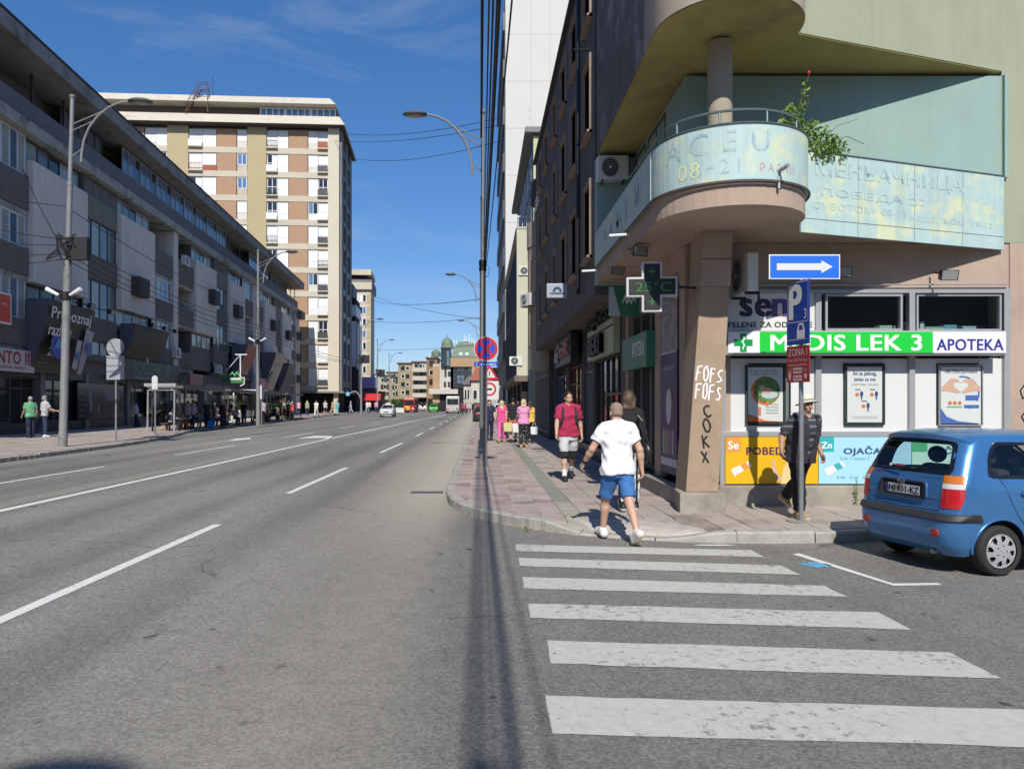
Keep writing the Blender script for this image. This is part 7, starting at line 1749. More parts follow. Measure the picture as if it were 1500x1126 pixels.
def blue_hatchback():
    BLUE = mat('metallic_blue_paint', (.06, .205, .46), .26, var=.05, scale=2, metal=.45, coat=.5, obj=True, lining=(.03, .03, .033))
    PIV = (4.99, 7.94, 0.0); t = thing('parked_car', 'blue five-door hatchback parked half out of the picture beside the pharmacy', 'car', PIV, rad(11)); t.scale = (.97, .94, .955)
    B = Body([(.20, -.46, 2.80, .66, .16, .3), (.30, -.55, 2.88, .705, .2, .35), (.42, -.585, 2.92, .725, .21, .38), (.585, -.585, 2.90, .735, .21, .4), (.64, -.55, 2.86, .738, .20, .4), (.70, -.535, 2.80, .74, .19, .4), (.86, -.525, 2.68, .738, .18, .4), (.93, -.51, 2.40, .732, .18, .4), (.98, -.49, 2.05, .72, .18, .35),
              (1.05, -.46, 1.88, .705, .18, .3), (1.25, -.37, 1.52, .655, .17, .25), (1.38, -.30, 1.28, .615, .17, .22), (1.44, -.25, 1.10, .585, .2, .22), (1.475, -.16, .95, .53, .22, .25), (1.492, .0, .8, .42, .2, .2)])
    WR = .262
    RW = [(-.585, 1.045), (.585, 1.045), (.50, 1.375), (-.50, 1.375)]
    SW1 = [(-.13, 1.02), (.80, .985), (.80, 1.36), (.02, 1.375), (-.08, 1.25)]
    SW2 = [(.87, .985), (1.72, .97), (1.30, 1.30), (1.18, 1.355), (.87, 1.36)]
    WS_ = [(-.60, 1.02), (.60, 1.02), (.5, 1.37), (-.5, 1.37)]
    on = car_shell(t, B, BLUE, [('rear', RW, (.035, .03, .07)), ('side', SW1, (.03, .03, .07)), ('side', SW2, (.03, .03, .05)), ('front', WS_, (.03, .03, .06))], [(0, WR+.01, .315), (2.38, WR+.01, .315)], .030, False)
    # arches (dark lining), underbody
    u = MB(M['void']); u.box(-.40, 2.7, -.48, .48, .2, .9)
    for x in (0, 2.38):
        for sg in (1, -1): u.add([(x+.31*math.cos(rad(a)), sg*y, WR+.31*math.sin(rad(a))) for y in (.5, .725) for a in range(-10, 191, 20)], [(k, k+1, 12+k, 11+k) for k in range(10)])
    u.box(-.40, .40, -.62, .62, .5, .86); u.box(-.35, 2.6, -.63, .63, .22, .30)
    u.obj('underbody', t)
    for x in (0, 2.38):
        for sg in (1, -1):
            lip = MB(BLUE); lip.tube([(x+.318*math.cos(rad(a)), B.side(x+.318*math.cos(rad(a)), max(.3, WR+.318*math.sin(rad(a))), sg, .0), WR+.01+.318*math.sin(rad(a))) for a in range(-6, 187, 8)], .012, 6); lip.obj('arch_lip', t, smooth=True)
    # bumper: blue lower part and black strip
    def strip(z0, z1, xs, mt, nm, off):
        for sg in (1, -1):
            pts = []
            v = [];
            path = [('rear', sg*y) for y in np.linspace(0, .52, 9)]
            rowpts = []
            for z in (z0-.004, z0+.01, z1-.012, z1):
                o = off if z0 < z < z1-.002 else 0.0
                rp = [(B.rear(sg*y, z, o), sg*y*1.0, z) for y in np.linspace(0, B.row(z)[2]-B.row(z)[3], 9)]
                xr, xf, w, r, rf = B.row(z)
                for k in range(1, 7): a = k/6*math.pi/2; rp.append((xr+r-(r+o)*math.cos(a), sg*(w-r+(r+o)*math.sin(a)), z))
                rp += [(x, sg*(w+o), z) for x in np.linspace(xr+r+.03, xs, 4)]
                rowpts.append(rp)
            nn = len(rowpts[0]); b = MB(mt); b.add([p for r in rowpts for p in r], [(r*nn+k, r*nn+k+1, (r+1)*nn+k+1, (r+1)*nn+k) for r in range(3) for k in range(nn-1)]); b.obj(nm, t, smooth=True, ang=60)
    strip(.565, .645, -.265, PLAS, 'bumper_strip', .022)
    for sg in (1, -1): patch(t, B, on, 'side', [(-.30, .56), (-.215, .56), (-.255, .645), (-.34, .645)], PLAS, 'bumper_strip', .016, sg, .01)
    for sg in (1, -1):
        patch(t, B, on, 'rear', [(sg*.46, .40), (sg*.56, .40), (sg*.56, .48), (sg*.46, .48)], flat('reflector_red', (.35, .03, .02), .2), 'reflector', .012, 1, .04)
        # tail lamps: amber, clear, red, wrapping the corner
        for (z0, z1, mt) in ((.955, 1.035, flat('lamp_amber', (.60, .17, .02), .15, coat=.6)), (.90, .952, flat('lamp_clear', (.62, .60, .58), .12, coat=.6)), (.70, .897, flat('lamp_red', (.50, .015, .02), .15, coat=.6))):
            v = []
            for z in (z0, (z0+z1)/2, z1):
                for q in np.linspace(0, 1, 9):
                    xr, xf, w, r, rf = B.row(z); ys_ = w-r-.035+.05*max(0, (z-.9)/.15)*0
                    if q < .25: y = w-r-.012+.012*q/.25; p = (xr-.008, y, z)
                    else: a = (q-.25)/.75*math.pi/2*(.72 if z > .75 else .60); p = (xr+r-(r+.008)*math.cos(a), w-r+(r+.008)*math.sin(a), z)
                    v.append((p[0], sg*p[1], z))
            MB(mt).add(v, [(r*9+k, r*9+k+1, (r+1)*9+k+1, (r+1)*9+k) for r in range(2) for k in range(8)]).obj('tail_lamp', t, smooth=True)
    # tailgate seams, plate recess, wiper, spoiler
    SEAM = flat('panel_gap', (.012, .02, .04), .6)
    def seam(pts, kind, sg=1, r=.0045): MB(SEAM).tube([on(kind, a, z, .0005, sg) for a, z in pts], r, 4).obj('panel_seam', t)
    seam([(-.54, 1.0), (-.545, .86), (-.54, .70), (-.52, .665), (0, .655), (.52, .665), (.54, .70), (.545, .86), (.54, 1.0)], 'rear')
    seam([(-.54, .775), (.54, .775)], 'rear', r=.003)
    for sg in (1, -1):
        seam([(-.02, 1.02), (.03, .95), (.10, .80), (.20, .62), (.32, .48), (.36, .40), (.42, .27), (1.0, .27)], 'side', sg); seam([(.83, 1.36), (.83, .98), (.84, .6), (.85, .27)], 'side', sg); seam([(1.80, .96), (1.86, .7), (1.84, .28)], 'side', sg)
        patch(t, B, on, 'side', [(.33, .50), (.80, .50), (.80, .58), (.30, .58)], PLAS, 'rub_strip', .014, sg, .01); patch(t, B, on, 'side', [(.88, .50), (1.75, .50), (1.75, .58), (.88, .58)], PLAS, 'rub_strip', .014, sg, .01)
        for x0 in (.22, 1.12): 
            h = patch(t, B, on, 'side', [(x0, .80), (x0+.2, .80), (x0+.2, .875), (x0, .875)], flat('handle_recess', (.02, .06, .15), .3), 'handle_recess', .002, sg, .035); patch(t, B, on, 'side', [(x0+.01, .835), (x0+.19, .835), (x0+.19, .865), (x0+.01, .865)], BLUE, 'handle', .022, sg, .012)
        MB(PLAS).add([on('side', 1.55, 1.0, .0, sg), on('side', 1.72, 1.0, .0, sg), (1.70, sg*.86, 1.03), (1.58, sg*.90, 1.03), on('side', 1.55, 1.12, .0, sg), on('side', 1.68, 1.10, .0, sg), (1.68, sg*.86, 1.15), (1.58, sg*.90, 1.15)], [(0, 1, 2, 3), (4, 7, 6, 5), (0, 4, 5, 1), (1, 5, 6, 2), (2, 6, 7, 3), (3, 7, 4, 0)]).obj('mirror', t, bevel=.02)
        MB(flat('sill_blue', (.045, .165, .40), .4)).box(.36, 2.05, sg*.66, sg*.725, .20, .265).obj('sill', t)
    # plate surround and number plate
    xr = B.rear(0, .85)
    g = MB(BLUE); P = roundpoly([(-.36, .76), (.36, .76), (.335, .945), (-.335, .945)], .05, 5); Q = roundpoly([(-.30, .775), (.30, .775), (.285, .905), (-.285, .905)], .03, 5); n = len(P)
    g.add([(B.rear(a, z, .022), a, z) for a, z in P]+[(B.rear(a, z, .028), a, z) for a, z in [((p[0]*.6+q[0]*.4), p[1]*.6+q[1]*.4) for p, q in zip(P, Q)]]+[(B.rear(a, z, .003), a, z) for a, z in Q], [(r*n+i, r*n+(i+1) % n, (r+1)*n+(i+1) % n, (r+1)*n+i) for r in range(2) for i in range(n)])
    g.add([(B.rear(a, z, .022), a, z) for a, z in P]+[(B.rear(a, z, -.01), a, z) for a, z in P], [(i, (i+1) % n, n+(i+1) % n, n+i) for i in range(n)]); g.obj('plate_surround', t, smooth=True)
    MB(flat('plate_recess', (.02, .05, .12), .5)).poly([(B.rear(a, z, .003), a, z) for a, z in Q]).obj('plate_recess', t)
    NP_ = thing  # plate parts belong to the car
    pl_ = MB(M['ink']).box(xr-.012, xr-.004, -.262, .262, .785, .897).obj('number_plate', t); MB(F('plate_white', (.62, .62, .62))).poly([(xr-.0135, .215, .792), (xr-.0135, -.255, .792), (xr-.0135, -.255, .890), (xr-.0135, .215, .890)]).obj('plate_face', pl_)
    MB(F('plate_blue', (.02, .05, .25))).poly([(xr-.0135, .257, .792), (xr-.0135, .216, .792), (xr-.0135, .216, .890), (xr-.0135, .257, .890)]).obj('plate_band', pl_)
    text('NI·031-KZ', M['ink'], pl_, (xr-.0155, -.02, .841), w=.44, h=.068, rz=rad(-90), bold=.02)
    q = MB(F('plate_red', (.4, .03, .03))).disc(0, 0, .014, 0, 12); q.obj('crest', pl_, (xr-.016, .06, .841), (0, 0, rad(-90)))
    CH = flat('chrome_trim', (.5, .5, .52), .15, metal=.9)
    eb = MB(CH); eb.tube([(0.05*math.cos(a*.4), -.0, .028*math.sin(a*.4)) for a in range(17)], .006, 5); eb.tube([(-.025, 0, .018), (-.01, 0, 0), (.012, 0, 0), (.025, 0, -.018)], .005, 5); eb.obj('emblem', t, (xr-.028, .0, .925), (0, 0, rad(-90)))
    BD = F('badge_grey', (.03, .05, .09))
    text('Prime GLS', BD, t, (B.rear(-.34, .99, .003), -.35, .985), w=.26, rz=rad(-90)); text('ATOS', F('badge_red', (.4, .06, .05)), t, (B.rear(.40, .99, .003), .42, .99), w=.17, rz=rad(-90))
    wv = MB(M['ink']); wv.tube([on('rear', .06, 1.035, .03, 1), on('rear', .30, 1.06, .03, 1), on('rear', .42, 1.05, .03, 1)], .009, 5).tube([on('rear', -.28, 1.085, .02, 1), on('rear', .12, 1.06, .02, 1)], .006, 4); wv.obj('wiper', t)
    MB(F('sticker_pale', (.6, .6, .62))).poly([on('rear', .30, 1.075, .007, 1), on('rear', .26, 1.075, .007, 1), on('rear', .26, 1.105, .007, 1), on('rear', .30, 1.105, .007, 1)]).obj('sticker', t); MB(F('sticker_red', (.28, .03, .04))).poly([on('rear', .22, 1.08, .007, 1), on('rear', .06, 1.08, .007, 1), on('rear', .06, 1.10, .007, 1), on('rear', .22, 1.10, .007, 1)]).obj('sticker', t)
    s = MB(BLUE); NB_ = 22; ring = []
    for k in range(NB_+1):
        y = -.60+1.2*k/NB_; e = (abs(y)/.60)**4; zt_ = 1.472-.085*e; zb2 = 1.40-.07*e; xo = -.385+.10*e+.05*(y/.6)**2; xi = -.13
        ring += [(xi, y*.95, 1.484-.06*e), (xo+.05, y, zt_), (xo, y, zt_-.02), (xo+.01, y, zb2), (xo+.1, y*.97, zb2-.01)]
    s.add(ring, [(k*5+j, (k+1)*5+j, (k+1)*5+j+1, k*5+j+1) for k in range(NB_) for j in range(4)]); s.obj('spoiler', t, smooth=True, ang=50)
    # interior seen through the windows
    i_ = MB(flat('seat_cloth', (.035, .037, .042), .9)); i_.box(.15, .32, -.55, .55, .55, 1.08); i_.box(.2, .75, -.56, .56, .5, .62)
    for y in (-.34, .34): i_.box(1.0, 1.16, y-.22, y+.22, .55, 1.10)
    i_.obj('seat', t, bevel=.05)
    for x, y in ((.2, -.33), (.2, .33), (1.08, -.34), (1.08, .34)):
        hb = MB(flat('seat_cloth', (.035, .037, .042), .9)); hb.ell((x, y, 1.19), (.06, .135, .10), 14, 8); hb.obj('headrest', t, smooth=True)
    MB(M['void']).box(-.44, 2.0, -.6, .6, .30, .66).obj('floor_tub', t)
    MB(flat('dash_dark', (.02, .02, .022), .7)).box(1.5, 1.9, -.58, .58, .66, .98).obj('dashboard', t)
    ro = MB(M['ink']); ro.tube([(1.42+.0, .34+.17*math.cos(a*.4), 1.0+.17*math.sin(a*.4)) for a in range(17)], .014, 6); ro.obj('steering_wheel', t)
    MB(M['steel']).cyl((-.52, -.40, .22), (-.3, -.40, .23), .025, n=10).obj('exhaust', t)
    for x in (0, 2.38):
        for sg in (1, -1): wheel(t, x, sg*.655, WR, .165, sg)
    for sg in (1, -1): patch(t, B, on, 'front', [(sg*.25, .68), (sg*.6, .68), (sg*.58, .80), (sg*.28, .80)], flat('lamp_clear', (.62, .60, .58), .12), 'headlight', .01, 1, .05)
    return t
blue_hatchback()

def small_car(loc, rz, label, col, L_=4.1, H_=1.5, W_=.86, roofc=None, name='car', wag=False):
    """a far car: shell with its windows, lamps, wheels; x forward"""
    pm = mat('car_paint_%d' % (int(col[0]*999)+int(col[1]*99)), col, .35, var=.04, scale=2, coat=.4, obj=True)
    t = thing(name, label, 'car', loc, rz)
    r = L_-.85; h = H_
    B = Body([(.22, -.55, r-.1, W_*.9, .2, .3), (.45, -.7, r, W_, .25, .4), (.62*h, -.68, r-.08, W_, .25, .4), (.66*h, -.62, r-.9, W_*.97, .25, .35), (.8*h, -.45, r-1.35, W_*.87, .2, .25), (.94*h, -.2, r-1.75, W_*.76, .2, .25), (h, .1, r-2.0, W_*.6, .2, .2)])
    on = car_shell(t, B, pm, [('front', [(-W_*.8, .68*h), (W_*.8, .68*h), (W_*.66, .91*h), (-W_*.66, .91*h)], (.04, .03)), ('rear', [(-W_*.75, .69*h), (W_*.75, .69*h), (W_*.62, .9*h), (-W_*.62, .9*h)], (.04, .03)),
                          ('side', [(-.2, .68*h), (r-1.2, .68*h), (r-1.6, .90*h), (.1, .90*h)], (.05, .03))], [(0, .31, .36), (L_-1.6, .31, .36)], .09, True)
    MB(M['void']).box(-.5, r-.3, -W_*.75, W_*.75, .22, .64*h).obj('underbody', t)
    for x in (0, L_-1.6):
        for sg in (1, -1): wheel(t, x, sg*(W_-.10), .31, .2, sg, False)
    for sg in (1, -1):
        patch(t, B, on, 'front', [(sg*W_*.45, .47*h), (sg*W_*.8, .49*h), (sg*W_*.8, .58*h), (sg*W_*.5, .56*h)], flat('lamp_clear', (.62, .60, .58), .12), 'headlight', .012); patch(t, B, on, 'rear', [(sg*W_*.6, .5*h), (sg*W_*.85, .5*h), (sg*W_*.85, .62*h), (sg*W_*.6, .62*h)], flat('lamp_red', (.50, .015, .02), .15), 'tail_lamp', .012)
    patch(t, B, on, 'front', [(-W_*.42, .36*h), (W_*.42, .36*h), (W_*.42, .45*h), (-W_*.42, .45*h)], PLAS, 'grille', .01); patch(t, B, on, 'front', [(-W_*.85, .2*h), (W_*.85, .2*h), (W_*.85, .29*h), (-W_*.85, .29*h)], PLAS, 'bumper', .015)
    if roofc:
        MB(flat('taxi_red_roof', roofc, .4)).box(.3, r-2.2, -W_*.55, W_*.55, h+.012, h+.03).obj('roof_panel', t); MB(F('taxi_lamp', (.65, .6, .5))).box(.8, 1.0, -.3, .3, h+.035, h+.2).obj('roof_sign', t)
    return t
Y = 96; small_car((PX(570, Y), Y, 0), rad(-90), 'white compact car with red roof coming towards the viewer', (.62, .62, .62), 4.0, 1.6, .86, (.4, .05, .03))
Y = 150; small_car((PX(636, Y), Y, 0), rad(-90), 'bright green small car at the far end of the road', (.10, .55, .06), 3.9, 1.6, .85)
small_car((PX(708, 62), 64, .0), rad(92), 'dark car parked at the right kerb behind the lamp pole', (.02, .02, .025), 4.2, 1.45, .85)
small_car((PX(735, 66), 69, .14), rad(95), 'pale car with red markings standing on the pavement behind the pedestrians', (.55, .54, .52), 4.2, 1.6, .85)
for k, (px, c) in enumerate(((615, (.6, .6, .6)), (624, (.65, .65, .64)))): small_car((PX(px, 168), 168, 0), 0 if k else rad(180), ['pale car crossing at the far junction, left one', 'white car crossing at the far junction, right one'][k], c, 4.0, 1.4, .85)
def bus(loc, rz, label, col, L_, W_, H_, name='bus', front=True, art=None):
    t = thing(name, label, 'bus', loc, rz); pm = mat('bus_paint_%d' % int(col[0]*999), col, .35, var=.05, scale=1, coat=.3)
    MB(pm).box(-L_/2, L_/2, -W_/2, W_/2, .35, H_).obj('body', t, bevel=.18)
    G = M['pane']
    MB(G).box(L_/2-.02, L_/2+.015, -W_/2+.15, W_/2-.15, 1.35, H_-.45).obj('windscreen', t, bevel=.05); MB(G).box(-L_/2-.015, -L_/2+.02, -W_/2+.2, W_/2-.2, 1.5, H_-.5).obj('rear_window', t)
    for sg in (1, -1):
        for k in range(5): MB(G).box(-L_/2+.5+k*(L_-1)/5, -L_/2+.4+(k+1)*(L_-1)/5, sg*(W_/2-.02), sg*(W_/2+.012), 1.45, H_-.55).obj('side_window', t)
        for x in (L_/2-1.6, -L_/2+1.8): wheel(t, x, sg*(W_/2-.14), .42, .25, sg, False)
        for e in (1, -1): MB(flat('lamp_clear', (.62, .60, .58), .12) if e > 0 else flat('lamp_red', (.5, .015, .02), .15)).box(e*(L_/2-.02), e*(L_/2+.02), sg*(W_/2-.5), sg*(W_/2-.15), .65, .9).obj('headlight' if e > 0 else 'tail_lamp', t)
    if art: MB(F('bus_art', art)).box(L_/2+.002, L_/2+.02, -W_/2+.2, .1, .55, 1.25).obj('print', t)
    return t
bus((PX(600, 140), 143, 0), rad(-90), 'red city bus with yellow patch coming out of the far junction', (.48, .03, .035), 8, 2.1, 2.75, art=(.65, .4, .05))
bus((PX(662, 128), 132, 0), rad(92), 'white and grey bus driving away in the right lane far ahead', (.50, .50, .48), 8, 2.3, 3.0)
Y = 30

# ================================================================== PEOPLE
class Grid:
    def __init__(s, lo, hi, h):
        s.lo = np.array(lo, np.float32); s.h = h; s.n = np.ceil((np.array(hi)-np.array(lo))/h).astype(int)+1
        s.V = np.full(s.n, .2, np.float32); s.ax = [s.lo[i]+h*np.arange(s.n[i], dtype=np.float32) for i in range(3)]
    def sub(s, lo, hi):
        sl = []
        for i in range(3):
            a = int(max(0, math.floor((lo[i]-s.lo[i])/s.h))); b = int(min(s.n[i], math.ceil((hi[i]-s.lo[i])/s.h)+1)); 
            if b <= a: return None, None
            sl.append(slice(a, b))
        return tuple(sl), (s.ax[0][sl[0]][:, None, None], s.ax[1][sl[1]][None, :, None], s.ax[2][sl[2]][None, None, :])
    def blend(s, sl, d, k):
        A = s.V[sl]
        if k <= 0: s.V[sl] = np.minimum(A, d); return
        hh = np.clip(.5+.5*(A-d)/k, 0, 1); s.V[sl] = A*(1-hh)+d*hh-k*hh*(1-hh)
    def cone(s, a, b, ra, rb, k=.02, planes=(), sq=None):
        a = np.array(a, np.float32); b = np.array(b, np.float32); m = max(ra, rb)+k+.03
        sl, X = s.sub(np.minimum(a, b)-m, np.maximum(a, b)+m)
        if sl is None: return
        d = b-a; L2 = float(d@d)+1e-9
        P = [X[i]-a[i] for i in range(3)]
        t = np.clip((P[0]*d[0]+P[1]*d[1]+P[2]*d[2])/L2, 0, 1)
        D = np.sqrt((P[0]-d[0]*t)**2+(P[1]-d[1]*t)**2+(P[2]-d[2]*t)**2)-(ra+(rb-ra)*t)
        for (pp, nn) in planes: D = np.maximum(D, (X[0]-pp[0])*nn[0]+(X[1]-pp[1])*nn[1]+(X[2]-pp[2])*nn[2])
        s.blend(sl, D, k)
    def ell(s, c, r, R=None, k=.015, planes=()):
        m = max(r)+k+.03; c = np.array(c, np.float32); sl, X = s.sub(c-m, c+m)
        if sl is None: return
        P = [X[i]-c[i] for i in range(3)]
        if R is not None:
            R = np.array(R); P = [P[0]*R[0][i]+P[1]*R[1][i]+P[2]*R[2][i] for i in range(3)]
        q = np.sqrt((P[0]/r[0])**2+(P[1]/r[1])**2+(P[2]/r[2])**2); D = (q-1)*min(r)
        for (pp, nn) in planes: D = np.maximum(D, (X[0]-pp[0])*nn[0]+(X[1]-pp[1])*nn[1]+(X[2]-pp[2])*nn[2])
        s.blend(sl, D, k)
    def loft(s, rows, T, k=.02, infl=0.0, z0=None, z1=None):
        """rows (z, halfwidth, halfdepth, cy) in torso frame; T = (origin, R) maps torso frame to person frame"""
        o, R = T; R = np.array(R); rows = np.array(rows); X = (s.ax[0][:, None, None], s.ax[1][None, :, None], s.ax[2][None, None, :])
        P = [X[i]-o[i] for i in range(3)]; Q = [P[0]*R[0][i]+P[1]*R[1][i]+P[2]*R[2][i] for i in range(3)]
        z = Q[2]; a = np.interp(z, rows[:, 0], rows[:, 1])+infl; b = np.interp(z, rows[:, 0], rows[:, 2])+infl; cy = np.interp(z, rows[:, 0], rows[:, 3])
        x_ = np.abs(Q[0]/a); y_ = np.abs((Q[1]-cy)/b); D = ((x_**2.4+y_**2.4)**(1/2.4)-1)*np.minimum(a, b)
        lo = rows[0, 0]-infl if z0 is None else z0; hi = rows[-1, 0]+infl if z1 is None else z1
        D = np.maximum(D, np.maximum(lo-z, z-hi)); s.blend((slice(None),)*3, D.astype(np.float32), k)
    def mesh(s, name, mats, amp=0, seed=0, sel=None):
        V = s.V; h = s.h
        if amp:
            X = (s.ax[0][:, None, None], s.ax[1][None, :, None], s.ax[2][None, None, :]); p = seed*1.7
            V = V+amp*(np.sin(38*X[2]+17*X[0]+5*np.sin(9*X[1]+p)+p)+.7*np.sin(27*X[2]-31*X[0]+4*np.sin(13*X[0]+p)+2*p)+.6*np.sin(21*X[1]+44*X[2]+p))*.5
        S = V < 0; c = sum(S[i:S.shape[0]-1+i, j:S.shape[1]-1+j, k:S.shape[2]-1+k].astype(np.int8) for i in (0, 1) for j in (0, 1) for k in (0, 1))
        mix = (c > 0) & (c < 8); ids = np.argwhere(mix); idx = np.full(mix.shape, -1, np.int32); idx[mix] = np.arange(len(ids))
        pos = np.zeros((len(ids), 3)); cnt = np.zeros(len(ids)); cr = [(i, j, k) for i in (0, 1) for j in (0, 1) for k in (0, 1)]
        for a in cr:
            for d in range(3):
                if a[d]: continue
                b = list(a); b[d] = 1; va = V[tuple((ids+a).T)]; vb = V[tuple((ids+b).T)]; x = (va < 0) != (vb < 0)
                t = np.where(x, va/(va-vb+1e-12), 0); q = np.array(a, float)[None]+0; q = np.repeat(q, len(ids), 0); q[:, d] += t; pos += q*x[:, None]; cnt += x
        pos = (ids+pos/cnt[:, None])*h+s.lo; F_ = []
        for d in range(3):
            e = [1, 2] if d == 0 else [2, 0] if d == 1 else [0, 1]
            A = np.take(S, range(S.shape[d]-1), d); B_ = np.take(S, range(1, S.shape[d]), d); x = np.argwhere(A != B_)
            ok = (x[:, e[0]] > 0) & (x[:, e[1]] > 0) & (x[:, e[0]] < idx.shape[e[0]]) & (x[:, e[1]] < idx.shape[e[1]]); x = x[ok]
            def I(o1, o2): y = x.copy(); y[:, e[0]] -= o1; y[:, e[1]] -= o2; return idx[tuple(y.T)]
            q = np.stack([I(1, 1), I(0, 1), I(0, 0), I(1, 0)], 1); ins = S[tuple(x.T)]; q[~ins] = q[~ins][:, ::-1]; F_.append(q)
        F_ = np.concatenate(F_); F_ = F_[(F_ >= 0).all(1)]
        me = bpy.data.meshes.new(name); me.vertices.add(len(pos)); me.vertices.foreach_set('co', pos.astype(np.float32).ravel()); n = len(F_)
        me.loops.add(n*4); me.loops.foreach_set('vertex_index', F_.astype(np.int32).ravel()); me.polygons.add(n); me.polygons.foreach_set('loop_start', np.arange(0, n*4, 4, dtype=np.int32))
        me.polygons.foreach_set('use_smooth', np.ones(n, bool))
        for m in mats: me.materials.append(m)
        if sel is not None and n: me.polygons.foreach_set('material_index', sel(pos[F_].mean(1)).astype(np.int32))
        me.update(calc_edges=True); me.validate(); return me
def rotx(a): c, s = math.cos(a), math.sin(a); return np.array([[1, 0, 0], [0, c, -s], [0, s, c]])
def rotz(a): c, s = math.cos(a), math.sin(a); return np.array([[c, -s, 0], [s, c, 0], [0, 0, 1]])
def roty(a): c, s = math.cos(a), math.sin(a); return np.array([[c, 0, s], [0, 1, 0], [-s, 0, c]])
def cloth(name, col, **k): return mat('cloth_'+name, col, .92, var=k.pop('var', .10), scale=14, bump=.12, bscale=300, obj=True, **k)
SKIN = mat('skin_fair', (.52, .315, .225), .55, var=.07, scale=22, obj=True); SKIN2 = mat('skin_tanned', (.40, .225, .15), .55, var=.07, scale=22, obj=True)
EYE = flat('eye_dark', (.03, .022, .02), .3); LIP = flat('lip_tone', (.36, .15, .13), .5); BROW = flat('brow_hair', (.045, .03, .022), .8)

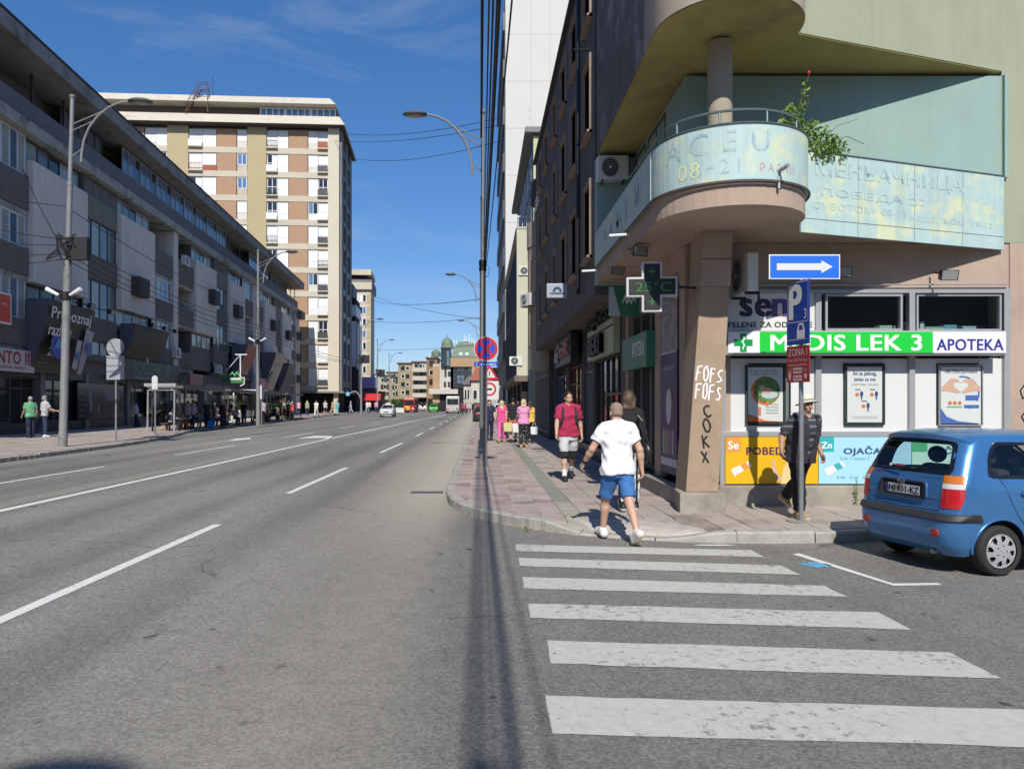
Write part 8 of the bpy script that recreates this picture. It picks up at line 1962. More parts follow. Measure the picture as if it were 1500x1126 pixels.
def person(label, loc, face, h=1.75, res=.02, legs=((10, 12, 2), (-12, 14, 2)), arms=((-12, 8, 15), (14, 8, 18)), lean=3, head=(0, 0), top=None, low=None, shoes=None, hair=None, skin=None, fem=False, girth=1.0, feet=(0, 0), extras=None, group=None, sit=None, fingers=None):
    """legs: (hip flex, knee bend, spread) right then left, degrees; arms: (shoulder flex, spread, elbow bend); face: direction faced, 0 = away from the viewer (+y)"""
    S = h/1.75; skin = skin or SKIN; fingers = res <= .0125 if fingers is None else fingers
    R3 = lambda v: np.array(v, float)
    # ---- legs
    TH, SH = .43*S, .415*S; hipx = .092*S*(1.05 if fem else 1)
    J = {}; low_pt = 9
    for i, sd in ((0, 1), (1, -1)):
        f, kb, sp = [rad(q) for q in legs[i]]; hp = R3((sd*hipx, 0, 0)); d1 = R3((sd*math.sin(sp)*.6, math.sin(f), -math.cos(f))); d1 /= np.linalg.norm(d1)
        kn = hp+d1*TH; a2 = f-kb; d2 = R3((sd*math.sin(sp)*.3, math.sin(a2), -math.cos(a2))); d2 /= np.linalg.norm(d2); an = kn+d2*SH; pit = rad(feet[i])
        def fp(y, z): return an+R3((0, y*math.cos(pit)+z*math.sin(pit), -y*math.sin(pit)+z*math.cos(pit)))
        heel = fp(-.055*S, -.075*S); toe = fp(.16*S, -.075*S); ball = fp(.11*S, -.075*S)
        low_pt = min(low_pt, heel[2], toe[2], ball[2]); J[i] = (hp, kn, an, heel, ball, toe, fp)
    z0 = -low_pt+.006 if sit is None else sit
    up = R3((0, 0, z0))
    for i in J: J[i] = tuple(q+up for q in J[i][:6])+(J[i][6],)
    pel = R3((0, 0, z0)); Rt = rotx(-rad(lean)); Tt = lambda p: pel+Rt @ R3(p)
    gw = girth; sw = (.172 if not fem else .150)*S*girth**.6
    # ---- arms
    AR = {}
    for i, sd in ((0, 1), (1, -1)):
        f, sp, eb = [rad(q) for q in arms[i][:3]]; yaw = rad(arms[i][3]) if len(arms[i]) > 3 else 0
        s_ = Tt((sd*sw, -.012*S, .505*S)); d1 = R3((sd*math.sin(sp), math.sin(f)*math.cos(sp), -math.cos(f)*math.cos(sp))); el = s_+d1*.285*S
        a2 = f+eb; d2 = R3((sd*math.sin(sp)*.45, math.sin(a2), -math.cos(a2))); d2 = rotz(yaw*sd) @ d2; d2 /= np.linalg.norm(d2); wr = el+d2*.25*S; AR[i] = (s_, el, wr, d2)
    # ---- bounds
    pts = np.array([q for i in J for q in J[i][:6]]+[q for i in AR for q in AR[i][:3]]+[AR[i][2]+AR[i][3]*.2*S for i in AR]+[Tt((0, 0, .86*S)), Tt((.0, .16, .7*S)), Tt((0, -.16, .7*S))]+[Tt((sd*.2*S*gw, q, .2*S)) for sd in (1, -1) for q in (-.16*gw, .16*gw)])
    lo = pts.min(0)-.13*S; hi = pts.max(0)+.13*S; lo[2] = -.02; hi[2] = min(hi[2], Tt((0, 0, .87*S))[2]+.06)
    G = Grid(lo, hi, res); k = .02*S
    wmul = 1.0
    rows = [(-.10, .125, .095, -.005), (-.02, .165*(1.05 if fem else 1), .112, -.012), (.05, .165*(1.03 if fem else 1), .112, -.012), (.15, .145*(.90 if fem else 1), .100, .0), (.28, .158*(.94 if fem else 1), .112, .004), (.39, .172*(.93 if fem else 1), .122+(.012 if fem else 0), .006), (.47, .165*(.92 if fem else 1), .105, -.008), (.53, .125, .08, -.018), (.575, .065, .06, -.012)]
    rows = [(z*S, a*S*gw, b*S*(gw*1.04 if gw > 1 else gw), c*S) for z, a, b, c in rows]
    TT = (pel, Rt)
    Rh = Rt @ rotz(-rad(head[0])) @ rotx(-rad(head[1])); nb = Tt((0, -.01*S, .60*S)); Hd = lambda p: nb+Rh @ (R3(p)*S*1.03)
    def limbs(g, infl, legr, armr, kk, legclip=None, armclip=None):
        pass
    # body
    def draw_leg(g, i, infl=0.0, clip=None, loose=0.0, cut=None):
        hp, kn, an, heel, ball, toe, fp = J[i]; gl = gw**.6
        pl = []
        if cut is not None:      # fraction along hip->ankle
            L1 = TH/(TH+SH); a, b, q = (hp, kn, cut/L1) if cut < L1 else (kn, an, (cut-L1)/(1-L1)); pp = a+(b-a)*q; nn = (b-a)/np.linalg.norm(b-a); pl = [(pp, nn)]
        g.cone(hp+R3((0, 0, -.01*S)), kn, .088*S*gl+infl, .057*S*gl+infl+loose*.5, k, pl if cut is not None and cut < TH/(TH+SH) else ())
        g.ell(hp+R3((0, -.035*S, .01*S)), (.085*S*gl+infl, .085*S*gl+infl, .10*S+infl), None, .03)
        if cut is None or cut >= TH/(TH+SH):
            d = an-kn; g.cone(kn, kn+d*.34, .054*S+infl+loose*.6, .056*S+infl+loose*.8, k, pl); g.cone(kn+d*.30+R3((0, -.012*S, 0))*(loose == 0), an-d*.02, (.053*S if loose == 0 else .055*S)+infl+loose*.8, .036*S+infl+loose, k, pl)
        return
    for i in (0, 1):
        draw_leg(G, i); hp, kn, an, heel, ball, toe, fp = J[i]
        G.cone(an, heel+R3((0, 0, .032*S)), .036*S, .034*S, k); G.cone(heel+R3((0, 0, .032*S)), ball+R3((0, 0, .026*S)), .034*S, .036*S, k); G.cone(an+(ball-an)*.15, ball+R3((0, 0, .03*S)), .036*S, .03*S, k); G.cone(ball+R3((0, 0, .026*S)), toe+R3((0, -.01*S, .022*S)), .036*S, .026*S, k)
    G.loft(rows, TT, .03)
    if fem:
        for sd in (1, -1): G.ell(Tt((sd*.07*S, .085*S, .365*S)), (.062*S, .055*S, .062*S), None, .03)
    G.cone(Tt((0, -.015*S, .53*S)), Hd((0, -.005, .06)), .060*S, .052*S*(1.08 if not fem else .92), .025)
    for i, sd in ((0, 1), (1, -1)):
        s_, el, wr, d2 = AR[i]; ga = gw**.5
        G.cone(Tt((sd*.06*S, -.02*S, .535*S)), s_, .05*S, .055*S*ga, .03); G.cone(s_, s_+(el-s_)*.5, .054*S*ga, .049*S*ga, k); G.cone(s_+(el-s_)*.45, el, .048*S*ga, .040*S*ga, k); G.cone(el, el+(wr-el)*.35, .040*S*ga, .041*S*ga, k); G.cone(el+(wr-el)*.3, wr, .041*S*ga, .027*S, k)
        # hand
        d = d2; inw = R3((-sd, 0, 0)); m_ = inw-d*(inw @ d); m_ /= np.linalg.norm(m_); f_ = np.cross(d, m_)*1.0
        if f_[1] < 0: f_ = -f_
        hs = S*(1.0 if not fem else .92)
        G.cone(wr, wr+d*.085*hs+f_*.022*hs, .024*hs, .020*hs, .01); G.cone(wr, wr+d*.08*hs-f_*.024*hs, .024*hs, .018*hs, .01)
        ft = .0088*hs if fingers else max(.0088*hs, res*.62)
        for q, (off, ln) in enumerate(((.030, .9), (.011, 1.0), (-.009, .95), (-.027, .75))):
            b0 = wr+d*(.088-.004*abs(q-1))*hs+f_*off*hs*1.08; c1 = rad(22+q*5); c2 = rad(62+q*6); c3 = rad(95)
            p1 = b0+(d*math.cos(c1)+m_*math.sin(c1))*.042*ln*hs; p2 = p1+(d*math.cos(c2)+m_*math.sin(c2))*.028*ln*hs; p3 = p2+(d*math.cos(c3)+m_*math.sin(c3))*.02*ln*hs
            G.cone(b0-d*.02*hs, p1, ft*1.1, ft, .004); G.cone(p1, p2, ft, ft*.95, .003); G.cone(p2, p3, ft*.95, ft*.8, .003)
        t0 = wr+d*.02*hs+f_*.02*hs; t1 = t0+(d*.6+f_*.75+m_*.25)*.045*hs; t2 = t1+(d*.95+f_*.15+m_*.35)*.032*hs
        G.cone(t0, t1, .014*hs, .0115*hs, .008); G.cone(t1, t2, max(.0105*hs, ft), max(.0085*hs, ft*.9), .004)
        G.cone(Tt((sd*.02*S, -.022*S, .60*S)), Tt((sd*.13*S, -.02*S, .525*S)), .040*S, .050*S, .03)
    # head
    hd = lambda c, r, kk=.012: G.ell(Hd(c), [q*S*1.03 for q in r], Rh, kk)
    hd((0, -.012, .158), (.074, .092, .082)); hd((0, .012, .092), (.058, .070, .078), .02); hd((0, .045, .045), (.036, .038, .032), .02)
    if res < .016:
        G.cone(Hd((0, .082, .118)), Hd((0, .102, .083)), .010*S, .014*S, .008); hd((0, .075, .125), (.05, .02, .012), .01); hd((0, .078, .052), (.024, .014, .012), .008)
        for sd in (1, -1):
            hd((sd*.036, .066, .082), (.022, .022, .02), .014); hd((sd*.074, -.002, .105), (.012, .02, .032), .006)
    else:
        G.cone(Hd((0, .08, .115)), Hd((0, .098, .085)), .012*S, .015*S, .008)
        for sd in (1, -1): hd((sd*.074, -.002, .105), (.016, .022, .034), .006)
    Ri = Rh.T
    def sel(c):
        L = (c-nb) @ Rh/(S*1.03); o = np.zeros(len(c), int)
        def box(x, y, z, rx, rz): return (np.abs(np.abs(L[:, 0])-x) < rx) & (L[:, 1] > y) & (np.abs(L[:, 2]-z) < rz)
        rr_ = max(0, res*.35/S-.002)
        o[box(.030, .055, .113, .010+rr_, .0036+rr_)] = 1; o[box(.031, .055, .134, .015+rr_, .003+rr_)] = 3; o[(np.abs(L[:, 0]) < .023+rr_) & (L[:, 1] > .05) & (np.abs(L[:, 2]-.052) < .004+rr_)] = 2
        return o
    t = thing('person', label, 'person', loc, rad(face), group)
    link('body', G.mesh('body', [skin, EYE, LIP, BROW], 0, 0, sel), t)
    sd_ = int(abs(loc[0]*10))+3
    # ---- lower garment
    if low:
        g = Grid(lo, hi, res); inf = .008+.1*res; cut = low.get('cut', .97); lz = low.get('loose', .015)
        for i in (0, 1): draw_leg(g, i, inf+(.012*S if cut < .9 else .004), None, lz, cut)
        g.loft([(r[0], r[1]+.004, r[2]+.004, r[3]) for r in rows[:4]], TT, .03, inf, z1=low.get('waist', .06)*S)
        if low.get('skirt'):
            a, b = J[0][0], J[1][0]; mid = (a+b)/2; kz = (J[0][1]+J[1][1])/2
            e = mid+(kz-mid)*(cut/.51); g.cone(mid+R3((0, 0, .03)), e, .165*S, .19*S, .03, [(e, R3((0, 0, -1)))])
        link(low.get('name', 'trousers'), g.mesh('trousers', low['m'] if isinstance(low['m'], list) else [low['m']], .007 if res < .016 else .004, sd_, low.get('sel')), t)
    # ---- upper garment
    if top:
        g = Grid(lo, hi, res); inf = .020+.1*res; rr = list(rows)
        hem = top.get('hem', -.03)*S; rr2 = [(hem-.02, rows[1][1]*1.02, rows[1][2]*1.04, rows[1][3])]+[(max(r[0], hem-.019+j*.0001), max(r[1], top.get('straight', .150)*S*gw if r[0] < .3*S else 0), max(r[2], .124*S*gw if r[0] < .28*S else 0), r[3]) for j, r in enumerate(rows) if r[0] > hem-.02]
        rr2 = sorted(rr2, key=lambda q: q[0]); g.loft(rr2, TT, .02, inf, z0=hem, z1=rr2[-1][0]-.012)
        if fem:
            for sd in (1, -1): g.ell(Tt((sd*.07*S, .085*S, .365*S)), (.062*S+inf, .055*S+inf, .062*S+inf), None, .03)
        for i in (0, 1): g.ell(J[i][0]+R3((0, -.033*S, .01*S)), (.100*S*gw**.6+inf, .098*S*gw**.6+inf, .13*S), None, .03, [(Tt((0, 0, hem)), -Rt[:, 2])]); g.ell(J[i][0], (.104*S*gw**.6+inf, .106*S*gw**.6+inf, .15*S), None, .03, [(Tt((0, 0, hem)), -Rt[:, 2])])
        sl = top.get('sleeve', .62)
        for i, sd in ((0, 1), (1, -1)):
            s_, el, wr, d2 = AR[i]
            if sl <= 0: continue
            g.cone(Tt((sd*.06*S, -.02*S, .525*S)), s_, .05*S+inf, .056*S+inf, .03); g.cone(Tt((sd*.035*S, -.024*S, .575*S)), Tt((sd*.13*S, -.02*S, .528*S)), .040*S+inf, .048*S+inf, .03)
            if sl <= 1:
                pp = s_+(el-s_)*sl; nn = (el-s_)/np.linalg.norm(el-s_); g.cone(s_, el, .057*S*gw**.5+inf, .052*S*gw**.5+inf+.008, .02, [(pp, nn)])
            else:
                g.cone(s_, el, .056*S+inf, .046*S+inf, .02); q = min(1, sl-1); pp = el+(wr-el)*q; nn = (wr-el)/np.linalg.norm(wr-el); g.cone(el, wr, .045*S+inf, .034*S+inf, .02, [(pp, nn)])
        if top.get('collar'):
            c = Tt((0, -.02*S, .555*S)); g.cone(c, Tt((0, -.012*S, .588*S)), .070*S, .062*S, .012)
        link('shirt', g.mesh('shirt', top['m'] if isinstance(top['m'], list) else [top['m']], .0085 if res < .016 else .004, sd_+5, top.get('sel')), t)
    # ---- shoes
    if shoes:
        sm = shoes['m'] if isinstance(shoes['m'], list) else [shoes['m']]
        for i in (0, 1):
            hp, kn, an, heel, ball, toe, fp = J[i]; l2 = np.minimum(np.minimum(an, heel), toe)-.09; h2 = np.maximum(np.maximum(an, heel), toe)+.09; l2[2] = min(l2[2], -.02); g = Grid(l2, h2, res); e = .012+res*.1
            fl = [(heel+R3((0, 0, .0)), (heel-toe)*0+np.cross(toe-heel, R3((1, 0, 0)))/np.linalg.norm(np.cross(toe-heel, R3((1, 0, 0))))*1.0)]
            nv = fl[0][1]; nv = nv if nv[2] < 0 else -nv; fl = [(heel+nv*.012, nv)]
            hi_ = shoes.get('high', .02)
            g.cone(an+(kn-an)*hi_, heel+R3((0, 0, .03*S)), .036*S+e, .036*S+e, .02, fl); g.cone(heel+R3((0, 0, .03*S)), ball+R3((0, 0, .02*S)), .036*S+e, .038*S+e, .02, fl); g.cone(an+(ball-an)*.2, ball+R3((0, 0, .03*S)), .036*S+e, .032*S+e, .02, fl); g.cone(ball+R3((0, 0, .02*S)), toe+R3((0, 0, .018*S)), .038*S+e, .028*S+e, .02, fl)
            def ssel(c, heel=heel, nv=nv): return ((-(c-heel) @ nv) < .022).astype(int) if len(sm) > 1 else np.zeros(len(c), int)
            link('shoe', g.mesh('shoe', sm, 0, 0, ssel), t)
            if shoes.get('sock'):
                g = Grid(l2, h2+.2, res); pp = an+(kn-an)*shoes['sockh']; nn = (kn-an)/np.linalg.norm(kn-an); g.cone(an, kn, .040*S+.006, .054*S+.006, .01, [(pp, nn)]); link('sock', g.mesh('sock', [shoes['sock']]), t)
    # ---- hair
    if hair:
        c = Hd((0, 0, .12)); g = Grid(c-.32*S, c+R3((.2, .2, .2))*S, min(res, .014)); kd = hair.get('kind', 'short')
        e = {'stubble': .0035, 'short': .009, 'bob': .02, 'long': .018, 'bun': .013}[kd]
        fwd = Rh @ R3((0, 1, 0)); upv = Rh @ R3((0, 0, 1))
        hl = Hd((0, .058 if kd != 'stubble' else .045, .172)); nn = (fwd*.82-upv*.57); nk = Hd((0, -.07, .075 if kd in ('stubble', 'short', 'bun') else -.2))
        pl = [(hl, nn), (nk, -upv)] if kd in ('stubble', 'short', 'bun') else [(hl, nn)]
        g.ell(Hd((0, -.012, .158)), [q*S*1.03+e for q in (.074, .092, .082)], Rh, .012, pl); g.ell(Hd((0, -.02, .11)), [q*S*1.03+e for q in (.070, .080, .085)], Rh, .012, pl+[(Hd((0, .02, 0)), fwd)])
        if kd == 'bob':
            for x in (-.05, .0, .05): g.cone(Hd((x, -.05, .13)), Hd((x*1.25, -.075, .0)), .05*S, .04*S, .03)
        if kd == 'long':
            for x in (-.045, .0, .045): g.cone(Hd((x, -.05, .12)), Hd((x*1.1, -.09, -.16)), .045*S, .025*S, .03)
        if kd == 'bun': g.ell(Hd((0, -.10, .20)), (.045*S, .045*S, .045*S), None, .01)
        link('hair', g.mesh('hair', [hair['m']], .007 if kd != 'stubble' else 0, sd_), t)
    t['_'] = 0; del t['_']
    return t, dict(J=J, AR=AR, Tt=Tt, Hd=Hd, S=S, Rh=Rh, Rt=Rt, pel=pel)
# ------------------------------------------------------------------ the people
Wh = cloth('white_pique', (.74, .75, .76), var=.03); BluD = cloth('blue_denim_shorts', (.045, .15, .40), var=.2); Mar = cloth('raspberry_red', (.36, .022, .075)); LGr = cloth('pale_grey_melange', (.50, .51, .52)); Blk = cloth('black', (.014, .014, .016)); Drk = cloth('charcoal', (.035, .035, .04))
Pnk = cloth('bright_pink', (.70, .07, .24)); PnkL = cloth('light_pink', (.66, .27, .48)); Ora = cloth('coral_orange', (.68, .14, .06)); Yel = cloth('yellow', (.70, .45, .08)); Grn = cloth('mint_green', (.13, .37, .20)); GryS = cloth('pale_grey_shirt', (.42, .43, .43)); Jean = cloth('dark_jeans', (.03, .045, .085)); Nav = cloth('navy', (.02, .025, .06))
Red = cloth('red', (.5, .03, .04)); Teal_ = cloth('turquoise', (.12, .42, .44)); Bei = cloth('beige', (.45, .36, .26)); BluC = cloth('royal_blue', (.03, .06, .3)); Lil = cloth('pale_grey_blue', (.33, .36, .42)); Brn = cloth('brown', (.10, .06, .04)); Olv = cloth('olive', (.13, .14, .07)); Wht2 = cloth('off_white', (.62, .61, .57))
Hbl = mat('hair_blond', (.50, .40, .24), .6, var=.25, scale=40, obj=True); Hbr = mat('hair_brown', (.075, .045, .028), .6, var=.3, scale=40, obj=True); Hdk = mat('hair_dark', (.018, .014, .012), .5, var=.3, scale=40, obj=True); Hgy = mat('hair_grey_stubble', (.27, .19, .145), .8, var=.15, scale=60, obj=True); Hgr = mat('hair_grey', (.32, .31, .30), .7, var=.2, scale=40, obj=True)
ShW = flat('shoe_white', (.70, .70, .70), .5); SolW = flat('sole_pale', (.62, .56, .48), .6); ShB = flat('shoe_black', (.02, .02, .022), .5); ShT = flat('shoe_tan', (.36, .25, .11), .6); SockW = cloth('white_sock', (.68, .68, .68))
RES = .0075
# man in white polo, seen from behind, stepping off the kerb
px, Yw = 908, 9.05
wm, W = person('man in white polo shirt and blue shorts walking away, stepping up the kerb', (PX(905, 9.1), 9.12, .02), 13, 1.70, RES, legs=((-22, 12, -1), (23, 10, 0)), arms=((-16, 20, 22), (12, 27, 28)), lean=4, head=(-4, 4), top=dict(m=Wh, sleeve=.62, collar=True, hem=-.06), low=dict(m=BluD, cut=.44, loose=.012, name='shorts'), shoes=dict(m=[ShW, SolW], sock=SockW, sockh=.06), hair=dict(m=Hgy, kind='stubble'), girth=1.12, feet=(32, -8))
c = W['AR'][1]; b = MB(M['ink']); p = c[2]-c[3]*.03; b.cyl(tuple(p-c[3]*.018), tuple(p+c[3]*.018), .034, .033, n=16); b.obj('wristwatch', wm)
c = W['AR'][0]; p = c[2]+c[3]*.10
t = thing('phone', 'dark phone with a red edge held in the right hand of the man in white', 'phone', (0, 0, 0)); b = MB(M['ink']).box(-.038, .038, -.005, .005, -.075, .075); b.obj('body', t, bevel=.004); MB(F('phone_red', (.45, .02, .03))).box(-.0385, .0385, -.0055, .0055, .055, .0755).obj('cover_edge', t)
wp = Matrix.Rotation(rad(13), 4, 'Z') @ Vector(p+np.array((-.022, .03, -.03))); t.location = Vector(wm.location)+wp; t.rotation_euler = (rad(25), 0, rad(70))
b = MB(flat('shirt_label', (.25, .25, .22), .6)); q = W['Tt']((0, -.126, .505)); b.box(q[0]-.03, q[0]+.03, q[1]-.004, q[1]+.004, q[2]-.007, q[2]+.007); b.obj('collar_label', wm)
# companion in black with striped trousers, mostly hidden by him
def strsel(c): return ((np.floor((np.arctan2(c[:, 1], np.abs(c[:, 0])-.09))*3.2) % 2) == 0).astype(int)
STRW = cloth('stripe_white', (.55, .55, .54))
bw, Bw = person('person in black top with white-striped black trousers beside the man in white', (PX(927, 10.6), 10.9, .14), -6, 1.72, .0105, legs=((8, 4, 1), (-10, 10, 1)), arms=((-5, 10, 25), (5, 6, 20)), top=dict(m=Blk, sleeve=1.9, hem=-.05), low=dict(m=[Blk, STRW], cut=.965, loose=.016, sel=lambda c: ((np.floor(c[:, 0]*30) % 2 == 0) & (c[:, 2] < .95)).astype(int)), shoes=dict(m=[ShB, ShW]), hair=dict(m=Hbr, kind='bob'), fem=True, skin=SKIN)
t = thing('shoulder_bag', 'black shoulder bag hanging at the side of the person in striped trousers', 'bag', (PX(944, 10.7)+.0, 10.72, 1.0), rad(20)); b = MB(flat('black_leather', (.015, .015, .016), .35)); b.ell((0, 0, 0), (.09, .17, .17), 16, 10); b.obj('bag_body', t, smooth=True); MB(flat('black_leather', (.015, .015, .016), .35)).tube([(0, -.12, .1), (-.06, -.05, .45), (-.10, 0, .53), (-.06, .06, .45), (0, .12, .1)], .014, 6).obj('strap', t)
# young man in raspberry shirt with backpack, facing the viewer
rm, R_ = person('young man in raspberry red shirt, pale shorts and black boots walking towards the viewer', (PX(834, 14.9), 15.05, .14), 182, 1.80, .0095, legs=((15, 6, 2), (-15, 22, 2)), arms=((10, 13, 18), (-14, 14, 20)), lean=1, head=(-8, 3), top=dict(m=Mar, sleeve=.72, hem=-.03), low=dict(m=[LGr, Blk], cut=.53, loose=.02, name='shorts', sel=lambda c: (c[:, 2] < .60).astype(int)), shoes=dict(m=ShB, high=.22, sock=SockW, sockh=.34), hair=dict(m=Hdk, kind='short'), girth=1.0, skin=SKIN, feet=(-4, 20))
bp = MB(mat('backpack_grey', (.20, .21, .27), .8, var=.2, scale=8)); g = Grid((-.22, -.40, .9), (.22, -.05, 1.6), .015); q = R_['Tt']; g.loft([(.10, .15, .09, -.20), (.15, .17, .10, -.20), (.38, .17, .10, -.20), (.46, .13, .08, -.19), (.5, .05, .04, -.18)], (R_['pel'], R_['Rt']), .01)
t = thing('backpack', 'grey and black backpack worn by the young man in the red shirt', 'backpack', tuple(rm.location), rad(182)); link('bag_body', g.mesh('bag_body', [bp.mats[0]], .003, 2), t)
for sd in (1, -1):
    b = MB(flat('strap_black', (.02, .02, .025), .8)); P = [q((sd*.11, -.13, .44)), q((sd*.125, -.06, .575)), q((sd*.125, .05, .565)), q((sd*.13, .125, .47)), q((sd*.135, .150, .36)), q((sd*.15, .13, .24)), q((sd*.185, .03, .13)), q((sd*.16, -.1, .12))]
    for j in range(len(P)-1):
        a_, c_ = Vector(P[j]), Vector(P[j+1]); w_ = Vector((.024, 0, 0)); n_ = (c_-a_).cross(w_).normalized()*.006
        b.add([a_-w_-n_, a_+w_-n_, c_+w_-n_, c_-w_-n_, a_-w_+n_, a_+w_+n_, c_+w_+n_, c_-w_+n_], [(0, 1, 2, 3), (7, 6, 5, 4), (0, 4, 5, 1), (1, 5, 6, 2), (2, 6, 7, 3), (3, 7, 4, 0)])
    b.obj('strap', t)
# old man with hat and waistcoat, leaning, behind the sign post
om, O_ = person('older man in white sun hat, black waistcoat and black trousers behind the parking sign', (PX(1170, 10.25), 10.2, .14), 196, 1.66, .0095, legs=((12, 8, 3), (-24, 22, 4)), arms=((-30, 24, 70, -25), (-16, 12, 40)), lean=13, head=(10, -12), top=dict(m=[cloth('striped_dark', (.035, .035, .045)), cloth('stripe_pale', (.14, .15, .175))], sleeve=.85, hem=-.02, sel=lambda c: (np.floor(c[:, 2]*34) % 3 == 0).astype(int)), low=dict(m=Blk, cut=.97, loose=.03), shoes=dict(m=[ShT, SolW]), hair=dict(m=Hgr, kind='short'), girth=1.06, skin=SKIN2, feet=(0, 22))
g = Grid((-.35, -.35, .7), (.35, .4, 1.55), .0105); Tt = O_['Tt']
g.loft([(-.06, .185, .135, -.01), (.1, .175, .13, -.01), (.3, .18, .135, 0), (.45, .18, .12, -.01), (.52, .13, .09, -.02)], (O_['pel'], O_['Rt']), .01, .040)
cpt = Tt((0, .2, .25)); nrm_ = O_['Rt'] @ np.array((0, 1, 0))
X = (g.ax[0][:, None, None], g.ax[1][None, :, None], g.ax[2][None, None, :]); loc_ = [X[i]-O_['pel'][i] for i in range(3)]; Q = [loc_[0]*O_['Rt'][0][i]+loc_[1]*O_['Rt'][1][i]+loc_[2]*O_['Rt'][2][i] for i in range(3)]
g.V = np.maximum(g.V, -(np.maximum(np.abs(Q[0]+.02)-(.02+.055*np.clip(Q[2]/.5, 0, 1)), -Q[1]+.02)).astype(np.float32)*1.0)
link('waistcoat', g.mesh('waistcoat', [Drk], .004, 4), om)
Hd = O_['Hd']; b = MB(mat('straw_hat_white', (.62, .60, .53), .8, var=.1, scale=30, obj=True)); b.lathe([(.155, -.015), (.15, -.008), (.098, .008), (.094, .02), (.086, .085), (.07, .105), (.02, .112), (.002, .112)], (0, 0, 0), 24)
b.use(flat('hat_band', (.25, .22, .17), .8)).lathe([(.0965, .012), (.095, .035)], (0, 0, 0), 24)
t = thing('sun_hat', 'white brimmed sun hat with a tan band on the older man', 'hat', (0, 0, 0)); b.obj('hat_body', t, smooth=True); hp = Matrix.Rotation(rad(196), 4, 'Z') @ Vector(Hd((0, -.005, .155))); t.location = Vector(om.location)+hp; t.rotation_euler = (rad(12), rad(4), rad(196))
# group on the right pavement
R2 = .0135
person('woman in bright pink top and trousers walking away on the right pavement', (PX(735, 29.6), 29.6, .14), -4, 1.66, R2, legs=((10, 8, 1), (-10, 12, 1)), top=dict(m=Pnk, sleeve=0.15, hem=0.02), low=dict(m=cloth('hot_pink', (.72, .13, .36)), cut=.93, loose=.006), shoes=dict(m=ShT), hair=dict(m=Hbl, kind='long'), fem=True)
person('man in black top and orange shorts with cap walking away', (PX(751.5, 29.8), 29.8, .14), 2, 1.78, R2, legs=((8, 6, 2), (-9, 10, 2)), arms=((-8, 12, 15), (8, 12, 15)), top=dict(m=Blk, sleeve=.4), low=dict(m=Ora, cut=.50, loose=.016, name='shorts'), shoes=dict(m=ShB), hair=dict(m=Hdk, kind='short'), girth=1.05)
person('blonde woman in light pink shirt and black flowered trousers walking away', (PX(767, 26.2), 26.2, .14), 3, 1.68, R2, legs=((5, 4, 2), (-5, 6, 2)), arms=((20, 10, 60), (20, 10, 60)), top=dict(m=PnkL, sleeve=.5, hem=-.05), low=dict(m=[Blk, cloth('flower_dots', (.35, .33, .32))], cut=.93, loose=.025, sel=lambda c: ((np.sin(c[:, 0]*60)*np.sin(c[:, 1]*60)*np.sin(c[:, 2]*50)) > .45).astype(int)), shoes=dict(m=ShT), hair=dict(m=Hbl, kind='bob'), fem=True, girth=1.08)
person('person in yellow top and black trousers half hidden by the blonde woman', (PX(776, 29.5), 29.5, .14), 0, 1.62, R2, top=dict(m=Yel, sleeve=.5), low=dict(m=Blk, loose=.01), shoes=dict(m=ShB), hair=dict(m=Hbr, kind='long'), fem=True)
person('person in pink shirt behind the pedestrians in pink', (PX(759.5, 33), 33.5, .14), 0, 1.65, R2, top=dict(m=cloth('salmon', (.6, .3, .3)), sleeve=.6), low=dict(m=Nav, loose=.01), shoes=dict(m=ShB), hair=dict(m=Hbr, kind='short'))
person('person in dark red top walking close behind the woman in pink', (PX(740, 33), 33.2, .14), 0, 1.66, R2, top=dict(m=cloth('wine', (.25, .03, .05)), sleeve=.6), low=dict(m=Nav, loose=.01), shoes=dict(m=ShB), hair=dict(m=Hbr, kind='short'))
person('person in dark clothes standing behind the lamp pole', (PX(717, 31), 31.0, .14), 185, 1.70, R2, top=dict(m=Nav, sleeve=.6), low=dict(m=Nav, loose=.012), shoes=dict(m=ShB), hair=dict(m=Hdk, kind='short'))
def bag(loc, label, col, s=1.0):
    t = thing('carrier_bag', label, 'bag', loc); b = MB(cloth('bag_%d' % int(col[0]*1000+col[1]*100), col)); b.add([(-.13*s, -.05*s, 0), (.13*s, -.05*s, 0), (.13*s, .05*s, 0), (-.13*s, .05*s, 0), (-.15*s, -.03*s, .30*s), (.15*s, -.03*s, .30*s), (.15*s, .03*s, .30*s), (-.15*s, .03*s, .30*s)], [(0, 3, 2, 1), (4, 5, 6, 7), (0, 1, 5, 4), (1, 2, 6, 5), (2, 3, 7, 6), (3, 0, 4, 7)]); b.obj('bag_body', t, bevel=.02); MB(b.mats[0]).tube([(-.07*s, 0, .3*s), (-.05*s, 0, .44*s), (.05*s, 0, .44*s), (.07*s, 0, .3*s)], .01, 4).obj('handle', t); return t
bag((PX(744, 29.5), 29.5, .58), 'pale yellow shopping bag carried by the man in orange shorts', (.52, .48, .24), 1.2); bag((PX(757, 29.3), 29.4, .55), 'white shopping bag on the right of the man in orange shorts', (.62, .62, .6), 1.2); bag((PX(782.5, 28.7), 28.7, .5), 'white carrier bag carried by the person in yellow', (.62, .63, .66), 1.0)
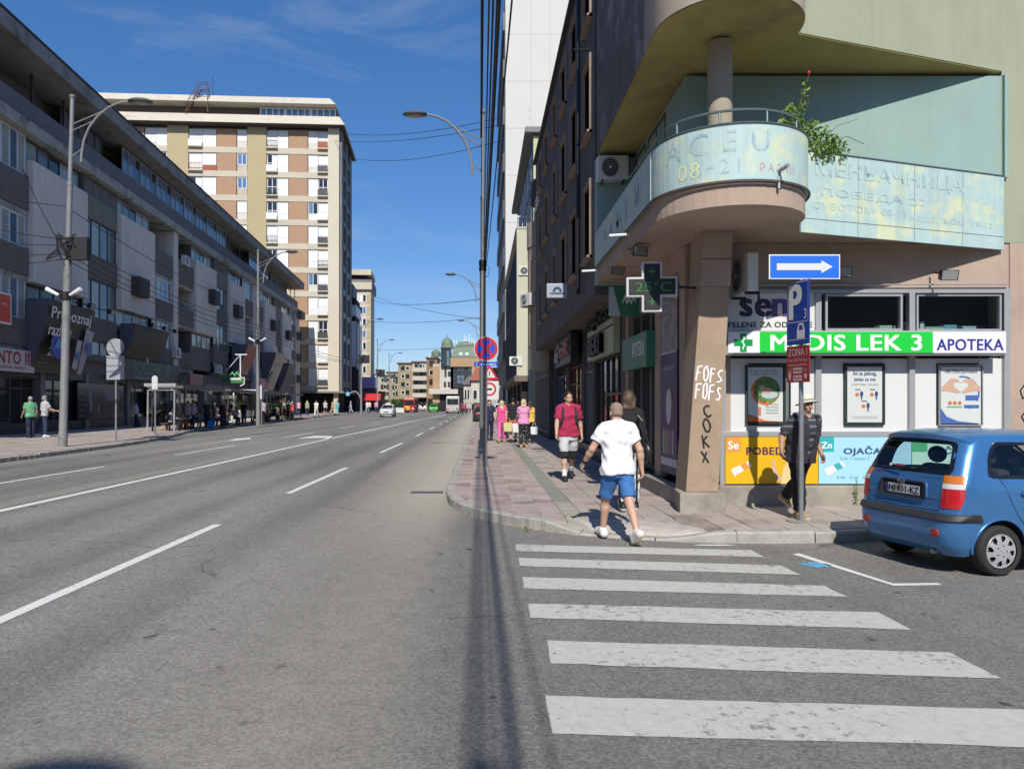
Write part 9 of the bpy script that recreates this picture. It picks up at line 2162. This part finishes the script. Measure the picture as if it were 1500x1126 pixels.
# left pavement, near
def at(px, py, Y=None):
    Y = Y or 1.56*1083/(py-591); return (PX(px, Y), Y, .14)
R3_ = .017
person('elderly man in green polo shirt and dark trousers standing outside the left shops', at(45, 641), 60, 1.86, R3_, legs=((3, 3, 3), (-3, 3, 3)), top=dict(m=Grn, sleeve=.65), low=dict(m=Nav, loose=.02), shoes=dict(m=ShB), hair=dict(m=Hgr, kind='short'), girth=1.12, skin=SKIN2)
person('man in pale shirt and jeans leaning to talk beside the man in green', at(64, 640), -35, 1.92, R3_, legs=((4, 6, 3), (-12, 8, 3)), arms=((25, 12, 50), (25, 12, 50)), lean=8, head=(0, -18), top=dict(m=GryS, sleeve=.7), low=dict(m=Jean, loose=.012), shoes=dict(m=ShW), hair=dict(m=Hgr, kind='short'), girth=1.08)
person('woman in black dress and sandals standing by the pale shelter frame', at(238, 628.5), 120, 1.75, R3_, legs=((2, 2, 3), (-2, 2, 3)), arms=((10, 12, 40), (10, 12, 60)), top=dict(m=Blk, sleeve=.5, hem=-.06), low=dict(m=Blk, cut=.60, loose=.02, skirt=True, name='skirt'), shoes=dict(m=ShT), hair=dict(m=Hdk, kind='bob'), fem=True, girth=1.2)
person('person in grey-blue top looking into the dark shop window', (lpos(13.0, 1.4)[0], lpos(13.0, 1.4)[1], .14), 95, 1.7, R3_, top=dict(m=Lil, sleeve=1.8), low=dict(m=Nav), shoes=dict(m=ShB), hair=dict(m=Hdk, kind='short'))
R4 = .02
SITP = dict(legs=((82, 84, 5), (84, 86, 5)), sit=.50, arms=((25, 8, 50), (25, 8, 50)))
sp = lambda Y, off: (sx(Y)+off, Y, .14)
wait = [
 ('seated person in dark jacket at the near end of the first bench', sp(43.2, -1.0), 90, 1.68, dict(m=Lil, sleeve=1.8), dict(m=Drk), Hdk, 'short', 1), ('seated woman in orange skirt on the first shelter bench', sp(44.6, -1.0), 80, 1.66, dict(m=Brn, sleeve=.7), dict(m=cloth('rust', (.42, .08, .04)), cut=.9), Hbr, 'bob', 1),
 ('person in grey top standing inside the first shelter', sp(46.5, -.8), 100, 1.76, dict(m=Lil, sleeve=.7), dict(m=Jean), Hdk, 'short', 0), ('woman in black with blond hair standing between first and second shelter', sp(49.7, .2), 150, 1.70, dict(m=Blk, sleeve=1.8), dict(m=Blk), Hbl, 'long', 0),
 ('person in blue skirt seated at the second shelter', sp(52.3, -1.0), 95, 1.65, dict(m=Nav, sleeve=.7), dict(m=BluC, cut=.6), Hdk, 'bob', 1), ('woman with bare legs seated on the second bench', sp(53.8, -1.0), 70, 1.66, dict(m=Drk, sleeve=.6), dict(m=Bei, cut=.5), Hbr, 'bob', 1),
 ('person in beige jacket sitting forward on the second bench', sp(56, -1.0), 60, 1.68, dict(m=Bei, sleeve=1.8), dict(m=Drk), Hdk, 'short', 1), ('person in dark blue standing behind the second shelter bench', sp(58.0, -1.7), 90, 1.75, dict(m=Nav, sleeve=.8), dict(m=Nav), Hdk, 'short', 0),
 ('man in pale grey shirt and black trousers waiting with his back turned', sp(60.0, .4), -10, 1.86, dict(m=Lil, sleeve=.7), dict(m=Blk, loose=.02), Hdk, 'short', 0), ('dark figure just right of the man in the pale grey shirt', sp(61.6, .4), -30, 1.80, dict(m=Blk, sleeve=1.8), dict(m=Blk), Hdk, 'short', 0),
 ('person in red top near the kiosk', sp(70.5, .8), 40, 1.74, dict(m=Red, sleeve=.7), dict(m=Blk), Hgr, 'short', 0), ('seated person in dark clothes on the last bench', sp(73.6, -1.0), 80, 1.68, dict(m=Drk, sleeve=1.8), dict(m=Drk), Hdk, 'short', 1), ('person in black waiting beyond the second lamp', sp(76.0, -.3), 100, 1.74, dict(m=Blk, sleeve=.8), dict(m=Drk), Hdk, 'short', 0),
 ('seated person with white shoes on the last bench', sp(75.6, -1.0), 70, 1.66, dict(m=Drk, sleeve=.8), dict(m=Jean), Hdk, 'short', 1)]
kinds = ('dark-clad', 'grey-shirted', 'navy-clad', 'brown-clad', 'olive-clad')
for k in range(15):
    Yk = 43.6+k*2.25; st = k % 3 == 0
    wait.append((kinds[k % 5]+' person waiting in the shade of the '+('nearest', 'second', 'third', 'farthest')[min(3, int((Yk-41.7)/9.9))]+' bus shelter', sp(Yk, -1.0 if st else -.45-.5*(k % 2)), 60+37*(k % 4), 1.66+.05*(k % 3), dict(m=[Blk, Lil, Nav, Brn, Olv][k % 5], sleeve=.7), dict(m=[Drk, Jean, Blk][k % 3]), [Hdk, Hbr, Hgr][k % 3], 'short', int(st)))
for (lab, loc, fc, hh, tp, lw, hm, hk, st) in wait:
    k = dict(SITP) if st else {}
    person(lab, loc, -fc+rad(0), hh, R4, top=tp, low=lw, shoes=dict(m=ShW if 'white shoes' in lab else ShB), hair=dict(m=hm, kind=hk), fem=hk != 'short', group='people waiting in the bus shelters' if 'waiting in the shade' in lab else None, **k)
bag((sp(47.3, .1)[0], sp(47.3, .1)[1], .14), 'bright blue bag standing on the pavement by the first shelter', (.02, .22, .55), 1.6); bag((sp(50.3, .5)[0], sp(50.3, .5)[1], .5), 'pale bag held by the blond woman in black', (.5, .47, .42), 1.2); bag((sp(52.6, -.2)[0], sp(52.6, -.2)[1], .14), 'white bag on the ground before the second bench', (.6, .58, .56), 1.5)
t = thing('backpack', 'black round backpack worn by the woman in the black dress', 'backpack', (PX(240.5, 45.0), 44.9, 1.35)); MB(Blk).ell((0, 0, 0), (.19, .15, .25), 14, 9).obj('bag_body', t, smooth=True); MB(Blk).tube([(-.1, .1, .2), (-.1, .22, .22), (-.1, .25, -.1)], .02, 5).obj('strap', t)
walk = [('woman in lime top and pink trousers walking past the second lamp', 416, 82, 175, Yel, cloth('pale_pink', (.62, .34, .44)), Hbr, 'long'), ('person in turquoise top with red bag colours walking beside the woman in lime', 423, 83, 180, Teal_, cloth('dark_rose', (.30, .06, .09)), Hdk, 'short'), ('person in pink top walking away by the end shops', 438, 92, 0, cloth('rose_pink', (.62, .3, .38)), Nav, Hbr, 'short'), ('person in green top walking away by the end shops', 450, 95, 10, cloth('sage', (.24, .32, .20)), Nav, Hbl, 'bob'),
 ('man all in white walking on the left pavement before the tower', 463.5, 88, 170, Wht2, Wht2, Hdk, 'short'), ('man in grey shirt and black shorts walking before the tower arcade', 476.5, 100, 0, GryS, Blk, Hgr, 'short'), ('person in beige clothes pointing, by the tower corner', 487, 104, -60, Bei, Bei, Hbr, 'short'), ('person in turquoise dress walking at the tower corner', 494, 106, 180, Teal_, Teal_, Hbr, 'short'),
 ('grey figure walking under the tower arcade', 514, 118, 100, Lil, Lil, Hgr, 'short'), ('person in white top at the far left pavement', 538, 120, 160, Wht2, Lil, Hdk, 'short'), ('second person in white at the far left pavement', 541, 124, 190, Wht2, Drk, Hdk, 'short'), ('pink-shirted person by the white car', 551, 126, 180, PnkL, Jean, Hbr, 'short')]
for k, (lab, px, Y, fc, tp, lw, hm, hk) in enumerate(walk):
    x = PX(px, Y); hh = 1.72*(1.12 if Y < 100 else 1.15)
    person(lab, (x, Y, .14), fc, hh, .028, legs=((16, 8, 2), (-16, 14, 2)), top=dict(m=tp, sleeve=.65), low=dict(m=lw, cut=.5 if 'shorts' in lab else .95, loose=.015, name='shorts' if 'shorts' in lab else 'trousers'), shoes=dict(m=ShB), hair=dict(m=hm, kind=hk), fem=hk != 'short', skin=SKIN)
# distant crowd on the right beyond the bus: small separate figures
cr_ = random.Random(9)
crowd = [Nav, Red, Drk, PnkL, Wht2, Blk, Olv]
for k, px in enumerate((676, 679, 682, 685, 689, 693, 697, 701)):
    person(['dark-clad person', 'person in red', 'person in charcoal', 'person in light pink', 'person in off-white', 'person in black', 'person in olive', 'second person in red'][k]+' in the distant group right of the white bus', (PX(px, 118), 118+cr_.uniform(-3, 3), .05), cr_.choice((0, 180)), 1.75, .035, top=dict(m=[Nav, Red, Drk, PnkL, Wht2, Blk, Olv, Red][k], sleeve=.65), low=dict(m=Drk), shoes=dict(m=ShB), hair=dict(m=Hdk, kind='short'), group='distant pedestrians')
